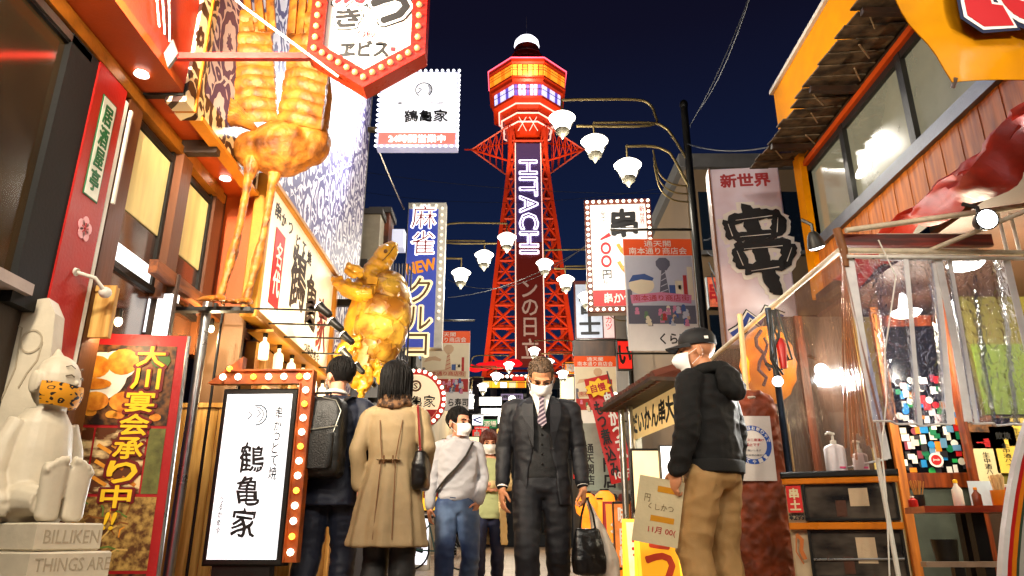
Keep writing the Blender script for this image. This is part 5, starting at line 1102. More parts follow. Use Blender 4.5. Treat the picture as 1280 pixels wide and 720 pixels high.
# sticker covered sliding door
df = Frame(P(1166, 545, Y=6.1), (1, -.08, 0)); dr = thing('sticker_door', 'orange framed sliding door covered in round and square stickers', 'door', df(0, 0))
for q, mt in (((-.34, -.27, -1.45, 1.2), CED), ((.27, .36, -1.45, 1.2), CED), ((-.27, .27, -.42, -.3), WOODR), ((-.27, .27, .95, 1.05), WOODR), ((-.27, .27, -1.4, -1.25), WOODR)):
    m = MB(); m.cham(df, *q, -.03, .02, .004); m.build('rail', mt, dr)
m = MB(); m.fbox(df, -.27, .27, -.3, .95, -.01, 0); m.build('pane', M('black_glass', '#0e0e10', .1, var=0, bump=0), dr); m = MB(); m.fbox(df, -.27, .27, -1.25, -.42, -.01, 0); m.build('pane', M('grey_glass', '#4a5048', .15, var=.2, bump=0), dr)
m = MB(); m.fbox(df, .29, .32, -.42, -.24, .021, .028); m.build('handle', BLK, dr)
rnd = random.Random(12); cols = ['#d8d4cc', '#1a7ab8', '#1f9a4a', '#b81c20', '#e8e4dc', '#d87818', '#5a86a8', '#0e6a44', '#c8c0b0', '#222026', '#e0c8c8', '#7a2a3a']
for k, c_ in enumerate(cols): M('sticker_%s' % 'abcdefghijkl'[k], c_, .4, var=0, bump=0, em=.12)
for k in range(120):
    a = -.235 + (k % 10) * .052 + rnd.uniform(-.028, .028); b_ = -.26 + (k // 10) * .064 + rnd.uniform(-.03, .03); mt = M('sticker_%s' % rnd.choice('aaeeibcdfghjjkkl')); m = MB(); c0 = .002 + .0006 * k
    if rnd.random() < .25: m.disc(df, a, b_, .03, .03, c0, c0 + .0005, 12)
    else: m.fbox(df, a - rnd.uniform(.015, .035), a + rnd.uniform(.015, .035), b_ - rnd.uniform(.02, .05), b_ + rnd.uniform(.01, .04), c0, c0 + .0005)
    s_ = m.build('sticker', mt, dr)
m = MB(); m.disc(df, -.03, -.2, .058, .058, .045, .046, 18); m.build('sticker', WHT, dr); m = MB(); m.disc(df, -.03, -.2, .042, .042, .0465, .047, 18); m.build('sticker', REDT, dr); m = MB(); m.text(df, 'Jmb', -.03, -.2, .055, .02, .0475, .001, .03); m.build('lettering', WHT, dr)
# posters on the olive wall
pfm = Frame((0, YB - .603, 0)); PY = M('yellow_paper', '#e0c050', .6, var=.05); PC = M('cream_paper', '#d8c89a', .6, var=.05)
for k, (px_, py_, w_, h_, mt, lab) in enumerate(((1232, 540, .26, .26, DRK, 'dark printed poster with food picture on the olive wall'), (1255, 535, .12, .16, BLK, 'small black notice on the olive wall'), (1233, 574, .18, .42, PC, 'tall cream menu strip with black print on the olive wall'), (1257, 562, .2, .36, PY, 'yellow price notice on the olive wall by the curved sign'), (1270, 540, .16, .22, PY, 'small yellow notice highest on the olive wall'))):
    c0 = P(px_, py_, Y=YB - .62); fr = Frame(c0); t = thing('wall_notice', lab, 'poster', c0); m = MB(); m.fbox(fr, -w_ / 2, w_ / 2, -h_ / 2, h_ / 2, 0, .004); m.build('paper', mt, t)
    if k >= 2:
        m = MB(); m.text(fr, '一番' if k == 2 else '飲放', 0, h_ * .3, w_ * .6, h_ * .16, .005, .002, .03); m.build('lettering', REDT if k == 2 else BLKT, t); m = MB(); m.text(fr, '生中酒ハイ', 0, -h_ * .12, w_ * .3, h_ * .5, .005, .002, .0, vert=True); m.build('lettering', BLKT, t)
# table with counter
TBX, TBY, TBZ = 3.05, 4.95, .76
tb2 = thing('table', 'red brown wooden counter table on black legs inside the eatery', 'table', (TBX, TBY, 0)); RW = two_tone('red_table_wood', '#9a3c14', '#7a2808', 4, .3, .35, .65, .05, stretch=(.6, 6, 6), coat=.4)
fr = Frame((0, 0, 0), (1, 0, 0), (0, 1, 0))
m = MB(); m.poly(fr, [(2.62, 4.78), (3.12, 4.66), (3.12, 5.1), (2.66, 5.1)], TBZ - .04, TBZ); m.build('top', RW, tb2); m = MB(); m.poly(fr, [(3.125, 4.66), (3.62, 4.7), (3.62, 5.1), (3.125, 5.1)], TBZ - .04, TBZ); m.build('top', RW, tb2)
for x, y in ((2.95, 4.85), (3.38, 4.78), (3.0, 5.05), (3.4, 5.05)): m = MB(); m.box((x, y, 0), (x + .085, y + .06, TBZ - .04)); m.build('leg', BLK, tb2)
bc = thing('bench_rail', 'low pale metal edged bench rail under the counter table', 'bench', (2.9, 4.6, .4)); 
m = MB(); m.box((2.45, 4.56, .405), (3.3, 4.62, .435)); m.build('top_rail', M('worn_edge_wood', '#8a7460', .4, var=.3), bc)
for x in (2.62, 2.8, 3.0): m = MB(); m.box((x, 4.57, 0), (x + .06, 4.61, .403)); m.build('leg', BLK, bc)
def cup(x, y, z, r, h, mat, lab, sticks, spread=.03, smat=None):
    t = thing('chopstick_holder', lab, 'holder', (x, y, z)); m = MB(); m.lathe([(r * .9, 0), (r, h * .1), (r, h), (r * .85, h), (r * .8, h * .9)], (x, y, z), n=16); m.build('cup', mat, t, True)
    rr = random.Random(int(x * 100))
    for k in range(sticks):
        a = rr.uniform(0, 6.28); d = rr.uniform(.1, .8) * r; m = MB(); m.tube([(x + d * cos(a) * .6, y + d * sin(a) * .6, z + h * .5), (x + d * cos(a) + spread * cos(a) * rr.random(), y + d * sin(a), z + h * 1.0 + rr.uniform(.085, .1))], .0035, 4); m.build('chopstick', smat or M('pale_bamboo', '#d8b880', .6), t)
cup(3.16, 4.84, TBZ, .055, .1, M('orange_cup', '#c8780c', .4), 'orange cup packed with pale chopsticks on the counter table', 34, .02); cup(2.72, 5.02, TBZ, .04, .08, BLK, 'small black cup of brown chopsticks at the table end', 12, .03, M('brown_bamboo', '#a8702c', .6))
def bottle(x, y, z, r, h, mat, cap, lab, name='bottle'):
    t = thing(name, lab, 'bottle', (x, y, z)); m = MB(); m.lathe([(r * .9, 0), (r, .01), (r, h * .62), (r * .4, h * .8), (r * .35, h * .9)], (x, y, z), n=14); m.build('bottle_body', mat, t, True); m = MB(); m.lathe([(r * .42, h * .88), (r * .42, h), (r * .2, h * 1.02)], (x, y, z), n=10); m.build('cap', cap, t, True)
bottle(2.93, 4.92, TBZ, .032, .17, WHITEP, YL, 'white sauce bottle with yellow cap on the counter table'); bottle(3.04, 4.9, TBZ, .028, .12, M('sauce_brown', '#6a2c10', .3), M('amber_cap', '#d88a10', .4), 'small brown sauce bottle beside the orange cup'); bottle(3.26, 4.92, TBZ, .03, .14, REDP, WHITEP, 'small red bottle right of the orange cup')
bottle(2.66, 4.98, TBZ, .03, .07, REDP, WHITEP, 'little red jar beside the black cup at the table end', 'jar'); m = MB(); m.fbox(Frame((2.99, 5.02, TBZ)), .08, .26, 0, .17, 0, .005); tag(m.build('menu_stand', M('menu_blue_white', '#b8c8d0', .4, em=.1)), 'white and blue menu standing behind the orange cup', 'menu')
m = MB(); m.lathe([(.06, 0), (.075, .14), (.065, .14), (.05, .02)], (2.66, 4.7, .42), n=12); tag(m.build('black_bin', BLK, None, True), 'small black tumbler on the low bench rail', 'cup')
# ---------------- stall frame with plastic curtains
YS = 3.72; FP = M('cream_pipe', '#c8baa0', .45, var=.25, vs=20)
sf_ = thing('stall_frame', 'cream painted pipe frame carrying clear plastic curtains', 'frame', (1.83, YS, 0))
zT = P(1060, 313, Y=YS).z; x0 = P(1050, 313, Y=YS).x
m = MB(); m.tube([(x0, YS, zT), (x0 + 1.35, YS, zT - .02)], .016, 10); m.build('top_pipe', FP, sf_, True)
m = MB(); m.tube([(x0 + .05, YS, zT + .12), (x0 + 1.4, YS + .0, zT + .32)], .016, 10); m.build('slanting_pipe', FP, sf_, True)
m = MB(); m.tube([(x0, YS, zT), (x0 - .05, YS + 1.2, zT - .02), (x0 - .12, YS + 3.4, zT - .06)], .018, 8); m.build('side_pipe', FP, sf_, True)
m = MB(); m.tube([(x0, YS, zT + .13), (x0 + .02, YS, zT), (x0 + .012, YS, zT - .1)], .024, 10); m.build('corner_joint', M('rusty_joint', '#7a4a20', .6, var=.4), sf_, True)
for a in (.95, 1.02): m = MB(); m.tube([(x0 + a, YS + .03, zT), (x0 + a, YS + .03, zT + .24)], .01, 8); m.build('upright', WHITEP, sf_, True)
m = MB(); m.box((x0 + .36, YS + .25, zT + .04), (x0 + .95, YS + .27, zT + .21)); m.build('speckled_board', M('white_dirty_board', '#b4ab9c', .6, var=.25, vs=9), sf_)
m = MB(); m.box((x0 + .05, YS + .05, zT + .05), (x0 + .9, YS + .09, zT + .12)); m.build('timber_beam', two_tone('red_timber', '#6a1c0c', '#3a1006', 6, .5, stretch=(.4, 4, 4)), sf_)
m = MB(); m.tube([(x0 + .5, YS, zT + .0), (x0 + 1.7, YS - .9, zT + .36)], .014, 8); m.build('brace_pipe', FP, sf_, True)
def plastic():
    m = bpy.data.materials.new('clear_plastic'); MATS['clear_plastic'] = m; m.use_nodes = True; n = m.node_tree; n.nodes.clear(); L = n.links.new
    o = n.nodes.new('ShaderNodeOutputMaterial'); tr = n.nodes.new('ShaderNodeBsdfTransparent'); tr.inputs[0].default_value = (.74, .77, .92, 1)
    gl = n.nodes.new('ShaderNodeBsdfGlossy'); gl.inputs['Roughness'].default_value = .035; gl.inputs['Color'].default_value = (.9, .93, 1, 1)
    df_ = n.nodes.new('ShaderNodeBsdfDiffuse'); df_.inputs[0].default_value = (.35, .42, .75, 1)
    tc_ = n.nodes.new('ShaderNodeTexCoord'); mp = n.nodes.new('ShaderNodeMapping'); mp.inputs['Scale'].default_value = (14, 14, 9); L(tc_.outputs['Object'], mp.inputs[0])
    ns = n.nodes.new('ShaderNodeTexNoise'); ns.inputs['Scale'].default_value = 2.2; ns.inputs['Detail'].default_value = 6; ns.inputs['Distortion'].default_value = .6; L(mp.outputs[0], ns.inputs[0])
    bp = n.nodes.new('ShaderNodeBump'); bp.inputs['Strength'].default_value = 1.0; bp.inputs['Distance'].default_value = .03; L(ns.outputs['Fac'], bp.inputs['Height']); L(bp.outputs[0], gl.inputs['Normal'])
    a = n.nodes.new('ShaderNodeMixShader'); a.inputs[0].default_value = .07; L(tr.outputs[0], a.inputs[1]); L(df_.outputs[0], a.inputs[2])
    b = n.nodes.new('ShaderNodeMixShader'); fz = n.nodes.new('ShaderNodeFresnel'); fz.inputs['IOR'].default_value = 1.38; L(bp.outputs[0], fz.inputs['Normal']); L(fz.outputs[0], b.inputs[0]); L(a.outputs[0], b.inputs[1]); L(gl.outputs[0], b.inputs[2]); L(b.outputs[0], o.inputs[0]); return m
PLAS = plastic(); PLB = M('brown_plastic', '#6a4a38', .14, alpha=.62, var=.3, vs=5, bump=.6, bs=7, coat=1, stretch=(4, 4, .6))
HEM = M('milky_plastic_hem', '#e0dedc', .35, var=.15, vs=12, alpha=.92)
def curtain(lab, pts_top, pts_bot, y, name='plastic_curtain', hems=(), mat=None, seed=0):
    t = thing(name, lab, 'curtain', (pts_top[0][0], y, zT)); a0, a1 = V(pts_top[0]), V(pts_top[1]); b0, b1 = V(pts_bot[0]), V(pts_bot[1]); m = MB(); nx, nz = 22, 14; rows = []
    for j in range(nz + 1):
        v = j / nz; l = a0.lerp(b0, v); r_ = a1.lerp(b1, v); row = []
        for i in range(nx + 1):
            u = i / nx; p_ = l.lerp(r_, u); p_ = p_ + V((0, .018 * sin(u * 19 + v * 2 + seed) * (.4 + v) + .012 * sin(u * 7 - v * 3), -.012 * sin(u * pi) * v)); row.append(p_)
        rows.append(row)
    vs = [p_ for r in rows for p_ in r]; fs = [(j * (nx + 1) + i, j * (nx + 1) + i + 1, (j + 1) * (nx + 1) + i + 1, (j + 1) * (nx + 1) + i) for j in range(nz) for i in range(nx)]
    m.add(vs, fs); m.build('sheet', mat or PLAS, t, True)
    for u in hems:
        m = MB(); k = round(u * nx); q = [rows[j][k] + V((0, -.006, 0)) for j in range(nz + 1)]; wd = .013 if 0 < u < 1 else .02
        m.rings([[p_ + V((-wd, 0, 0)), p_ + V((wd, 0, 0)), p_ + V((wd, .003, 0)), p_ + V((-wd, .003, 0))] for p_ in q]); m.build('hem', HEM, t, True)
    m = MB(); m.tube([p_ + V((0, -.004, 0)) for p_ in rows[-1]], .006, 5); m.build('bottom_hem', HEM, t, True); return t, rows
def pq(px, py, dy=0): return P(px, py, Y=YS + dy)
curtain('clear plastic curtain with white hems hanging left of the gap', (pq(1062, 322), pq(1168, 322)), (pq(1092, 526, -.02), pq(1190, 530, -.02)), YS, hems=(0, .62, 1))
curtain('clear plastic curtain with white hems hanging right of the gap', (pq(1172, 322), pq(1258, 322)), (pq(1206, 528, -.02), pq(1296, 528, -.02)), YS, hems=(0, .16, 1), seed=3)
m = MB(); m.tube([(x0 + .02, YS - .02, zT - .045), (x0 + 1.3, YS - .02, zT - .06)], .012, 8); m.build('curtain_rod', WHITEP, sf_, True)
for k in range(9): q = pq(1065 + k * 24, 324); m = MB(); m.ell((q.x, q.y - .02, q.z), (.009, .006, .009), 8, 6); m.build('eyelet', BLK, sf_, True)
sa = V((x0, YS, zT - .02)); 
curtain('brownish clear plastic side curtain gathered at the stall corner', ((x0 + .01, YS, zT - .02), (x0 - .12, YS + 3.2, zT - .08)), ((x0 + .08, YS - .0, .95), (x0 - .06, YS + 2.6, .95)), YS, hems=(0,), mat=PLB, seed=6)
for k in range(9):  # gathered folds at the corner
    m = MB(); q = V((x0, YS - .012, zT - .03)); e_ = V((x0 - .02 + .022 * k - .1, YS - .03 + .1 * (k % 2), .95 + .06 * (k % 3))); m.tube([q, q.lerp(e_, .5) + V((0, .01, 0)), e_], [.003, .005, .007], 5); m.build('gathered_fold', M('amber_fold_plastic', '#a8642a', .15, alpha=.55, coat=1, var=.2), sf_, True)
m = MB(); q = [pq(1098, 300, -.05), pq(1120, 345, -.05), pq(1106, 440, -.05), pq(1108, 500, -.05), pq(1102, 560, -.05), pq(1108, 620, -.05), pq(1112, 720, -.05)]; m.tube(q, .004, 5); tag(m.build('power_cord', WHITEP, None, True), 'thin white power cord hanging in front of the left plastic curtain', 'cord')
m = MB(); q = P(1096, 560, Y=YS - .02); m.tube([(q.x, YS - .0, 1.16), (q.x + .02, YS, .1)], .012, 8); m.build('white_post', WHITEP, sf_, True)
# floodlights
def flood(c, d, lab, e, r=.055, col=(1, .97, .9)):
    c = V(c); d = V(d).normalized(); t = thing('spotlight', lab, 'spotlight', c); m = MB(); m.lathe([(r * .35, -r * 1.7), (r * .7, -r * 1.2), (r, -r * .2), (r * 1.08, r * .3), (r * .98, r * .35)], c, d, 16); m.build('housing', BLK, t, True); m = MB(); m.lathe([(r * .95, 0), (r * .7, .012), (.005, .016)], c + d * r * .32, d, 16); m.build('lens', M('flood_lens_glow', '#ffffff', em=14, emcol='#f2f8ff', var=0, bump=0), t, True)
    m = MB(); m.tube([c - d * r, c - d * r + V((0, 0, .09)), c - d * r * 1.2 + V((-.05, .03, .13))], .012, 6); m.build('yoke', BLK, t, True); light('SPOT', c + d * (r + .03), e, col, .04, parent=t, spot=120, target=c + d)
flood(P(1232, 275, Y=3.5), (-.15, -1, -.15), 'round white floodlight with black housing above the right curtain', 60)
flood(P(1020, 306, Y=4.5), (.3, .3, -.9), 'black floodlight housing pointing away at the stall corner', 18)
fl2 = P(972, 477, Y=4.55); flood(fl2, (-.3, -1, -.1), 'brilliant small spotlight beside the giant skewer sign', 70, .035)
fl3 = P(1026, 463, Y=5.0); flood(fl3, (-.2, -1, .0), 'brilliant lamp glaring through the brown plastic curtain', 80, .05)
# ---------------- giant breaded skewer with notice
gx = P(945, 600, Y=4.75).x; gy = 4.75
gs = thing('giant_skewer', 'giant breaded skewer model, red brown with a pale stick, holding a round notice', 'display model', (gx, gy, 0))
BRD = two_tone('breaded_crust', '#94401c', '#5e2a12', 7, .6, .35, .62, .8, detail=12)
zt_g = P(945, 505, Y=gy).z
b = MB(); b.rings([sring(gx, gy, z, rx, .13, 24, 3.2) for z, rx in ((.15, .12), (.2, .16), (.5, .178), (.9, .182), (1.15, .178), (zt_g + .0, .165), (zt_g + .04, .13), (zt_g + .07, .06))]); me = fuse(b, .01, 3, .014, (16, 16, 16)); me.transform(Matrix.Translation(-W[gs.as_pointer()])); put('crust', me, BRD, gs, True)
b = MB(); rnd = random.Random(3)
for k in range(60): a = rnd.uniform(0, 6.28); r_ = sqrt(rnd.random()); b.ell((gx + .135 * r_ * cos(a), gy + .11 * r_ * sin(a) - .02, zt_g + .07 * (1 - r_ ** 2) + .01), (rnd.uniform(.012, .03), rnd.uniform(.012, .025), .012), 6, 4)
o = b.build('white_crumbs', M('mayonnaise_white', '#d8cfc0', .5, bump=.3), gs, True); o['kind'] = 'stuff'
m = MB(); m.tube([(gx, gy, zt_g), (gx - .0, gy, zt_g + .12), (gx + .01, gy, zt_g + .62)], [.03, .018, .018], 10); m.build('stick', M('pale_stick', '#d0b078', .5), gs, True)
m = MB(); m.box((gx - .2, gy - .2, 0), (gx + .2, gy + .2, .16)); m.build('base', BLK, gs)
nf = Frame(P(941, 560, Y=gy - .145), (1, .02, 0), (.0, 0, 1)); nt_ = thing('round_notice', 'white paper with blue ring and red and black print taped to the giant skewer', 'notice', nf(0, 0))
m = MB(); m.fbox(nf, -.13, .13, -.2, .2, 0, .002); m.build('paper', M('white_paper', '#d8d0c8', .6, var=.05), nt_); m = MB(); m.ring2(nf, 0, .02, .09, .12, .0025, .0035, 32); m.build('blue_ring', M('blue_ring_print', '#1a4aa0', var=0, bump=0), nt_)
m = MB(); tx = '一度漬けはお断りやで'
for k, ch in enumerate(tx): a = radians(165 - k * 150 / 9); m.text(nf, ch, .105 * cos(a), .02 + .105 * sin(a), .022, .022, .004, .001, .03, rot=a - pi / 2)
for k, ch in enumerate('してやー!'): a = radians(225 + k * 90 / 4); m.text(nf, ch, .105 * cos(a), .02 + .105 * sin(a), .022, .022, .004, .001, .03, rot=a + pi / 2)
m.build('ring_lettering', WHT, nt_); m = MB(); m.text(nf, 'ソース二度漬け', 0, .05, .15, .018, .003, .001, .02); m.text(nf, '禁止です', 0, .02, .09, .02, .003, .001, .02); m.build('lettering', REDT, nt_); m = MB(); m.text(nf, 'お願いします', 0, -.015, .1, .012, .003, .001); m.text(nf, '新世界の串かつ', .01, -.045, .12, .012, .003, .001); m.build('lettering', M('print_grey'), nt_)
# ---------------- orange fish lantern
lc = P(960, 456, Y=5.4); fl_ = thing('orange_lantern', 'large glowing orange fish shaped paper lantern behind the giant skewer', 'lantern', lc)
LNT = two_tone('glowing_lantern_paper', '#ff9a20', '#b84808', 4.5, .5, .35, .7, .3, em=.75)
b = MB(); rs = []
for i in range(15):
    a = -pi / 2 + pi * i / 14; rs.append([lc + V(((.2 * cos(a) + .012 * (i % 2)) * cos(t_), (.19 * cos(a) + .012 * (i % 2)) * sin(t_), .3 * sin(a))) for t_ in [2 * pi * j / 22 for j in range(22)]])
b.rings(rs); b.build('body', LNT, fl_, True)
for k in range(3): b = MB(); b.tube([lc + V((-.08 + .08 * k + .02 * sin(q * 1.5), -.205 + .03 * k, .16 - q * .05)) for q in range(6)], .012, 6); b.build('brush_mark', M('purple_black_mark', '#3a1c3a', var=0, bump=0), fl_, True)
b = MB(); b.tube([lc + V((-.12 + .03 * sin(k * 2), -.19, -.2 + k * .06)) for k in range(8)], .014, 6); b.build('brush_mark', M('purple_black_mark', '#3a1c3a', var=0, bump=0), fl_, True)
light('POINT', lc + V((-.1, -.4, .1)), 8, (1, .55, .15), .15, parent=fl_)
# pole with bundled cables
pc = P(985, 560, Y=4.6); m = MB(); m.tube([(pc.x, 4.6, 0), (pc.x - .02, 4.6, 2.02)], .022, 8); pl_ = thing('cable_pole', 'dark blue steel pole wrapped with black cables beside the lantern', 'pole', (pc.x, 4.6, 0)); m.build('pole', M('blue_black_steel', '#1c2838', .35, .6), pl_, True)
for k in range(6): m = MB(); x_ = pc.x - .03 + .012 * k; m.tube([(x_, 4.57, 2.0), (x_ - .03 * sin(k * 2), 4.55, 1.85), (x_ - .05 * sin(k), 4.55, 1.66), (x_ + .02 * sin(k), 4.56, 1.5 + .03 * k)], .008, 5); m.build('bundled_cable', BLK, pl_, True)
m = MB(); m.lathe([(.02, 0), (.035, .15), (.01, .2)], (pc.x + .02, 4.55, 1.6), n=8); m.build('red_tag', REDP, pl_, True)
for k, (a, b_) in enumerate(((P(985, 530, Y=4.9), P(1008, 720, Y=4.9)), (P(975, 590, Y=4.9), P(1000, 725, Y=4.9)), (P(960, 640, Y=4.9), P(985, 730, Y=4.9)))): m = MB(); m.tube([a, b_], .01, 6); tag(m.build('thin_stick', M('pale_stick'), None, True), ['pale stick leaning nearest the oven cabinet', 'middle pale stick leaning between giant skewer and oven', 'low pale stick leaning by the giant skewer'][k], 'stick')
# ---------------- food display oven
of = Frame((P(1048, 600, Y=3.9).x, 3.9, 0), (1, -.42, 0)); ov = thing('display_oven', 'cream and orange food warmer cabinet with two dark glass windows', 'oven', of(0, 0))
zt2 = P(1048, 597, Y=3.9).z; hwid = .27; Z = lambda py: P(1048, py, Y=3.9).z
CRM = M('cream_enamel', '#b9a483', .35, var=.15, coat=.3); ORM = M('orange_enamel', '#c8700c', .3, coat=.4)
m = MB(); m.cham(of, -hwid, hwid, .02, zt2, -.42, -.02, .01); m.build('cabinet', CRM, ov)
m = MB(); m.cham(of, -hwid - .01, hwid + .01, zt2 - .03, zt2, -.02, .015, .004); m.build('trim', ORM, ov); m = MB(); m.cham(of, -hwid, hwid, Z(662), Z(653), -.02, .02, .004); m.build('trim', ORM, ov); m = MB(); m.cham(of, -hwid - .015, hwid + .015, zt2 + .001, zt2 + .035, -.44, .02, .008); m.build('top_tray', BLK, ov)
for (p0, p1) in ((648, 603), (720, 664)):
    z0_, z1_ = Z(p0), Z(p1); m = MB(); m.fbox(of, -hwid + .1, hwid - .02, z0_, z1_, -.019, -.012); wn_ = m.build('window', two_tone('smoked_glass', '#4e463c', '#1c1916', 5, .22, .35, .65, 0, detail=3, stretch=(1, 1, 2.2)), ov); W[wn_.as_pointer()] = W[ov.as_pointer()]
    for q in ((-hwid + .085, -hwid + .1, z0_, z1_), (hwid - .02, hwid - .008, z0_, z1_), (-hwid + .085, hwid - .008, z1_, z1_ + .012), (-hwid + .085, hwid - .008, z0_ - .012, z0_)): m = MB(); m.cham(of, *q, -.02, .006, .002); m.build('frame', BLK, wn_)
    m = MB(); m.fbox(of, .04, .13, z0_ + .06, z1_ - .03, -.0115, -.011); m.build('bright_reflection_panel', M('oven_reflection_glow', '#a89070', .3, em=.2), wn_)  # glowing patch stands in for a reflection on the oven glass
    m = MB(); m.fbox(of, -.03, .02, z0_ + .01, z0_ + .09, -.0115, -.009); m.build('inner_box', M('brown_inner_box', '#4a2a18', .4), wn_)
m = MB(); m.tube([of(-hwid + .1, Z(700), -.005), of(hwid - .02, Z(698), -.005)], .006, 6); m.build('inner_rail', STEEL, ov, True)
m = MB(); m.fbox(of, -hwid + .005, -hwid + .08, Z(640), Z(606), .0, .004); m.build('price_label', M('red_check_label', '#c82018', .5, var=.1), ov); m = MB(); m.text(of, '串土', -hwid + .043, (Z(640) + Z(606)) / 2, .05, .11, .005, .002, .05, vert=True); m.build('lettering', M('cream_paper'), ov); m = MB(); m.text(of, '¥299', -hwid + .044, Z(646), .075, .028, .0, .003, .05); m.build('lettering', BLKT, ov)
m = MB(); m.stroke(of, [(-hwid + .03, Z(668)), (-hwid + .055, Z(675)), (-hwid + .045, Z(688)), (-hwid + .06, Z(700))], .02, .0, .003); m.stroke(of, [(-hwid + .03, Z(668)), (-hwid + .02, Z(690)), (-hwid + .05, Z(706))], .006, .0, .002); m.build('sketch_print', M('orange_brown_print', '#b06020', var=0, bump=0), ov)
def pump(px, w_, h_, label, mat, Yp=3.98):
    q = P(px, 592, Y=Yp); x = q.x; z = zt2 + .036; t = thing('pump_bottle', label, 'bottle', (x, Yp, z)); m = MB(); m.rings([sring(x, Yp, z + a, w_ * k, w_ * .7 * k, 20, 3) for a, k in ((0, .95), (.01, 1), (h_ * .82, 1), (h_ * .93, .85), (h_, .4))]); m.build('bottle_body', mat, t, True)
    m = MB(); m.lathe([(.016, h_), (.016, h_ + .02), (.007, h_ + .022), (.006, h_ + .05), (.014, h_ + .052), (.012, h_ + .062)], (x, Yp, z), n=12); m.tube([(x, Yp, z + h_ + .057), (x - .03, Yp - .01, z + h_ + .06), (x - .045, Yp - .015, z + h_ + .05)], [.008, .007, .004], 8); m.build('pump', WHITEP, t, True)
    m = MB(); m.fbox(Frame((x, Yp - w_ * .71, z)), .0, w_ * .6, .015, .025, 0, .002); m.build('pink_label', M('pink_label', '#d84a78', .5), t)
pump(1047, .053, .145, 'large white sanitiser pump bottle on the oven', M('white_bottle_plastic', '#ddd6d8', .35)); pump(1078, .038, .1, 'smaller rounded pump bottle right of the large one', M('pinkish_bottle_plastic', '#c8b4b0', .3))
# ---------------- curved edge sign at far right
cf = Frame((P(1262, 620, Y=3.0).x, 3.0, 0), (1, .05, 0)); cs = thing('curved_sign_board', 'curved edge signboard striped white, red and orange at the right edge', 'sign', cf(0, 0))
Zc = lambda py: P(1262, py, Y=3.0).z; Xc = lambda px, py: P(px, py, Y=3.0).x - cf.o.x
E_ = [(1248, 740), (1250, 700), (1254, 660), (1260, 620), (1268, 580), (1278, 545), (1292, 505), (1310, 460)]
def band(o0, o1, mat, c, nm): m = MB(); m.rings([[cf(Xc(px, py) + o0, Zc(py), c), cf(Xc(px, py) + o1, Zc(py), c), cf(Xc(px, py) + o1, Zc(py), c - .03), cf(Xc(px, py) + o0, Zc(py), c - .03)] for px, py in E_]); m.build(nm, mat, cs)
band(0, .022, M('white_edge_trim', '#c8c4c0', .4), .01, 'white_rim'); band(.022, .042, REDP, .006, 'red_stripe'); band(.042, .062, ORM, .004, 'orange_stripe'); band(.062, .075, M('dark_green_stripe', '#2c3c2c', .4), .002, 'green_stripe'); band(.075, .5, M('pale_sign_field', '#9a968c', .4, var=.15), 0, 'field')
m = MB(); m.text(cf, '元祖串かつ', .14, .62, .06, .5, .002, .003, .03, vert=True); m.build('lettering', REDT, cs); m = MB(); m.box((cf.o.x + .1, 3.02, 0), (cf.o.x + .5, 3.1, .45)); m.build('stand', BLK, cs)
# ---------------- yellow banner top right
c0 = P(1190, 103, Y=3.1); ynf = Frame((c0.x, 3.1, c0.z), (1, .06, .09), (-.02, 0, 1)); ynf.u = (ynf.u - ynf.r * ynf.u.dot(ynf.r)).normalized(); ynf.n = ynf.r.cross(ynf.u)
yn = thing('yellow_banner', 'glossy yellow vinyl banner with giant red letters at the top right corner', 'banner', c0)
YV = two_tone('yellow_vinyl', '#d8920c', '#a86c10', 2.2, .25, .4, .75, .1, coat=.6); nx, nz = 16, 12; rows = []
a_l, b_l = P(1128, -10, Y=3.1), P(1190, 103, Y=3.1); a_r, b_r = a_l + V((1.1, .05, .06)), b_l + V((.9, .05, .09))
for c_off in (0, .006):
    for j in range(nz + 1):
        for i in range(nx + 1):
            l = (a_l + V((-.18, 0, .34))).lerp(b_l, j / nz); r_ = (a_r + V((0, 0, .3))).lerp(b_r, j / nz); p_ = l.lerp(r_, i / nx); u, v = i / nx, j / nz
            rows.append(p_ + V((0, .016 * sin(u * 6 + v * 4) * (.3 + v) + .012 * sin(v * 14 + u * 3) + c_off, 0)))
k = (nx + 1) * (nz + 1); m = MB(); m.add(rows, [(j * (nx + 1) + i, j * (nx + 1) + i + 1, (j + 1) * (nx + 1) + i + 1, (j + 1) * (nx + 1) + i) for j in range(nz) for i in range(nx)] + [(k + j * (nx + 1) + i, k + (j + 1) * (nx + 1) + i, k + (j + 1) * (nx + 1) + i + 1, k + j * (nx + 1) + i + 1) for j in range(nz) for i in range(nx)]); m.build('vinyl', YV, yn, True)
lfm = Frame(P(1236, 12, Y=3.03), (1, .05, .05), (-.15, 0, 1)); lfm.u = (lfm.u - lfm.r * lfm.u.dot(lfm.r)).normalized(); lfm.n = lfm.r.cross(lfm.u)
LT = [(-.13, -.04), (-.06, -.11), (.1, -.105), (.075, .02), (.02, .03), (.03, .5), (-.08, .5)]
def grow(pts, d):
    c = V((sum(p[0] for p in pts) / len(pts), sum(p[1] for p in pts) / len(pts))); n = len(pts); r = []
    for i in range(n):
        p0, p1, p2 = V(pts[i - 1]), V(pts[i]), V(pts[(i + 1) % n]); e1 = (p1 - p0).normalized(); e2 = (p2 - p1).normalized(); q = V((e1.y, -e1.x)) + V((e2.y, -e2.x)); q = q.normalized() if q.length > .01 else V((e1.y, -e1.x)); r.append((p1 + q * d)[:])
    return r
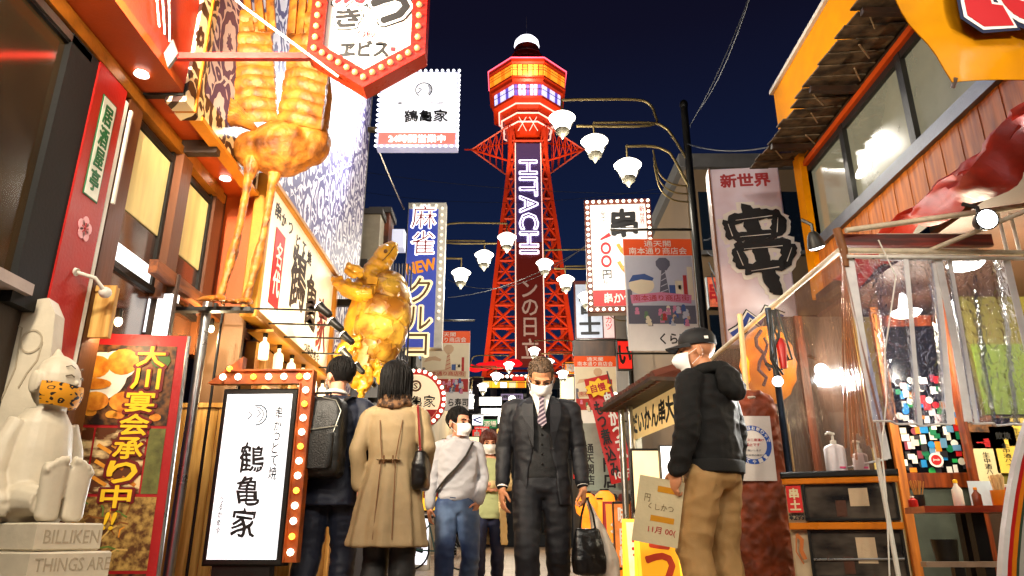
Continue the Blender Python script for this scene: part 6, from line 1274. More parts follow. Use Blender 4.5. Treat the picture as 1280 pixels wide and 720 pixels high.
for d_, c_, mt, nm in ((.04, 0, M('navy_print', '#101a3a', var=0, bump=0), 'letter_outline'), (.02, .003, WHT, 'letter_halo'), (0, .006, REDT, 'letter')):
    m = MB(); m.poly(lfm, grow(LT, d_), c_, c_ + .002); m.build(nm, mt, yn); m = MB(); m.ring2(lfm, .2, .12, .05 - d_ * .5, .13 + d_, c_ + .0005, c_ + .0022, 28, 1.5); m.build(nm, mt, yn)
m = MB(); m.tube([(b_l + V((.018, -.012, .02)))[:], (b_l + V((.01, .02, -.02)))[:]], .01, 8); m.build('eyelet', STEEL, yn, True)
# sauce shop behind the man: noren, stall roof
nr = thing('noren_roof', 'small tiled stall roof with cream cloth sign lettering behind the man in the cap', 'stall roof', P(820, 505, Y=7.6))
cl = Frame(P(822, 505, Y=7.3), (.82, -.42, .0)); sl = .5
A2, B2 = P(786, 520, Y=8.4), P(858, 470, Y=6.6); d2 = (B2 - A2); fr = Frame(A2, (d2.x, d2.y, 0)); L2 = sqrt(d2.x ** 2 + d2.y ** 2)
m = MB(); m.fbox(fr, 0, L2, -.3, .05, 0, .01); m.build('cloth_sign', M('cream_cloth_lit', '#d8b878', .7, em=.25, emcol='#ffd890', var=.15), nr); m = MB(); m.text(fr, 'だいかん串大阪', L2 / 2, -.13, L2 * .85, .24, .011, .003, .04, wob=.12); m.build('lettering', BLKT, nr)
for k in range(12): m = MB(); a = L2 * k / 12; m.tube([fr(a + .08, .08, .3), fr(a + .08, .26, -.25)], .07, 6); m.build('roof_tile', M('brown_roof_tile', '#5a3024', .5, var=.2), nr, True)
m = MB(); m.fbox(fr, 0, L2, .04, .075, -.3, .35); m.build('eave_board', DKWOOD, nr)
for a in (.05, L2 - .1): m = MB(); m.fbox(fr, a, a + .07, -fr.o.z, .04, -.1, -.03); m.build('post', STEEL, nr)
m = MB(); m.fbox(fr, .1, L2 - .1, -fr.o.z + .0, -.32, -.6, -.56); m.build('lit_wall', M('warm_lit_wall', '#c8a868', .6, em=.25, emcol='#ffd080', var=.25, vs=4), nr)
m = MB(); m.fbox(fr, .5, .9, -fr.o.z + .8, -.6, -.55, -.54); m.build('white_poster', M('lit_white_poster', '#e8e0d8', em=.5, var=.1), nr)

for k, (x_, y_, z_, tg, e_, lab) in enumerate(((2.5, .6, 2.9, (1.4, 4.4, 1.2), 130, 'added unseen floodlight on the right building nearest the street corner'), (2.3, 1.6, 3.6, (2.5, 5.2, 4.1), 32, 'added unseen floodlight washing the shingled eave from below'), (1.5, 6.3, 5.0, (2.3, 6.8, 3.4), 0, ''))):  # floodlights added out of view to light the people and the eave
    if not e_: continue
    c = V((x_, y_, z_)); d = (V(tg) - c).normalized(); t = thing('floodlight', lab, 'spotlight', c); m = MB(); m.lathe([(.02, -.1), (.04, -.07), (.06, .0), (.058, .02)], c, d, 14); m.build('housing', BLK, t, True)
    m = MB(); m.lathe([(.055, 0), (.03, .01), (.004, .012)], c + d * .02, d, 14); m.build('lens', LAMPW, t, True); m = MB(); m.tube([c - d * .05, c - d * .05 + V((.25, 0, .02))], .01, 6); m.build('yoke', BLK, t, True)
    light('SPOT', c + d * .06, e_, (1, .92, .78), .07, parent=t, spot=105, target=tg)
# ================================================================== people
SKIN = M('skin', '#c4865f', .5, var=.12, vs=14, bump=.08, bs=200)
SKINP = M('skin_light', '#cf9273', .5, var=.1, vs=14, bump=.08, bs=200)
HAIRK = M('black_hair', '#0a0706', .7, spec=.25, var=.35, vs=30, stretch=(1, 1, .2), bump=.5, bs=120)
HAIRA = M('auburn_hair', '#4a1a0c', .42, var=.35, vs=30, stretch=(1, 1, .2), bump=.5, bs=120)
HAIRG = M('greying_hair', '#57422f', .6, var=.5, vs=60, bump=.6, bs=160)
MASKM = M('mask_fabric', '#e6e4e2', .8, var=.04, bump=.15, bs=90)
EYEM = M('dark_eye', '#120a08', .2, var=0, bump=0)
SHOE = M('black_leather', '#14110f', .35, var=.2)
def finger(mb, base, d, nrm, L, r, curl):
    """three phalanges bending towards the palm"""
    p = V(base); d = V(d).normalized(); side = d.cross(nrm).normalized(); pts = [p]; rr = [r * 1.05]
    for k, f in enumerate((.45, .31, .24)):
        d = (Matrix.Rotation(curl * (.6 if k == 0 else 1.0), 3, side) @ d).normalized(); p = p + d * L * f; pts.append(p); rr.append(r * (1 - .1 * (k + 1)))
    mb.tube(pts, rr, 8); mb.ell(p, r * .72, 8, 6); mb.ell(pts[1], r * .98, 8, 6)
def hand(mb, w, d, palm, s=1.0, curl=.35, side=1):
    """w wrist, d direction of the fingers, palm the way the palm faces; side=+1 thumb lies on d x palm"""
    w = V(w); d = V(d).normalized(); palm = V(palm); palm = (palm - d * palm.dot(d)).normalized(); t = d.cross(palm).normalized() * side
    m3 = Matrix((t, d, palm)).transposed()
    mb.ell(w + d * .047 * s, (.042 * s, .052 * s, .0165 * s), 12, 8, rot=m3)
    mb.tube([w - d * .02, w + d * .03 * s], [.026 * s, .03 * s], 10, flat=.75)
    for k, (o, L) in enumerate(((.033, .07), (.0115, .078), (-.0115, .072), (-.033, .058))):
        finger(mb, w + d * .088 * s + t * o * s, (d + t * o * 2.2), palm, L * s, .0088 * s, curl * (1 + .18 * k))
    b = w + d * .025 * s + t * .034 * s
    pts = [b, b + (t * .8 + d * .75 + palm * .3).normalized() * .036 * s]; pts.append(pts[1] + (t * .25 + d + palm * .45).normalized() * .03 * s)
    mb.tube([b - t * .012 * s] + pts + [pts[-1] + (d + palm * .5).normalized() * .018 * s], [.014 * s, .0125 * s, .0108 * s, .0098 * s, .007 * s], 8)
def head_geo(mb, fem=False):
    mb.ell((0, .014, .028), (.0745, .094, .088), 18, 12); mb.ell((0, -.028, -.03), (.057, .062, .08), 16, 10)
    mb.ell((0, -.05, -.087), (.031, .032, .024), 12, 8); mb.ell((0, -.02, -.07), (.05, .055, .035), 12, 8)
    mb.tube([(0, -.083, .018), (0, -.101, -.012), (0, -.112, -.034)], [.007, .010, .0145], 8); mb.ell((0, -.1, -.036), (.017, .012, .009), 8, 6)
    mb.ell((0, -.074, .018), (.054, .018, .011), 12, 6); mb.ell((-.036, -.063, -.03), (.022, .02, .02), 8, 6); mb.ell((.036, -.063, -.03), (.022, .02, .02), 8, 6)
    mb.ell((0, -.089, -.062), (.023, .0105, .0065), 10, 6); mb.ell((0, -.087, -.072), (.02, .0105, .0065), 10, 6)
    for s in (-1, 1): mb.ell((s * .078, .008, -.012), (.009, .02, .032), 10, 8, rot=RZ(s * 18).to_3x3())
def hair_geo(style, seed=1):
    rnd = random.Random(seed); mb = MB()
    long = {'short': -.055, 'crop': -.03, 'bob': -.1, 'long': -.24}[style]; vol = {'short': 1.0, 'crop': .955, 'bob': 1.2, 'long': 1.05}[style]
    c = V((0, .016, .03)); R = V((.081 * vol, .1 * vol, .094 * (1 + (vol - 1) * .7)))
    def hairline(az):      # az 0 = front
        f = abs(az) / pi
        if style in ('bob', 'long'): 
            return .035 if f < .24 else (long + .0 if f > .36 else .035 + (long - .035) * (f - .24) / .12)
        return .062 if f < .27 else (-.0 if f < .52 else long) if style == 'short' else (.07 if f < .27 else (.012 if f < .52 else long))
    # cap
    rs = []
    for i in range(15):
        ring = []
        for j in range(28):
            az = -pi + 2 * pi * j / 28; el = pi / 2 - (pi * .78) * i / 14; hl = hairline(az)
            z = R.z * sin(el); k = max(cos(el), .03)
            x = R.x * k * sin(az); y = -R.y * k * cos(az)
            f = 1.0 if z + c.z > hl else max(.72, 1 - (hl - z - c.z) * 9)
            ring.append(c + V((x * f, y * f, max(z, hl - .05 - c.z) if long > -.1 else z)))
        rs.append(ring)
    mb.rings(rs[::-1])
    if style in ('bob', 'long'):
        for (z, rx, ry, cy) in ((0, .0, .0, 0),): pass
        L = [(.03, 1.0), (-.02, 1.02), (-.07, 1.04), (long * .8, .98 if style == 'long' else 1.0), (long, .84)]
        rr = []
        for z, k in L:
            ring = []
            for j in range(20):
                az = radians(62 + (296 - 62) * j / 19) ; ring.append(c + V((R.x * 1.0 * k * sin(az), -R.y * .98 * k * cos(az), z - c.z)))
            inner = [c + (q - c) * .72 + V((0, 0, (q - c).z * .28)) for q in ring]
            rr.append(ring + inner[::-1])
        mb.rings(rr)
    nl = {'short': 230, 'crop': 260, 'bob': 200, 'long': 200}[style]
    for i in range(nl):
        az = rnd.uniform(-pi, pi); hl = hairline(az); e0 = rnd.uniform(.05, pi / 2)
        if style == 'crop': ln = .022; rad = .0032
        elif style == 'short': ln = rnd.uniform(.04, .075); rad = .0062
        else: ln = rnd.uniform(.1, .2); rad = .0065
        pts = []; el = e0; n = 5; a2 = az; lift = rnd.uniform(.985, 1.045)
        z = 0; p = None; s_ = 0
        for k in range(n):
            zz_ = R.z * sin(el)
            if zz_ + c.z < hl: break
            if el > -.3 or style not in ('bob', 'long'):
                q = c + V((R.x * cos(el) * sin(a2), -R.y * cos(el) * cos(a2), zz_)) ; q = c + (q - c) * (lift + .012 * sin(k * 1.6))
            pts.append(q); el -= ln / n / .092; a2 += rnd.uniform(-.05, .08)
        if style in ('bob', 'long') and len(pts) == n and hl < 0:
            q = pts[-1].copy()
            while q.z > hl + rnd.uniform(-.02, .03): q = q + V((rnd.uniform(-.003, .003), rnd.uniform(-.003, .003), -.03)); pts.append(q.copy())
        if len(pts) > 2: mb.tube(pts, [rad * (1 - .75 * (k / (len(pts) - 1)) ** 2) for k in range(len(pts))], 5)
    return mb
def mask_geo():
    mb = MB(); rs = []
    for i in range(9):
        t = i / 8; z = -.005 - .098 * t; ring = []
        for j in range(13):
            a = radians(-62 + 124 * j / 12); d = .073 + .018 * sin(pi * min(1, t * 1.15)) * cos(a) ** 2 + (.024 if i < 7 else .008) * cos(a) ** 6 * (1 - abs(t - .35))
            d *= (1 - .1 * max(0, t - .7) / .3)
            w = 1.0 - .1 * t
            ring.append(V((sin(a) * (.07) * w * 1.06, -.022 - cos(a) * d, z - .012 * abs(sin(a)) * (1 - 2 * t) * .6 + .0016 * (1 if i % 2 else -1))))
        rs.append(ring)
    n = len(rs); f = [r + [p + V((0, .003, 0)) for p in r][::-1] for r in rs]; mb.rings(f)
    for s in (-1, 1):
        mb.tube([(s * .064, -.05, -.022), (s * .074, -.02, -.005), (s * .082, .012, .012), (s * .084, .02, -.012), (s * .076, 0, -.045), (s * .062, -.04, -.078)], .0016, 5)
    return mb

class Person:
    """local pose space: feet at the origin, facing -Y, 1.75 m tall, then scaled and turned"""
    def __init__(s, label, x, y, rot, H, head=(0, 0), headpos=None, lean=0.0, headscale=1.06):
        s.t = thing('person', label, 'person', (x, y, .012)); s.k = H / 1.75
        s.M = Matrix.Translation((x, y, .012)) @ RZ(rot) @ Matrix.Scale(s.k, 4)
        s.hp = V(headpos or (0, -.015, 1.622)); s.hm = Matrix.Translation(s.hp) @ RZ(head[0]) @ RX(head[1]) @ Matrix.Scale(headscale, 4); s.lean = lean
        s.body = MB()
    def place(s, mb):
        if s.lean: mb.v = [p + V((0, -s.lean * max(0, p.z - .9), 0)) for p in mb.v]
        return mb.xf(s.M)
    def add(s, name, mb, mat, smooth=True, label=None, parent=None): 
        return s.place(mb).build(name, mat, parent or s.t, smooth, label=label)
    def fused(s, name, mb, mat, voxel=.008, sm=5, wr=.0, ws=(9, 9, 15), folds=None, label=None):
        s.place(mb); off = W[s.t.as_pointer()]; me = fuse(mb, voxel, sm, wr, ws, folds, name)
        me.transform(Matrix.Translation(-off)); return put(name, me, mat, s.t, True, label=label)
    def skin(s, arms, legs, hands, mat, fem=False):
        b = MB(); head_geo(b, fem); b.xf(s.hm); hb = s.hp
        b.tube([hb + V((0, .03, -.06)), (0, .012, 1.50), (0, .01, 1.42)], [.052, .053, .07], 14)
        b.rings([sring(0, 0, z, rx, ry) for z, rx, ry in ((.86, .13, .09), (1.0, .125, .085), (1.1, .12, .085), (1.3, .15, .09), (1.42, .14, .075), (1.47, .07, .06))])
        for sh, el, wr in arms: limb(b, [sh, el, wr], [.042, .036, .026])
        for hip, kn, an in legs: limb(b, [hip, kn, an], [.07, .048, .036]); b.ell(V(an) + V((0, -.07, -.04)), (.035, .11, .03), 10, 8)
        for h in hands: hand(b, *h)
        s.fused('body', b, mat, .0058, 3)
    def face(s, brow=None, mask=True, closed=False):
        for sx in (-1, 1):
            m = MB(); m.ell((sx * .031, -.0835, -.002), (.0135, .007, .004 if closed else .0062), 10, 6); s.add('eye', m.xf(s.hm), EYEM)
            m = MB(); m.tube([(sx * .014, -.094, .017), (sx * .032, -.0925, .023), (sx * .05, -.078, .018)], [.0035, .0042, .002], 6); s.add('eyebrow', m.xf(s.hm), brow or HAIRK)
        if mask: s.add('face_mask', mask_geo().xf(s.hm), MASKM)
    def hair(s, style, mat, seed=1): s.add('hair', hair_geo(style, seed).xf(s.hm), mat, 40)
    def shoes(s, legs, mat=SHOE):
        for hip, kn, an in legs:
            a = V(an); m = MB(); z = a.z - .08
            m.rings([sring(a.x, a.y - .05, z + h, rx, ry, 18) for h, rx, ry in ((0, .046, .135), (.02, .05, .14), (.05, .045, .125), (.08, .038, .07), (.11, .037, .05))]); s.add('shoe', m, mat)
def trousers(legs, waist=1.0, rx=.158, ry=.115, r=(.092, .068, .056), crotch=.86):
    b = MB(); b.rings([sring(0, .005, z, a, c, 24) for z, a, c in ((crotch - .04, rx * .6, ry * .7), (crotch, rx, ry * .97), (crotch + .07, rx * 1.02, ry * 1.03), (waist, rx * .93, ry * .93))])
    for hip, kn, an in legs: limb(b, [V(hip), V(kn), V(an) + V((0, 0, -.01))], r, flat=1.08)
    return b
def sleeves(b, arms, r=(.066, .056, .045), cuff=.0):
    for sh, el, wr in arms:
        sx = 1 if sh[0] > 0 else -1
        b.tube([V((sx * .1, 0, 1.405)), V(sh) + V((-sx * .03, 0, .012)), V(sh)], [.06, r[0] * 1.02, r[0]], 14)
        limb(b, [sh, el, V(el).lerp(V(wr), 1 - cuff)], r)

# ---- 1: businessman in a dark three piece suit
arms = [((-.2, .01, 1.385), (-.245, .05, 1.14), (-.255, -.02, .885)), ((.2, .01, 1.385), (.245, .04, 1.14), (.26, -.05, .89))]
legs = [((-.095, 0, .9), (-.1, -.13, .5), (-.095, -.06, .1)), ((.095, 0, .9), (.1, .02, .49), (.105, .22, .13))]
p = Person('businessman in open dark suit, striped tie and white mask walking towards us', .185, 4.62, 0, 1.68, head=(2, 36), headpos=(0, -.075, 1.592), headscale=1.1)
p.skin(arms, legs, [((-.255, -.022, .88), (.02, -.1, -1), (1, .35, 0), 1.04, .4, 1), ((.26, -.052, .885), (.02, -.08, -1), (-1, .3, 0), 1.04, 1.15, -1)], SKIN)
p.face(brow=HAIRG, closed=True); p.hair('crop', HAIRG, 3)
SUIT = M('suit_wool', '#0e0f16', .62, var=.2, vs=20, bump=.25, bs=260)
SUIT2 = M('vest_wool', '#0a0a0c', .66, var=.2, vs=20, bump=.25, bs=260)
b = MB(); 
R_ = [(.77, .192, .142, .012), (.86, .19, .14, .01), (.98, .178, .13, .008), (1.1, .175, .128, .005), (1.22, .188, .13, 0), (1.33, .2, .13, 0), (1.40, .19, .115, .005), (1.445, .135, .09, .01), (1.475, .085, .075, .015)]
def open_a(z): return 33 if z < .8 else (28 if z < 1.0 else (17 if z < 1.25 else 24))
b.rings([aring(0, cy, z, rx, ry, -90 + open_a(z), 270 - open_a(z), .022) for z, rx, ry, cy in R_])
sleeves(b, arms, (.068, .058, .047), .1)
p.fused('jacket', b, SUIT, .0075, 5, .006)
b = MB(); b.rings([sring(0, 0, z, rx, ry, 24) for z, rx, ry in ((.93, .15, .108), (1.02, .152, .112), (1.15, .155, .112), (1.28, .165, .112), (1.38, .155, .098), (1.44, .09, .07))]); p.fused('vest', b, SUIT2, .008, 4, .003)
b = trousers(legs, 1.0, .155, .112, (.098, .076, .066)); p.fused('trousers', b, SUIT, .0085, 5, .007)
b = MB(); fr = Frame((0, -.113, 1.4), (1, 0, 0), (0, .16, 1)); b.poly(fr, [(-.058, .06), (-.001, -.15), (.001, -.15), (.058, .06), (.04, .085), (-.04, .085)], -.02, .012); p.add('shirt', b, WHT, False)
b = MB(); 
for sx in (-1, 1): b.tube([(sx * .012, -.098, 1.445), (sx * .05, -.075, 1.475), (sx * .062, -.01, 1.5), (sx * .04, .055, 1.505)], [.012, .017, .016, .012], 8, flat=.8)
p.add('shirt_collar', b, WHT)
def stripes(name, c1, c2, sc, rot=.6):
    m = M(name, c1, .5, var=0, bump=0); n = m.node_tree; L = n.links.new; t = n.nodes.new('ShaderNodeTexCoord'); mp = n.nodes.new('ShaderNodeMapping'); mp.inputs['Rotation'].default_value = (0, rot, 0)
    wv = n.nodes.new('ShaderNodeTexWave'); wv.inputs['Scale'].default_value = sc; wv.bands_direction = 'Z'; r = n.nodes.new('ShaderNodeValToRGB'); r.color_ramp.interpolation = 'CONSTANT'
    r.color_ramp.elements[0].color = hexc(c1); r.color_ramp.elements[1].position = .6; r.color_ramp.elements[1].color = hexc(c2)
    L(t.outputs['Object'], mp.inputs[0]); L(mp.outputs[0], wv.inputs[0]); L(wv.outputs['Fac'], r.inputs[0]); L(r.outputs[0], n.nodes['Principled BSDF'].inputs['Base Color']); return m
b = MB(); fr = Frame((0, -.132, 1.42), (1, 0, 0), (0, .13, 1)); b.poly(fr, [(-.018, .03), (.018, .03), (.014, -.005), (-.014, -.005)], -.004, .01); b.poly(fr, [(-.013, -.006), (.013, -.006), (.03, -.14), (0, -.17), (-.03, -.14)], -.004, .008)
p.add('tie', b, stripes('striped_tie', '#3a2438', '#a08f98', 14), False)
for sx in (-1, 1):   # lapels follow the jacket edge
    b = MB(); l = [((sx * .05, -.06, 1.465), .03), ((sx * .085, -.122, 1.405), .062), ((sx * .085, -.142, 1.32), .066), ((sx * .072, -.15, 1.22), .04), ((sx * .062, -.148, 1.12), .012)]
    rs = [[V(q) + V((sx * w_ * .05 - sx * w_ * .5, -.006, 0)), V(q) + V((sx * w_ * .62, .012, .008)), V(q) + V((sx * w_ * .62, .018, .008)), V(q) + V((-sx * w_ * .5, .004, 0))] for q, w_ in l]
    b.rings(rs if sx > 0 else [r[::-1] for r in rs]); p.add('lapel', b, SUIT, False)
for sh, el, wr in arms:
    b = MB(); q = V(wr); e_ = V(el); d = (q - e_).normalized(); b.tube([q - d * .035, q - d * .002], [.037, .038], 14); p.add('shirt_cuff', b, WHT)
for k in range(4):
    b = MB(); b.ell((0, -.118 - .0, 1.21 - k * .062), (.007, .006, .007), 8, 6); p.add('button', b, BLK)
p.shoes(legs)
# bags in his left hand
bx, by = .185 + .27, 4.62 - .06
bag = thing('shoulder_bag', 'black soft tote bag hanging from the businessman\'s hand', 'bag', (bx + .01, by, .36))
def bag_geo(w_, d_, h_, z0, n=24, sag=.08):
    b = MB(); b.rings([sring(bx, by, z0 + h_ * t, w_ * k, d_ * k2, n, 3.0) for t, k, k2 in ((0, .8, .7), (.06, 1.0, 1.0), (.35, 1.04, 1.12), (.7, .92, .8), (1, .74, .3))]); return b
b = bag_geo(.1, .055, .26, .36).xf(Matrix.Translation((bx, by, 0)) @ RZ(18) @ Matrix.Translation((-bx, -by, 0))); me = fuse(b, .008, 3, .008, (12, 12, 10)); me.transform(Matrix.Translation(-W[bag.as_pointer()])); put('bag_body', me, M('black_nylon', '#0e0e10', .35, var=.2, vs=10, bump=.4, bs=40), bag, True)
for s in (-1, 1):
    b = MB(); b.tube([(bx + s * .05, by + s * .012, .6), (bx + s * .035, by, .7), (bx + s * .006, by, .795), (bx - s * .012, by + .01, .8)], .007, 6); b.build('handle', BLK, bag, True)
bag2 = thing('plastic_bag', 'thin white plastic carrier bag beside the black tote of the businessman', 'plastic bag', (bx + .09, by + .07, .3))
b = MB(); b.rings([sring(bx + .06 + dx, by + .08, z, rx, ry, 20, 2.2, lambda a: 1 + .1 * sin(5 * a + z * 20)) for z, rx, ry, dx in ((.26, .05, .03, .06), (.3, .08, .05, .06), (.45, .075, .05, .05), (.6, .05, .03, .02), (.72, .02, .015, -.02), (.8, .01, .01, -.055))])
me = fuse(b, .008, 2, .006, (14, 14, 8)); me.transform(Matrix.Translation(-W[bag2.as_pointer()])); put('bag_body', me, M('white_plastic_bag', '#d9d0c0', .4, var=.1, alpha=.85, bump=.3, bs=30), bag2, True)

# ---- 2: man with a backpack seen from behind
arms = [((-.2, 0, 1.385), (-.25, .05, 1.14), (-.25, -.03, .9)), ((.2, 0, 1.385), (.275, .06, 1.15), (.30, .0, .89))]
legs = [((-.09, 0, .9), (-.095, -.09, .5), (-.1, -.02, .1)), ((.09, 0, .9), (.095, .02, .49), (.1, .2, .13))]
p = Person('man in navy suit with a black backpack, seen from behind', -1.13, 4.62, 176, 1.68, head=(48, 4), headpos=(0, -.03, 1.62), headscale=1.08)
p.skin(arms, legs, [((.3, -.002, .885), (.02, -.1, -1), (-1, .3, 0), 1.05, .4, -1), ((-.25, -.03, .895), (0, -.1, -1), (1, .3, 0), 1.05, .4, 1)], SKINP)
p.face(); p.hair('short', HAIRK, 5)
NAVY = M('navy_suit_wool', '#12182a', .6, var=.2, vs=20, bump=.25, bs=260)
b = MB(); b.rings([sring(0, cy, z, rx, ry) for z, rx, ry, cy in R_]); sleeves(b, arms, (.068, .06, .048), .08); p.fused('jacket', b, NAVY, .0075, 5, .007)
b = trousers(legs, 1.0, .155, .112, (.1, .078, .068)); p.fused('trousers', b, NAVY, .0085, 5, .008)
b = MB(); b.tube([(.062 * cos(a), .012 + .062 * sin(a), 1.492 + .012 * sin(a)) for a in [2 * pi * k / 16 for k in range(17)]], .014, 8); p.add('shirt_collar', b, WHT)
for sh, el, wr in arms:
    b = MB(); q = V(wr); d = (q - V(el)).normalized(); b.tube([q - d * .03, q - d * .002], [.036, .037], 12); p.add('shirt_cuff', b, WHT)
p.shoes(legs)
t = p.t; bp = thing('backpack', 'boxy black backpack with a pale zip worn by the man in navy', 'backpack', (-1.13, 4.42, 1.0))
NYL = M('black_pack_nylon', '#141412', .42, var=.25, vs=12, bump=.35, bs=120)
def pk(mb): return mb.xf(p.M)
b = MB(); b.rings([sring(.03, cy, z, rx, ry, 28, 5) for z, rx, ry, cy in ((.93, .14, .075, .21), (.96, .165, .095, .215), (1.12, .172, .105, .22), (1.3, .168, .098, .215), (1.4, .155, .085, .205), (1.43, .12, .06, .2))])
me = fuse(pk(b), .008, 4, .005, (8, 8, 10)); me.transform(Matrix.Translation(-W[bp.as_pointer()])); put('pack_body', me, NYL, bp, True)
b = MB(); b.rings([sring(.035, .305, z, rx, .035, 24, 5) for z, rx in ((.98, .12), (1.0, .135), (1.15, .14), (1.19, .135))]); pk(b).build('front_pocket', NYL, bp, True)
ZIP = M('pale_zip', '#a8a698', .3, .6, var=0, bump=0)
b = MB(); b.tube([(-.125, .325, 1.235), (.03, .334, 1.215), (.17, .322, 1.2)], .0035, 5); b.tube([(-.1, .325, 1.2), (-.13, .3, 1.33), (-.09, .29, 1.4), (0, .285, 1.42)], .003, 5); pk(b).build('zip', ZIP, bp, True)
for s in (-1, 1):
    b = MB(); b.tube([(s * .1 + .01, .16, 1.41), (s * .12, .1, 1.455), (s * .125, .0, 1.465), (s * .13, -.1, 1.4), (s * .14, -.14, 1.28), (s * .17, -.1, 1.1), (s * .17, .12, 1.0)], .022, 8, flat=.35); pk(b).build('strap', NYL, bp, True)
b = MB(); b.tube([(-.03, .22, 1.42), (-.03, .22, 1.46), (.07, .22, 1.46), (.07, .22, 1.42)], .008, 6); pk(b).build('grab_handle', NYL, bp, True)

# ---- 3: woman in a beige trench coat seen from behind
arms = [((-.175, 0, 1.375), (-.235, .05, 1.17), (-.19, -.12, 1.03)), ((.175, 0, 1.375), (.23, .04, 1.15), (.215, -.02, .93))]
legs = [((-.085, 0, .88), (-.09, -.02, .48), (-.1, .0, .1)), ((.085, 0, .88), (.09, -.07, .49), (.095, .05, .1))]
p = Person('woman in a flared beige trench coat and scarf, seen from behind', -.72, 4.45, 178, 1.6, head=(-8, 2), headpos=(0, -.01, 1.615), headscale=1.06)
p.skin(arms, legs, [((-.19, -.122, 1.03), (.4, -.9, -.1), (1, 0, 0), .92, .5, 1), ((.215, -.022, .92), (0, -.1, -1), (-1, 0, 0), .92, .4, -1)], SKINP)
p.face(); p.hair('bob', HAIRK, 8)
COAT = M('beige_trench_cloth', '#9c8662', .7, var=.14, vs=9, bump=.2, bs=220)
def pleat(k): return lambda a: 1 + k * sin(9 * a + .6) + k * .5 * sin(17 * a)
b = MB(); b.rings([sring(0, cy, z, rx, ry, 72, 2.2, pleat(k)) for z, rx, ry, cy, k in ((.555, .245, .19, .02, .075), (.57, .248, .192, .02, .075), (.66, .235, .18, .02, .07), (.78, .215, .165, .015, .06), (.92, .19, .145, .01, .045), (1.02, .168, .128, .005, .025), (1.1, .155, .118, 0, .008), (1.18, .16, .118, 0, .004), (1.3, .178, .118, 0, 0), (1.39, .165, .105, 0, 0), (1.44, .11, .085, .005, 0), (1.49, .075, .07, .01, 0))])
sleeves(b, arms, (.062, .055, .052), .04); p.fused('trench_coat', b, COAT, .0075, 3, .006, (7, 7, 9))
b = MB(); b.tube([(-.075, .132, 1.085), (-.03, .139, 1.085), (.03, .139, 1.085), (.075, .132, 1.085)], .02, 8, flat=.25); p.add('back_belt', b, COAT)
for s in (-1, 1): b = MB(); b.tube([(s * .03, .15, 1.06), (s * .03, .15, 1.11)], .006, 6); p.add('belt_loop', b, M('coat_seam', '#6d4724', .7))
for s in (-1, 1): b = MB(); b.tube([(s * .075, .118, 1.34), (s * .06, .135, 1.22), (s * .045, .136, 1.1), (s * .05, .16, .95), (s * .06, .2, .6)], .0035, 5); p.add('seam', b, M('coat_seam'))
SCARF = two_tone('brown_scarf', '#7a5636', '#3a2618', 40, .8, .45, .55, .4)
b = MB()
for zc_, rr in ((1.475, .09), (1.5, .085), (1.45, .1)): b.tube([(rr * cos(a), .012 + rr * .9 * sin(a), zc_ + .012 * sin(3 * a)) for a in [2 * pi * k / 20 for k in range(21)]], .026, 8)
p.fused('scarf', b, SCARF, .008, 3, .008, (20, 20, 20))
b = trousers(legs, .98, .15, .11, (.09, .08, .085)); p.fused('trousers', b, M('charcoal_trousers', '#1b1a1a', .65, var=.2), .009, 4, .006); p.shoes(legs)
hb = thing('handbag', 'black shoulder bag with a red strap under the arm of the woman in beige', 'bag', (-.57, 4.3, .9))
b = MB(); b.rings([sring(-.2, .05, z, rx, ry, 24, 3.5) for z, rx, ry in ((.9, .04, .1), (.93, .055, .135), (1.05, .055, .14), (1.14, .035, .12))]); me = fuse(b.xf(p.M), .008, 4, .005); me.transform(Matrix.Translation(-W[hb.as_pointer()])); put('bag_body', me, M('black_bag_leather', '#0f0c0c', .35, var=.2), hb, True)
b = MB(); b.tube([(-.2, .12, 1.12), (-.185, .12, 1.3), (-.16, .06, 1.44), (-.15, 0, 1.455), (-.17, -.06, 1.36), (-.2, -.06, 1.14)], .012, 6, flat=.4); b.xf(p.M).build('strap', M('red_strap', '#7a1216', .5), hb, True)

# ---- 4: boy in a pale hoodie
arms = [((-.172, 0, 1.375), (-.225, .02, 1.13), (-.235, -.04, .88)), ((.172, 0, 1.375), (.232, .06, 1.14), (.18, -.08, .93))]
legs = [((-.09, 0, .9), (-.1, -.1, .5), (-.1, -.04, .1)), ((.09, 0, .9), (.12, -.04, .49), (.11, .16, .13))]
p = Person('boy in pale grey sweatshirt and blue jeans with a black sling strap', -.42, 5.72, 8, 1.54, head=(38, 3), headpos=(0, -.03, 1.6), headscale=1.16)
p.skin(arms, legs, [((-.235, -.042, .875), (.02, -.1, -1), (1, .3, 0), .95, .35, 1), ((.18, -.08, .925), (-.3, .1, -.8), (-.7, .6, 0), .9, .4, -1)], SKINP)
p.face(); p.hair('short', HAIRK, 11)
HOOD = M('pale_sweatshirt', '#aaa9ae', .85, var=.08, bump=.2, bs=240)
b = MB(); b.rings([sring(0, 0, z, rx, ry) for z, rx, ry in ((.93, .148, .112), (.96, .162, .126), (1.05, .164, .13), (1.2, .172, .128), (1.32, .18, .122), (1.4, .168, .108), (1.45, .11, .085), (1.475, .075, .07))]); sleeves(b, arms, (.062, .055, .046), .02); p.fused('sweatshirt', b, HOOD, .0075, 5, .009, (10, 10, 14))
b = MB(); b.tube([(.085 * sin(a), .02 - .075 * cos(a), 1.462 + .03 * (-cos(a))) for a in [2 * pi * k / 20 for k in range(21)]], .026, 10); b.ell((0, .1, 1.42), (.1, .05, .07), 14, 8); p.fused('hood', b, HOOD, .008, 3, .006)
JEAN = two_tone('blue_denim', '#22365e', '#5a7090', 3.2, .75, .42, .66, .15)
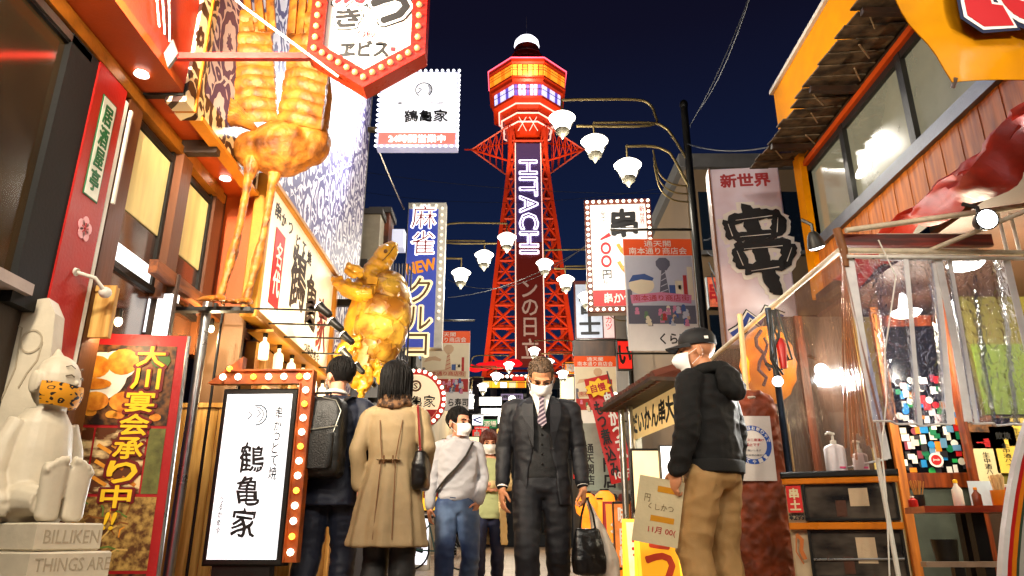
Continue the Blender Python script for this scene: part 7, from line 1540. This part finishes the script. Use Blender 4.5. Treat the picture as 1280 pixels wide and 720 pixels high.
b = trousers(legs, .98, .16, .118, (.1, .08, .072)); p.fused('jeans', b, JEAN, .0085, 4, .009, (9, 9, 12)); p.shoes(legs, M('canvas_shoe', '#c8c4bc', .7))
b = MB(); b.tube([(.12, -.11, 1.42), (.06, -.142, 1.3), (-.02, -.152, 1.2), (-.1, -.148, 1.12), (-.165, -.1, 1.04), (-.19, 0, 1.0)], .02, 8, flat=.3); p.add('sling_strap', b, BLK)
b = MB(); b.tube([(-.07, -.145, .955), (-.02, -.15, .95)], .004, 4); p.add('pocket_seam', b, JEAN)

# ---- 5: woman with crossed arms behind
arms = [((-.165, 0, 1.37), (-.215, .0, 1.15), (-.02, -.17, 1.12)), ((.165, 0, 1.37), (.21, .0, 1.15), (.0, -.2, 1.16))]
legs = [((-.085, 0, .9), (-.1, -.12, .5), (-.09, -.06, .1)), ((.085, 0, .9), (.1, .0, .49), (.1, .15, .12))]
p = Person('woman with auburn hair, green top and long cream cardigan walking with folded arms', -.22, 7.0, 4, 1.53, head=(4, 10), headpos=(0, -.03, 1.61), headscale=1.12)
p.skin(arms, legs, [((-.02, -.17, 1.12), (1, -.1, .05), (0, 1, 0), .9, .5, 1), ((.0, -.2, 1.16), (-1, .1, 0), (0, 1, 0), .9, .6, -1)], SKINP)
p.face(); p.hair('long', HAIRA, 14)
b = MB(); b.rings([sring(0, 0, z, rx, ry) for z, rx, ry in ((.82, .16, .12), (.9, .165, .125), (1.05, .155, .12), (1.25, .17, .12), (1.38, .16, .105), (1.45, .09, .075))]); p.fused('green_top', b, M('olive_green_top', '#a0a878', .8, var=.12), .009, 4, .006)
b = MB(); b.rings([aring(0, .01, z, rx, ry, -90 + o_, 270 - o_, .02) for z, rx, ry, o_ in ((.56, .21, .17, 38), (.75, .2, .16, 36), (.95, .185, .148, 34), (1.15, .178, .14, 32), (1.3, .185, .135, 30), (1.4, .17, .115, 34), (1.45, .1, .09, 50))]); sleeves(b, arms, (.062, .056, .045), .12); p.fused('cardigan', b, M('cream_cardigan', '#e0c890', .85, var=.1, bump=.3, bs=160), .008, 4, .008)
b = trousers(legs, .98, .15, .11, (.09, .07, .06)); p.fused('trousers', b, M('navy_trousers', '#141c3c', .7, var=.15), .009, 4, .007); p.shoes(legs)

# ---- 6: man in a black hoodie and cap holding a menu card
arms = [((.195, 0, 1.385), (.25, .0, 1.13), (.25, -.08, .91)), ((-.195, 0, 1.385), (-.26, .03, 1.13), (-.27, -.02, .87))]
legs = [((-.1, 0, .9), (-.11, -.04, .5), (-.12, .02, .1)), ((.1, 0, .9), (.11, -.1, .5), (.11, -.02, .1))]
p = Person('man in black hooded sweatshirt, black cap and khaki trousers standing with a paper menu card', 1.12, 4.12, -133, 1.735, head=(38, 4), headpos=(0, -.045, 1.612), headscale=1.1)
p.skin(arms, legs, [((.25, -.082, .905), (0, -.4, -1), (-.9, .1, 0), 1.08, .7, -1), ((-.27, -.022, .865), (0, -.15, -1), (.9, .2, 0), 1.08, .75, 1)], SKIN)
p.face(); 
HD = M('black_sweatshirt', '#10100f', .85, var=.2, bump=.25, bs=220)
b = MB(); b.rings([sring(0, cy, z, rx, ry) for z, rx, ry, cy in ((.92, .16, .12, 0), (.95, .18, .145, 0), (1.05, .19, .155, 0), (1.2, .195, .15, 0), (1.32, .2, .145, 0), (1.4, .18, .122, .0), (1.45, .12, .095, .005), (1.49, .085, .08, .01))]); sleeves(b, arms, (.078, .07, .056), .06); p.fused('hooded_sweatshirt', b, HD, .0075, 5, .011, (8, 8, 13))
b = MB(); b.tube([(.1 * sin(a), .03 - .09 * cos(a), 1.472 - .02 * cos(a)) for a in [2 * pi * k / 20 for k in range(21)]], .034, 10); b.ell((0, .15, 1.4), (.115, .06, .1), 16, 10); b.ell((0, .185, 1.36), (.08, .05, .07), 12, 8); p.fused('hood', b, HD, .008, 3, .01, (12, 12, 14))
b = MB(); b.rings([sring(0, 0, z, rx, ry) for z, rx, ry in ((.895, .18, .14), (.905, .196, .156), (.955, .2, .16), (.97, .196, .156))]); p.add('hem_band', b, HD)
KH = M('khaki_cotton', '#a5814f', .75, var=.12, vs=9, bump=.2, bs=200)
b = trousers(legs, .98, .17, .13, (.108, .092, .085)); p.fused('trousers', b, KH, .0085, 4, .012, (8, 8, 10))
b = MB(); b.tube([(.17, -.02, .9), (.175, .03, .86), (.15, .09, .83)], .0035, 5); p.add('pocket_seam', b, M('khaki_seam', '#6e4a20', .7)); p.shoes(legs)
CAP = M('black_cap_cloth', '#101012', .7, var=.15, bump=.2, bs=200)
b = MB(); b.rings([[V((.088 * k * cos(a), .014 + .104 * k * sin(a), z)) for a in [2 * pi * j / 24 for j in range(24)]] for z, k in ((.028, .985), (.03, 1.0), (.07, .97), (.1, .84), (.122, .55), (.13, .15), (.131, .02))]); cp = p.add('cap', b.xf(p.hm), CAP)
b = MB(); rs = []
for j in range(11):
    a = radians(-150 + 120 * j / 10); rs.append([V((.086 * cos(a), .014 + .1 * sin(a), .036)), V((.088 * cos(a) * 1.02, .014 + .1 * sin(a) - .075 * sin(pi * j / 10) ** .7, .026 - .016 * abs(cos(a)))), V((.088 * cos(a) * 1.02, .014 + .1 * sin(a) - .075 * sin(pi * j / 10) ** .7, .031 - .016 * abs(cos(a)))), V((.086 * cos(a), .014 + .1 * sin(a), .041))])
b.rings(rs); W[cp.as_pointer()] = W[p.t.as_pointer()]; p.add('brim', b.xf(p.hm), CAP, parent=cp)
b = MB(); b.ell((0, .014, .131), (.008, .008, .005), 8, 6); p.add('cap_button', b.xf(p.hm), CAP, parent=cp)
fr = Frame((.084, .05, .055), (-.25, 1, 0), (-.25, 0, 1)); b = MB(); b.fbox(fr, -.011, .011, -.008, .008, 0, .003); p.add('cap_emblem', b.xf(p.hm), WHT, False, parent=cp)
# things he holds
M_ = p.M
hcard = M_ @ V((.25, -.15, .81))
card = thing('menu_card', 'cream laminated menu card with yellow and red print held by the man in black', 'menu', hcard[:])
fr = Frame(hcard + V((-.06, -.02, -.11)), (1, .12, -.17), (.17, -.08, 1)); fr.u = (fr.u - fr.r * fr.u.dot(fr.r)).normalized(); fr.n = fr.r.cross(fr.u)
b = MB(); b.fbox(fr, -.125, .125, -.17, .17, -.002, 0); b.build('card', M('cream_card', '#cdbf98', .5, var=.12), card)
b = MB(); b.text(fr, '一一', .03, .11, .09, .02, .001, .001, .02); b.fbox(fr, -.02, .08, .1, .13, .0005, .001); b.fbox(fr, -.04, .09, -.055, -.025, .0005, .001); b.build('yellow_print', M('ochre_print', '#c98a14', .5, var=0, bump=0), card)
b = MB(); b.text(fr, '11月 00(', .03, -.1, .15, .04, .001, .001, .01); b.build('red_print', REDT, card)
b = MB(); b.text(fr, 'くしかつ', .01, .02, .14, .035, .001, .001, 0, wob=.15); b.text(fr, '円', -.07, .06, .03, .04, .001, .001); b.build('faded_print', M('faded_brown_print', '#7d6a4a', .6, var=0, bump=0), card)
ph = M_ @ V((-.29, -.05, .755))
b = MB(); b.ell((0, 0, 0), (.012, .04, .05), 12, 8); b.xf(Matrix.Translation(ph)); tag(b.build('wallet', BLK, None, True), 'small black case gripped in the lowered hand of the man in black', 'wallet')
# ================================================================== buildings and shops down the street
def simple_building(name, label, x0, x1, y0, y1, h, mat, floors, cols, lit=.3, face='front', seed=1, roof=True):
    rnd = random.Random(seed); t = thing(name, label, 'building', ((x0 + x1) / 2, y0, 0)); m = MB(); m.box((x0, y0, 0), (x1, y1, h)); m.build('wall', mat, t)
    m = MB(); m.box((x0 - .1, y0 - .1, h), (x1 + .1, y1 + .1, h + .25)); m.build('parapet', M('concrete_cap', '#4c4a48', .8), t)
    LW = [M('lit_window_warm', '#ffe0a0', em=.9, emcol='#ffc870', var=0, bump=0), M('lit_window_white', '#ffffff', em=1.0, emcol='#f4f4ff', var=0, bump=0)]; DW = M('dark_window', '#101820', .1, var=0, bump=0)
    fh = h / floors
    for f in range(floors):
        for c in range(cols):
            w_ = (x1 - x0) / cols; xa = x0 + w_ * (c + .18); xb = x0 + w_ * (c + .82); za = fh * f + fh * .3; zb_ = fh * f + fh * .8
            lit_ = rnd.random() < lit; m = MB()
            if face == 'front': m.box((xa, y0 - .03, za), (xb, y0 - .005, zb_))
            wn_ = m.build('window', rnd.choice(LW) if lit_ else DW, t); 
            m = MB(); W[wn_.as_pointer()] = W[t.as_pointer()]
            m.box(((xa + xb) / 2 - .03, y0 - .05, za), ((xa + xb) / 2 + .03, y0 - .031, zb_)); m.build('glazing_bar', BLK, wn_)
            m = MB(); m.box((xa - .05, y0 - .09, za - .07), (xb + .05, y0 - .0, za)); m.build('sill', M('concrete_cap'), wn_)
    return t
GRYW = M('far_grey_wall', '#3c4048', .8, var=.25, vs=.8); TANW = M('tan_render_wall', '#66523a', .8, var=.2, vs=.9); CRW = M('cream_old_wall', '#8f806a', .8, var=.3, vs=.7)
simple_building('far_building', 'dark grey multi storey building with lit windows closing the street under the tower', -4.5, 9, 44, 52, 9.6, GRYW, 4, 12, .3, seed=5)
simple_building('far_building', 'lower far shop building left of the street end with pale windows', -9, -3.2, 34, 43, 8.2, M('far_blue_wall', '#2c3444', .8, var=.2), 3, 5, .35, seed=8)
simple_building('far_building', 'far shop building at the right end of the street', 3.4, 9, 30, 42, 8.5, CRW, 3, 5, .3, seed=4)
simple_building('narrow_building', 'tan rendered building behind the right street lamp', 2.9, 8, 10.8, 20, P(850, 212, Y=10.8).z, TANW, 3, 5, .12, seed=2)
simple_building('narrow_building', 'grey corrugated building behind the turtle sculpture', -7, -2.0, 8.9, 17, P(490, 300, Y=9).z - .6, M('corrugated_grey', '#4a4c54', .6, .3, var=.2), 2, 4, .2, seed=3)
simple_building('narrow_building', 'dark building beyond the blue sign on the left side of the street', -8, -2.6, 19, 33, 6.8, CRW, 3, 4, .4, seed=6)
simple_building('narrow_building', 'old shop building behind the bulb framed skewer sign', 2.75, 8, 20.5, 29, 7.4, M('dark_brown_wall', '#3c2c24', .8, var=.3), 3, 4, .4, seed=7)
# pillar group by the arabesque wall
def pillar(px0, px1, py0, py1, Y, mat, lab, cat='pillar', d=.4):
    a = P(px0, py0, Y=Y); b = P(px1, py1, Y=Y); t = thing('wall_pillar', lab, cat, (a.x, Y, 0)); m = MB(); m.box((a.x, Y, b.z), (b.x, Y + d, a.z)); m.build('shaft', mat, t); m = MB(); m.box((a.x - .03, Y - .03, a.z), (b.x + .03, Y + d + .03, a.z + .08)); m.build('cap', M('concrete_cap'), t)
pillar(452, 466, 268, 420, 9.0, M('pale_beige_pillar', '#a8a08c', .6), 'pale beige pillar beside the arabesque wall edge'); pillar(464, 480, 266, 380, 9.3, two_tone('rusty_wood', '#6a3418', '#3a1c10', 5, .7), 'rusty brown timber pillar above the turtle head'); 
fr, w_, h_ = pxf(478, 505, 286, 310, 9.6); t = thing('blank_box_sign', 'small blank white box sign between the turtle head and blue sign', 'sign', fr(0, 0)); m = MB(); m.cham(fr, -w_ / 2, w_ / 2, -h_ / 2, h_ / 2, -.2, 0, .01); m.build('box', M('dim_white_box', '#c8ccd8', em=.45, emcol='#dfe6ff', var=0, bump=0), t); m = MB(); m.box((fr.o.x - .6, 9.7, fr.o.z - .03), (fr.o.x - w_ / 2, 9.75, fr.o.z + .03)); m.build('bracket', BLK, t)
for k in range(9):
    a = P(482 + k * 4, 330, Y=8.88); m = MB(); m.box((a.x, 8.86, .1), (a.x + .02, 8.88, a.z)); tag(m.build('wall_rib', M('corrugated_grey')), 'vertical steel rib on the grey corrugated wall', 'rib', 'ribs on the corrugated wall')
# stacked shop fronts, left and right
def shop(x0, x1, y, z0, z1, mat, lab, name='shop_front', em=None): pass
def lit_board(name, px0, px1, py0, py1, Y, mat, lab, txt=None, tmat=None, vert=False, yaw=0, cat='sign', bold=.04, frame=None, d=.12):
    fr, w_, h_ = pxf(px0, px1, py0, py1, Y, yaw); t = thing(name, lab, cat, fr(0, 0)); m = MB(); m.cham(fr, -w_ / 2, w_ / 2, -h_ / 2, h_ / 2, -d, 0, .008); m.build('casing', frame or BLK, t); m = MB(); m.fbox(fr, -w_ / 2 + w_ * .04, w_ / 2 - w_ * .04, -h_ / 2 + h_ * .04, h_ / 2 - h_ * .04, .001, .006); m.build('face', mat, t)
    if txt: m = MB(); m.text(fr, txt, 0, 0, w_ * (.5 if vert else .8), h_ * (.85 if vert else .6), .007, .004, bold, vert=vert); m.build('lettering', tmat or BLKT, t)
    return t, fr, w_, h_
YLW = M('yellow_lit_board', '#ffd040', em=.9, emcol='#ffc030', var=.1, bump=0); WLB = M('white_lit_board', '#ffffff', em=1.1, emcol='#f6f6ff', var=0, bump=0); RLB = M('red_lit_board', '#d02018', em=.45, emcol='#ff2818', var=.1, bump=0); OLB = M('orange_lit_board', '#e88020', em=.7, emcol='#ff8818', var=.15, bump=0); CLB = M('cream_lit_board', '#f4e0b0', em=.7, emcol='#ffe2a8', var=.1, bump=0); GLB = M('green_lit_board', '#1f7a4a', em=.4, var=0, bump=0)
lit_board('far_shop_sign', 601, 660, 476, 485, 40, YLW, 'long yellow lit sign strip on the dark building above the businessman\'s shoulder')
lit_board('far_shop_sign', 600, 640, 510, 520, 36, WLB, 'row of white lit panels on the far shop left of the businessman')
for k in range(5):
    lit_board('far_window_panel', 603 + k * 11, 612 + k * 11, 477, 485, 39.6, [CLB, YLW, WLB, CLB, OLB][k], ['first', 'second', 'third', 'fourth', 'fifth'][k] + ' panel from the left in the far yellow strip', cat='panel')
lit_board('far_shop_sign', 603, 622, 524, 536, 34, GLB, 'small green lit shop sign far down the street', '酒場', WHT); lit_board('far_shop_sign', 590, 604, 518, 532, 30, WLB, 'white signboard with blue stroke beside the boy', 'く', M('royal_blue_print')); lit_board('far_shop_sign', 592, 612, 533, 542, 24, RLB, 'small red sign with white letters right of the boy\'s head', '居酒屋', WHT)
lit_board('far_shop_sign', 625, 655, 492, 500, 38, M('lilac_lit_board', '#8a7aa8', em=.35, var=.3, bump=0), 'lilac far sign under the yellow strip', '商店街', BLKT)
for k in range(10): 
    q = P(586 + k * 6.5 + (k % 3) * 2, 459 - k * .8 + (k % 2) * 3, Y=42); m = MB(); m.ell(q, (.42, .05, .2), 8, 6); tag(m.build('red_sign_glow', M('red_far_neon', '#c01018', em=1.0, emcol='#e01018', var=0, bump=0), None, True), 'small red neon character in the row on the roof of the dark far building', 'neon sign', 'red neon characters on the far roof')
for k in range(7): q = P(628 + k * 6, 470.5, Y=41); m = MB(); m.ell(q, .1, 6, 5); tag(m.build('string_bulb', BULBW, None, True), 'tiny white bulb on the string above the yellow strip', 'bulb', 'string of tiny far bulbs')
# left side shops beyond the round sign
lit_board('left_shop_sign', 528, 552, 575, 640, 12.0, YLW, 'yellow and red lit shop panel left of the boy', '串', REDT); lit_board('left_shop_sign', 560, 600, 545, 575, 18, CLB, 'cream lit shop panel behind the boy\'s shoulder', '食堂', REDT)
lit_board('left_shop_sign', 500, 532, 560, 600, 14.5, WLB, 'white lit shop panel between the woman in beige and the boy'); lit_board('left_shop_sign', 598, 622, 548, 612, 26, OLB, 'orange lit shop front far behind the woman with auburn hair')
lit_board('left_shop_sign', 504, 530, 470, 500, 15, OLB, 'orange lit board partly behind the round sign'); lit_board('left_shop_sign', 507, 527, 425, 450, 14.6, M('blue_white_board', '#6080b0', em=.4, var=.3, bump=0), 'blue striped board behind the left lamp post', '酒', WHT)
def a_board(px, py, Y, w_, h_, face, lab, txt=None, tm=None, body=None):
    q = P(px, py, Y=Y); t = thing('a_board', lab, 'a board', (q.x, Y, .012))
    for s in (-1, 1):
        fr = Frame((q.x, Y + s * .14, .012), (1, 0, 0), (0, -s * .14, h_)); m = MB(); m.cham(fr, -w_ / 2, w_ / 2, 0, h_, -.012, .012, .004); m.build('panel', body or WHITEP, t)
        if s == -1:
            fr = Frame((q.x, Y - .14, .012), (1, 0, 0), (0, .14, h_)); m = MB(); m.fbox(fr, -w_ / 2 + .03, w_ / 2 - .03, h_ * .1, h_ - .03, .013, .017); m.build('face', face, t)
            if txt: m = MB(); m.text(fr, txt, 0, h_ * .55, w_ * .6, h_ * .5, .018, .003, .04, vert=len(txt) > 1); m.build('lettering', tm or BLKT, t)
a_board(518, 690, 13.6, .55, .95, WLB, 'white a board standing on the pavement left of the boy', '営業', BLKT)
a_board(822, 690, 6.2, .36, .66, M('yellow_menu_face', '#d89a10', em=.45, emcol='#ffae18', var=.15, bump=0), 'yellow lit menu a board behind the khaki trousers', 'う', M('orange_red_print', '#c83808', var=0, bump=0), YLW)
a_board(804, 690, 6.6, .34, .72, M('menu_grid_face', '#e8d8b0', em=.4, var=.4, vs=14, bump=0), 'yellow framed menu a board with white photo squares', '丼串', REDT, YLW)
a_board(772, 660, 8.6, .32, .95, OLB, 'orange and white upright menu board beside the steel pole', '名物', WHT, REDP)
# right side shop clutter between the businessman and the man in the cap
lit_board('poster_stand', 768, 790, 626, 712, 8.3, M('poster_mixed', '#d87830', em=.35, var=.6, vs=9, bump=0), 'tall poster panel with red, yellow and blue print by the steel pole', '味自慢', WHT, True)
for k, (px, py) in enumerate(((733, 632), (748, 640), (740, 655), (756, 628), (752, 662))):
    q = P(px, py, Y=10.5 + k * .2); t = thing('paper_lantern', ['leftmost orange paper lantern', 'middle orange paper lantern', 'low orange paper lantern', 'upper right orange paper lantern', 'lowest right orange paper lantern'][k] + ' glowing in the shop beside the black tote', 'lantern', q); m = MB(); m.lathe([(.06, -.17), (.14, -.1), (.16, 0), (.14, .1), (.06, .17)], q, n=12); m.build('paper', M('lantern_orange_glow', '#ff9a30', em=1.0, emcol='#ff8c20', var=.2, bump=0), t, True); m = MB(); m.lathe([(.07, .165), (.07, .19)], q, n=10); m.build('rim', BLK, t, True)
fr, w_, h_ = pxf(727, 790, 613, 622, 11.6); t = thing('striped_awning', 'grey awning edge with dark scallops under the pale green sign', 'awning', fr(0, 0)); m = MB(); m.cham(fr, -w_ / 2, w_ / 2, -h_ / 2, h_ / 2, -.6, 0, .01); m.build('valance', M('grey_awning', '#7a7c78', .7), t)
for k in range(7): m = MB(); m.disc(fr, -w_ / 2 + w_ * (k + .5) / 7, -h_ / 2, w_ / 14 * .95, .06, .001, .01, 12); m.build('scallop', M('dark_red_scallop', '#6a1814', .7) if k % 2 else BLK, t)
lit_board('shop_backdrop', 728, 800, 618, 700, 11.9, M('shop_glow_mixed', '#a85c20', em=.35, var=.7, vs=5, bump=0), 'warm cluttered shop interior behind the paper lanterns', cat='shop'); lit_board('small_red_sign', 772, 790, 425, 462, 12.8, RLB, 'small red edged cream sign below the bulb framed sign', 'い', BLKT); lit_board('thin_roof_sign', 716, 770, 425, 446, 15.8, DKWOOD, 'dark wooden sign edge with rope under the two character sign')
lit_board('lattice_sign', 608, 632, 430, 444, 60, RLB, 'faint red sign low between the tower legs') if False else None
lit_board('shop_screen', 790, 842, 560, 640, 7.9, CLB, 'bright cream sliding screen of the stall behind the man in the cap', cat='screen'); lit_board('white_notice_board', 826, 842, 556, 600, 7.4, WLB, 'white lit notice leaning beside the man in the cap', cat='notice')
lit_board('street_poster', 885, 905, 345, 385, 10.0, M('red_cream_poster', '#c86040', em=.3, var=.6, vs=12, bump=0), 'red and cream poster between the lamp post and the tall sign', '串', REDT, cat='poster')
# steel poles by the stall
for k, (px, Y_) in enumerate(((783, 8.2), (794, 8.0))): q = P(px, 650, Y=Y_); m = MB(); m.tube([(q.x, Y_, 0), (q.x, Y_, 2.1)], .035, 10); tag(m.build('steel_pole', STEEL, None, True), ['left of two shiny steel poles beside the poster panel', 'right of two shiny steel poles beside the poster panel'][k], 'pole')
# bicycle left of the boy
bxp = P(545, 690, Y=13.4); bi = thing('bicycle', 'parked dark bicycle between the a board and the boy', 'bicycle', (bxp.x, 13.4, 0))
for dx in (-.5, .5):
    c = V((bxp.x + dx * .9, 13.4, .35)); fr = Frame(c); m = MB(); m.ring2(fr, 0, 0, .31, .34, -.015, .015, 28); wh = m.build('wheel', BLK, bi); W[wh.as_pointer()] = W[bi.as_pointer()]
    for k in range(8): a = pi * k / 8; m = MB(); m.tube([fr(.31 * cos(a), .31 * sin(a)), fr(-.31 * cos(a), -.31 * sin(a))], .003, 4); m.build('spoke', STEEL, wh)
fr = Frame((bxp.x, 13.4, 0))
for a, b_ in (((-.45, .35), (-.12, .78)), ((-.12, .78), (.35, .78)), ((.35, .85), (.45, .35)), ((-.02, .33), (.35, .75)), ((-.02, .33), (-.15, .85)), ((-.02, .33), (-.45, .35))): m = MB(); m.tube([fr(*a), fr(*b_)], .014, 6); m.build('frame_tube', M('teal_bike_paint', '#2c5a58', .35), bi, True)
m = MB(); m.ell(fr(-.15, .9), (.12, .06, .035)); m.build('saddle', BLK, bi, True); m = MB(); m.tube([fr(.28, 1.02, .2), fr(.35, .98, 0), fr(.28, 1.02, -.2)], .012, 6); m.build('handlebar', STEEL, bi, True)
for x_, y_, e_, c_ in ((-1.2, 16, 60, (1, .8, .5)), (1.8, 12.5, 40, (1, .75, .45)), (0, 30, 1100, (1, .85, .6)), (1.9, 8.6, 14, (1, .7, .35))):  # lamps added to brighten the dark shops down the street
    t = thing('added_shop_lamp', {16: 'added warm shop lamp over the left pavement beyond the round sign', 12.5: 'added warm shop lamp under the right awning', 30: 'added round lamp hung over the far street end', 8.6: 'added warm bulb under the stall roof'}[y_], 'lamp', (x_, y_, 2.9 if y_ < 20 else 6)); z_ = 2.9 if y_ < 20 else 6
    if y_ == 8.6: z_ = 2.0
    if y_ == 30: z_ = 6
    m = MB(); m.ell((x_, y_, z_), .06 if y_ < 20 else .15, 8, 6); m.build('globe', BULBW, t, True); light('POINT', (x_, y_, z_ - .25), e_, c_, .15, parent=t)

for k, (a, b_, c, d, Y_, mt, lab) in enumerate(((598, 628, 496, 507, 33, WLB, 'white lit awning strip of the far shop left of the businessman'), (602, 618, 541, 556, 27, CLB, 'cream lit shop window between the boy and the woman'), (574, 592, 492, 512, 22, WLB, 'white lit sign above the boy\'s head'), (622, 640, 512, 530, 31, M('pale_blue_lit_board', '#b0c0d8', em=.6, var=.2, bump=0), 'pale blue lit window panel left of the businessman\'s collar'), (560, 578, 560, 600, 20, OLB, 'orange lit shop front behind the boy'), (700, 718, 470, 500, 24, CLB, 'cream lit shop panel right of the businessman\'s head'), (702, 722, 505, 560, 22, M('pale_blue_lit_board'), 'pale blue lit shop front behind the businessman\'s shoulder'))):
    lit_board('far_shop_sign', a, b_, c, d, Y_, mt, lab)
for k, (a, b_, c, d, Y_, mt, tx, lab) in enumerate(((590, 602, 536, 560, 21, RLB, '串', 'narrow red lit sign beyond the boy\'s face'), (612, 624, 556, 574, 23, YLW, None, 'yellow lit shop panel above the auburn haired woman'), (566, 584, 522, 540, 17, CLB, '寿司', 'cream lit sign just behind the boy\'s head'), (640, 656, 470, 476, 37, RLB, None, 'thin red lit strip beside the businessman\'s hair'), (706, 726, 452, 468, 22, OLB, '鶏', 'orange lit sign between the tower leg and far banner'), (552, 566, 548, 572, 14.5, RLB, '酒', 'red lit sign at the boy\'s ear beside the round sign'), (716, 728, 560, 600, 16, RLB, '焼', 'red vertical lit sign by the businessman\'s elbow'), (600, 612, 566, 590, 25, YLW, None, 'yellow lit doorway between the boy and the woman'))):
    lit_board('far_shop_sign', a, b_, c, d, Y_, mt, lab, tx, WHT if mt is not CLB else REDT, vert=bool(tx) and (d - c) > (b_ - a))
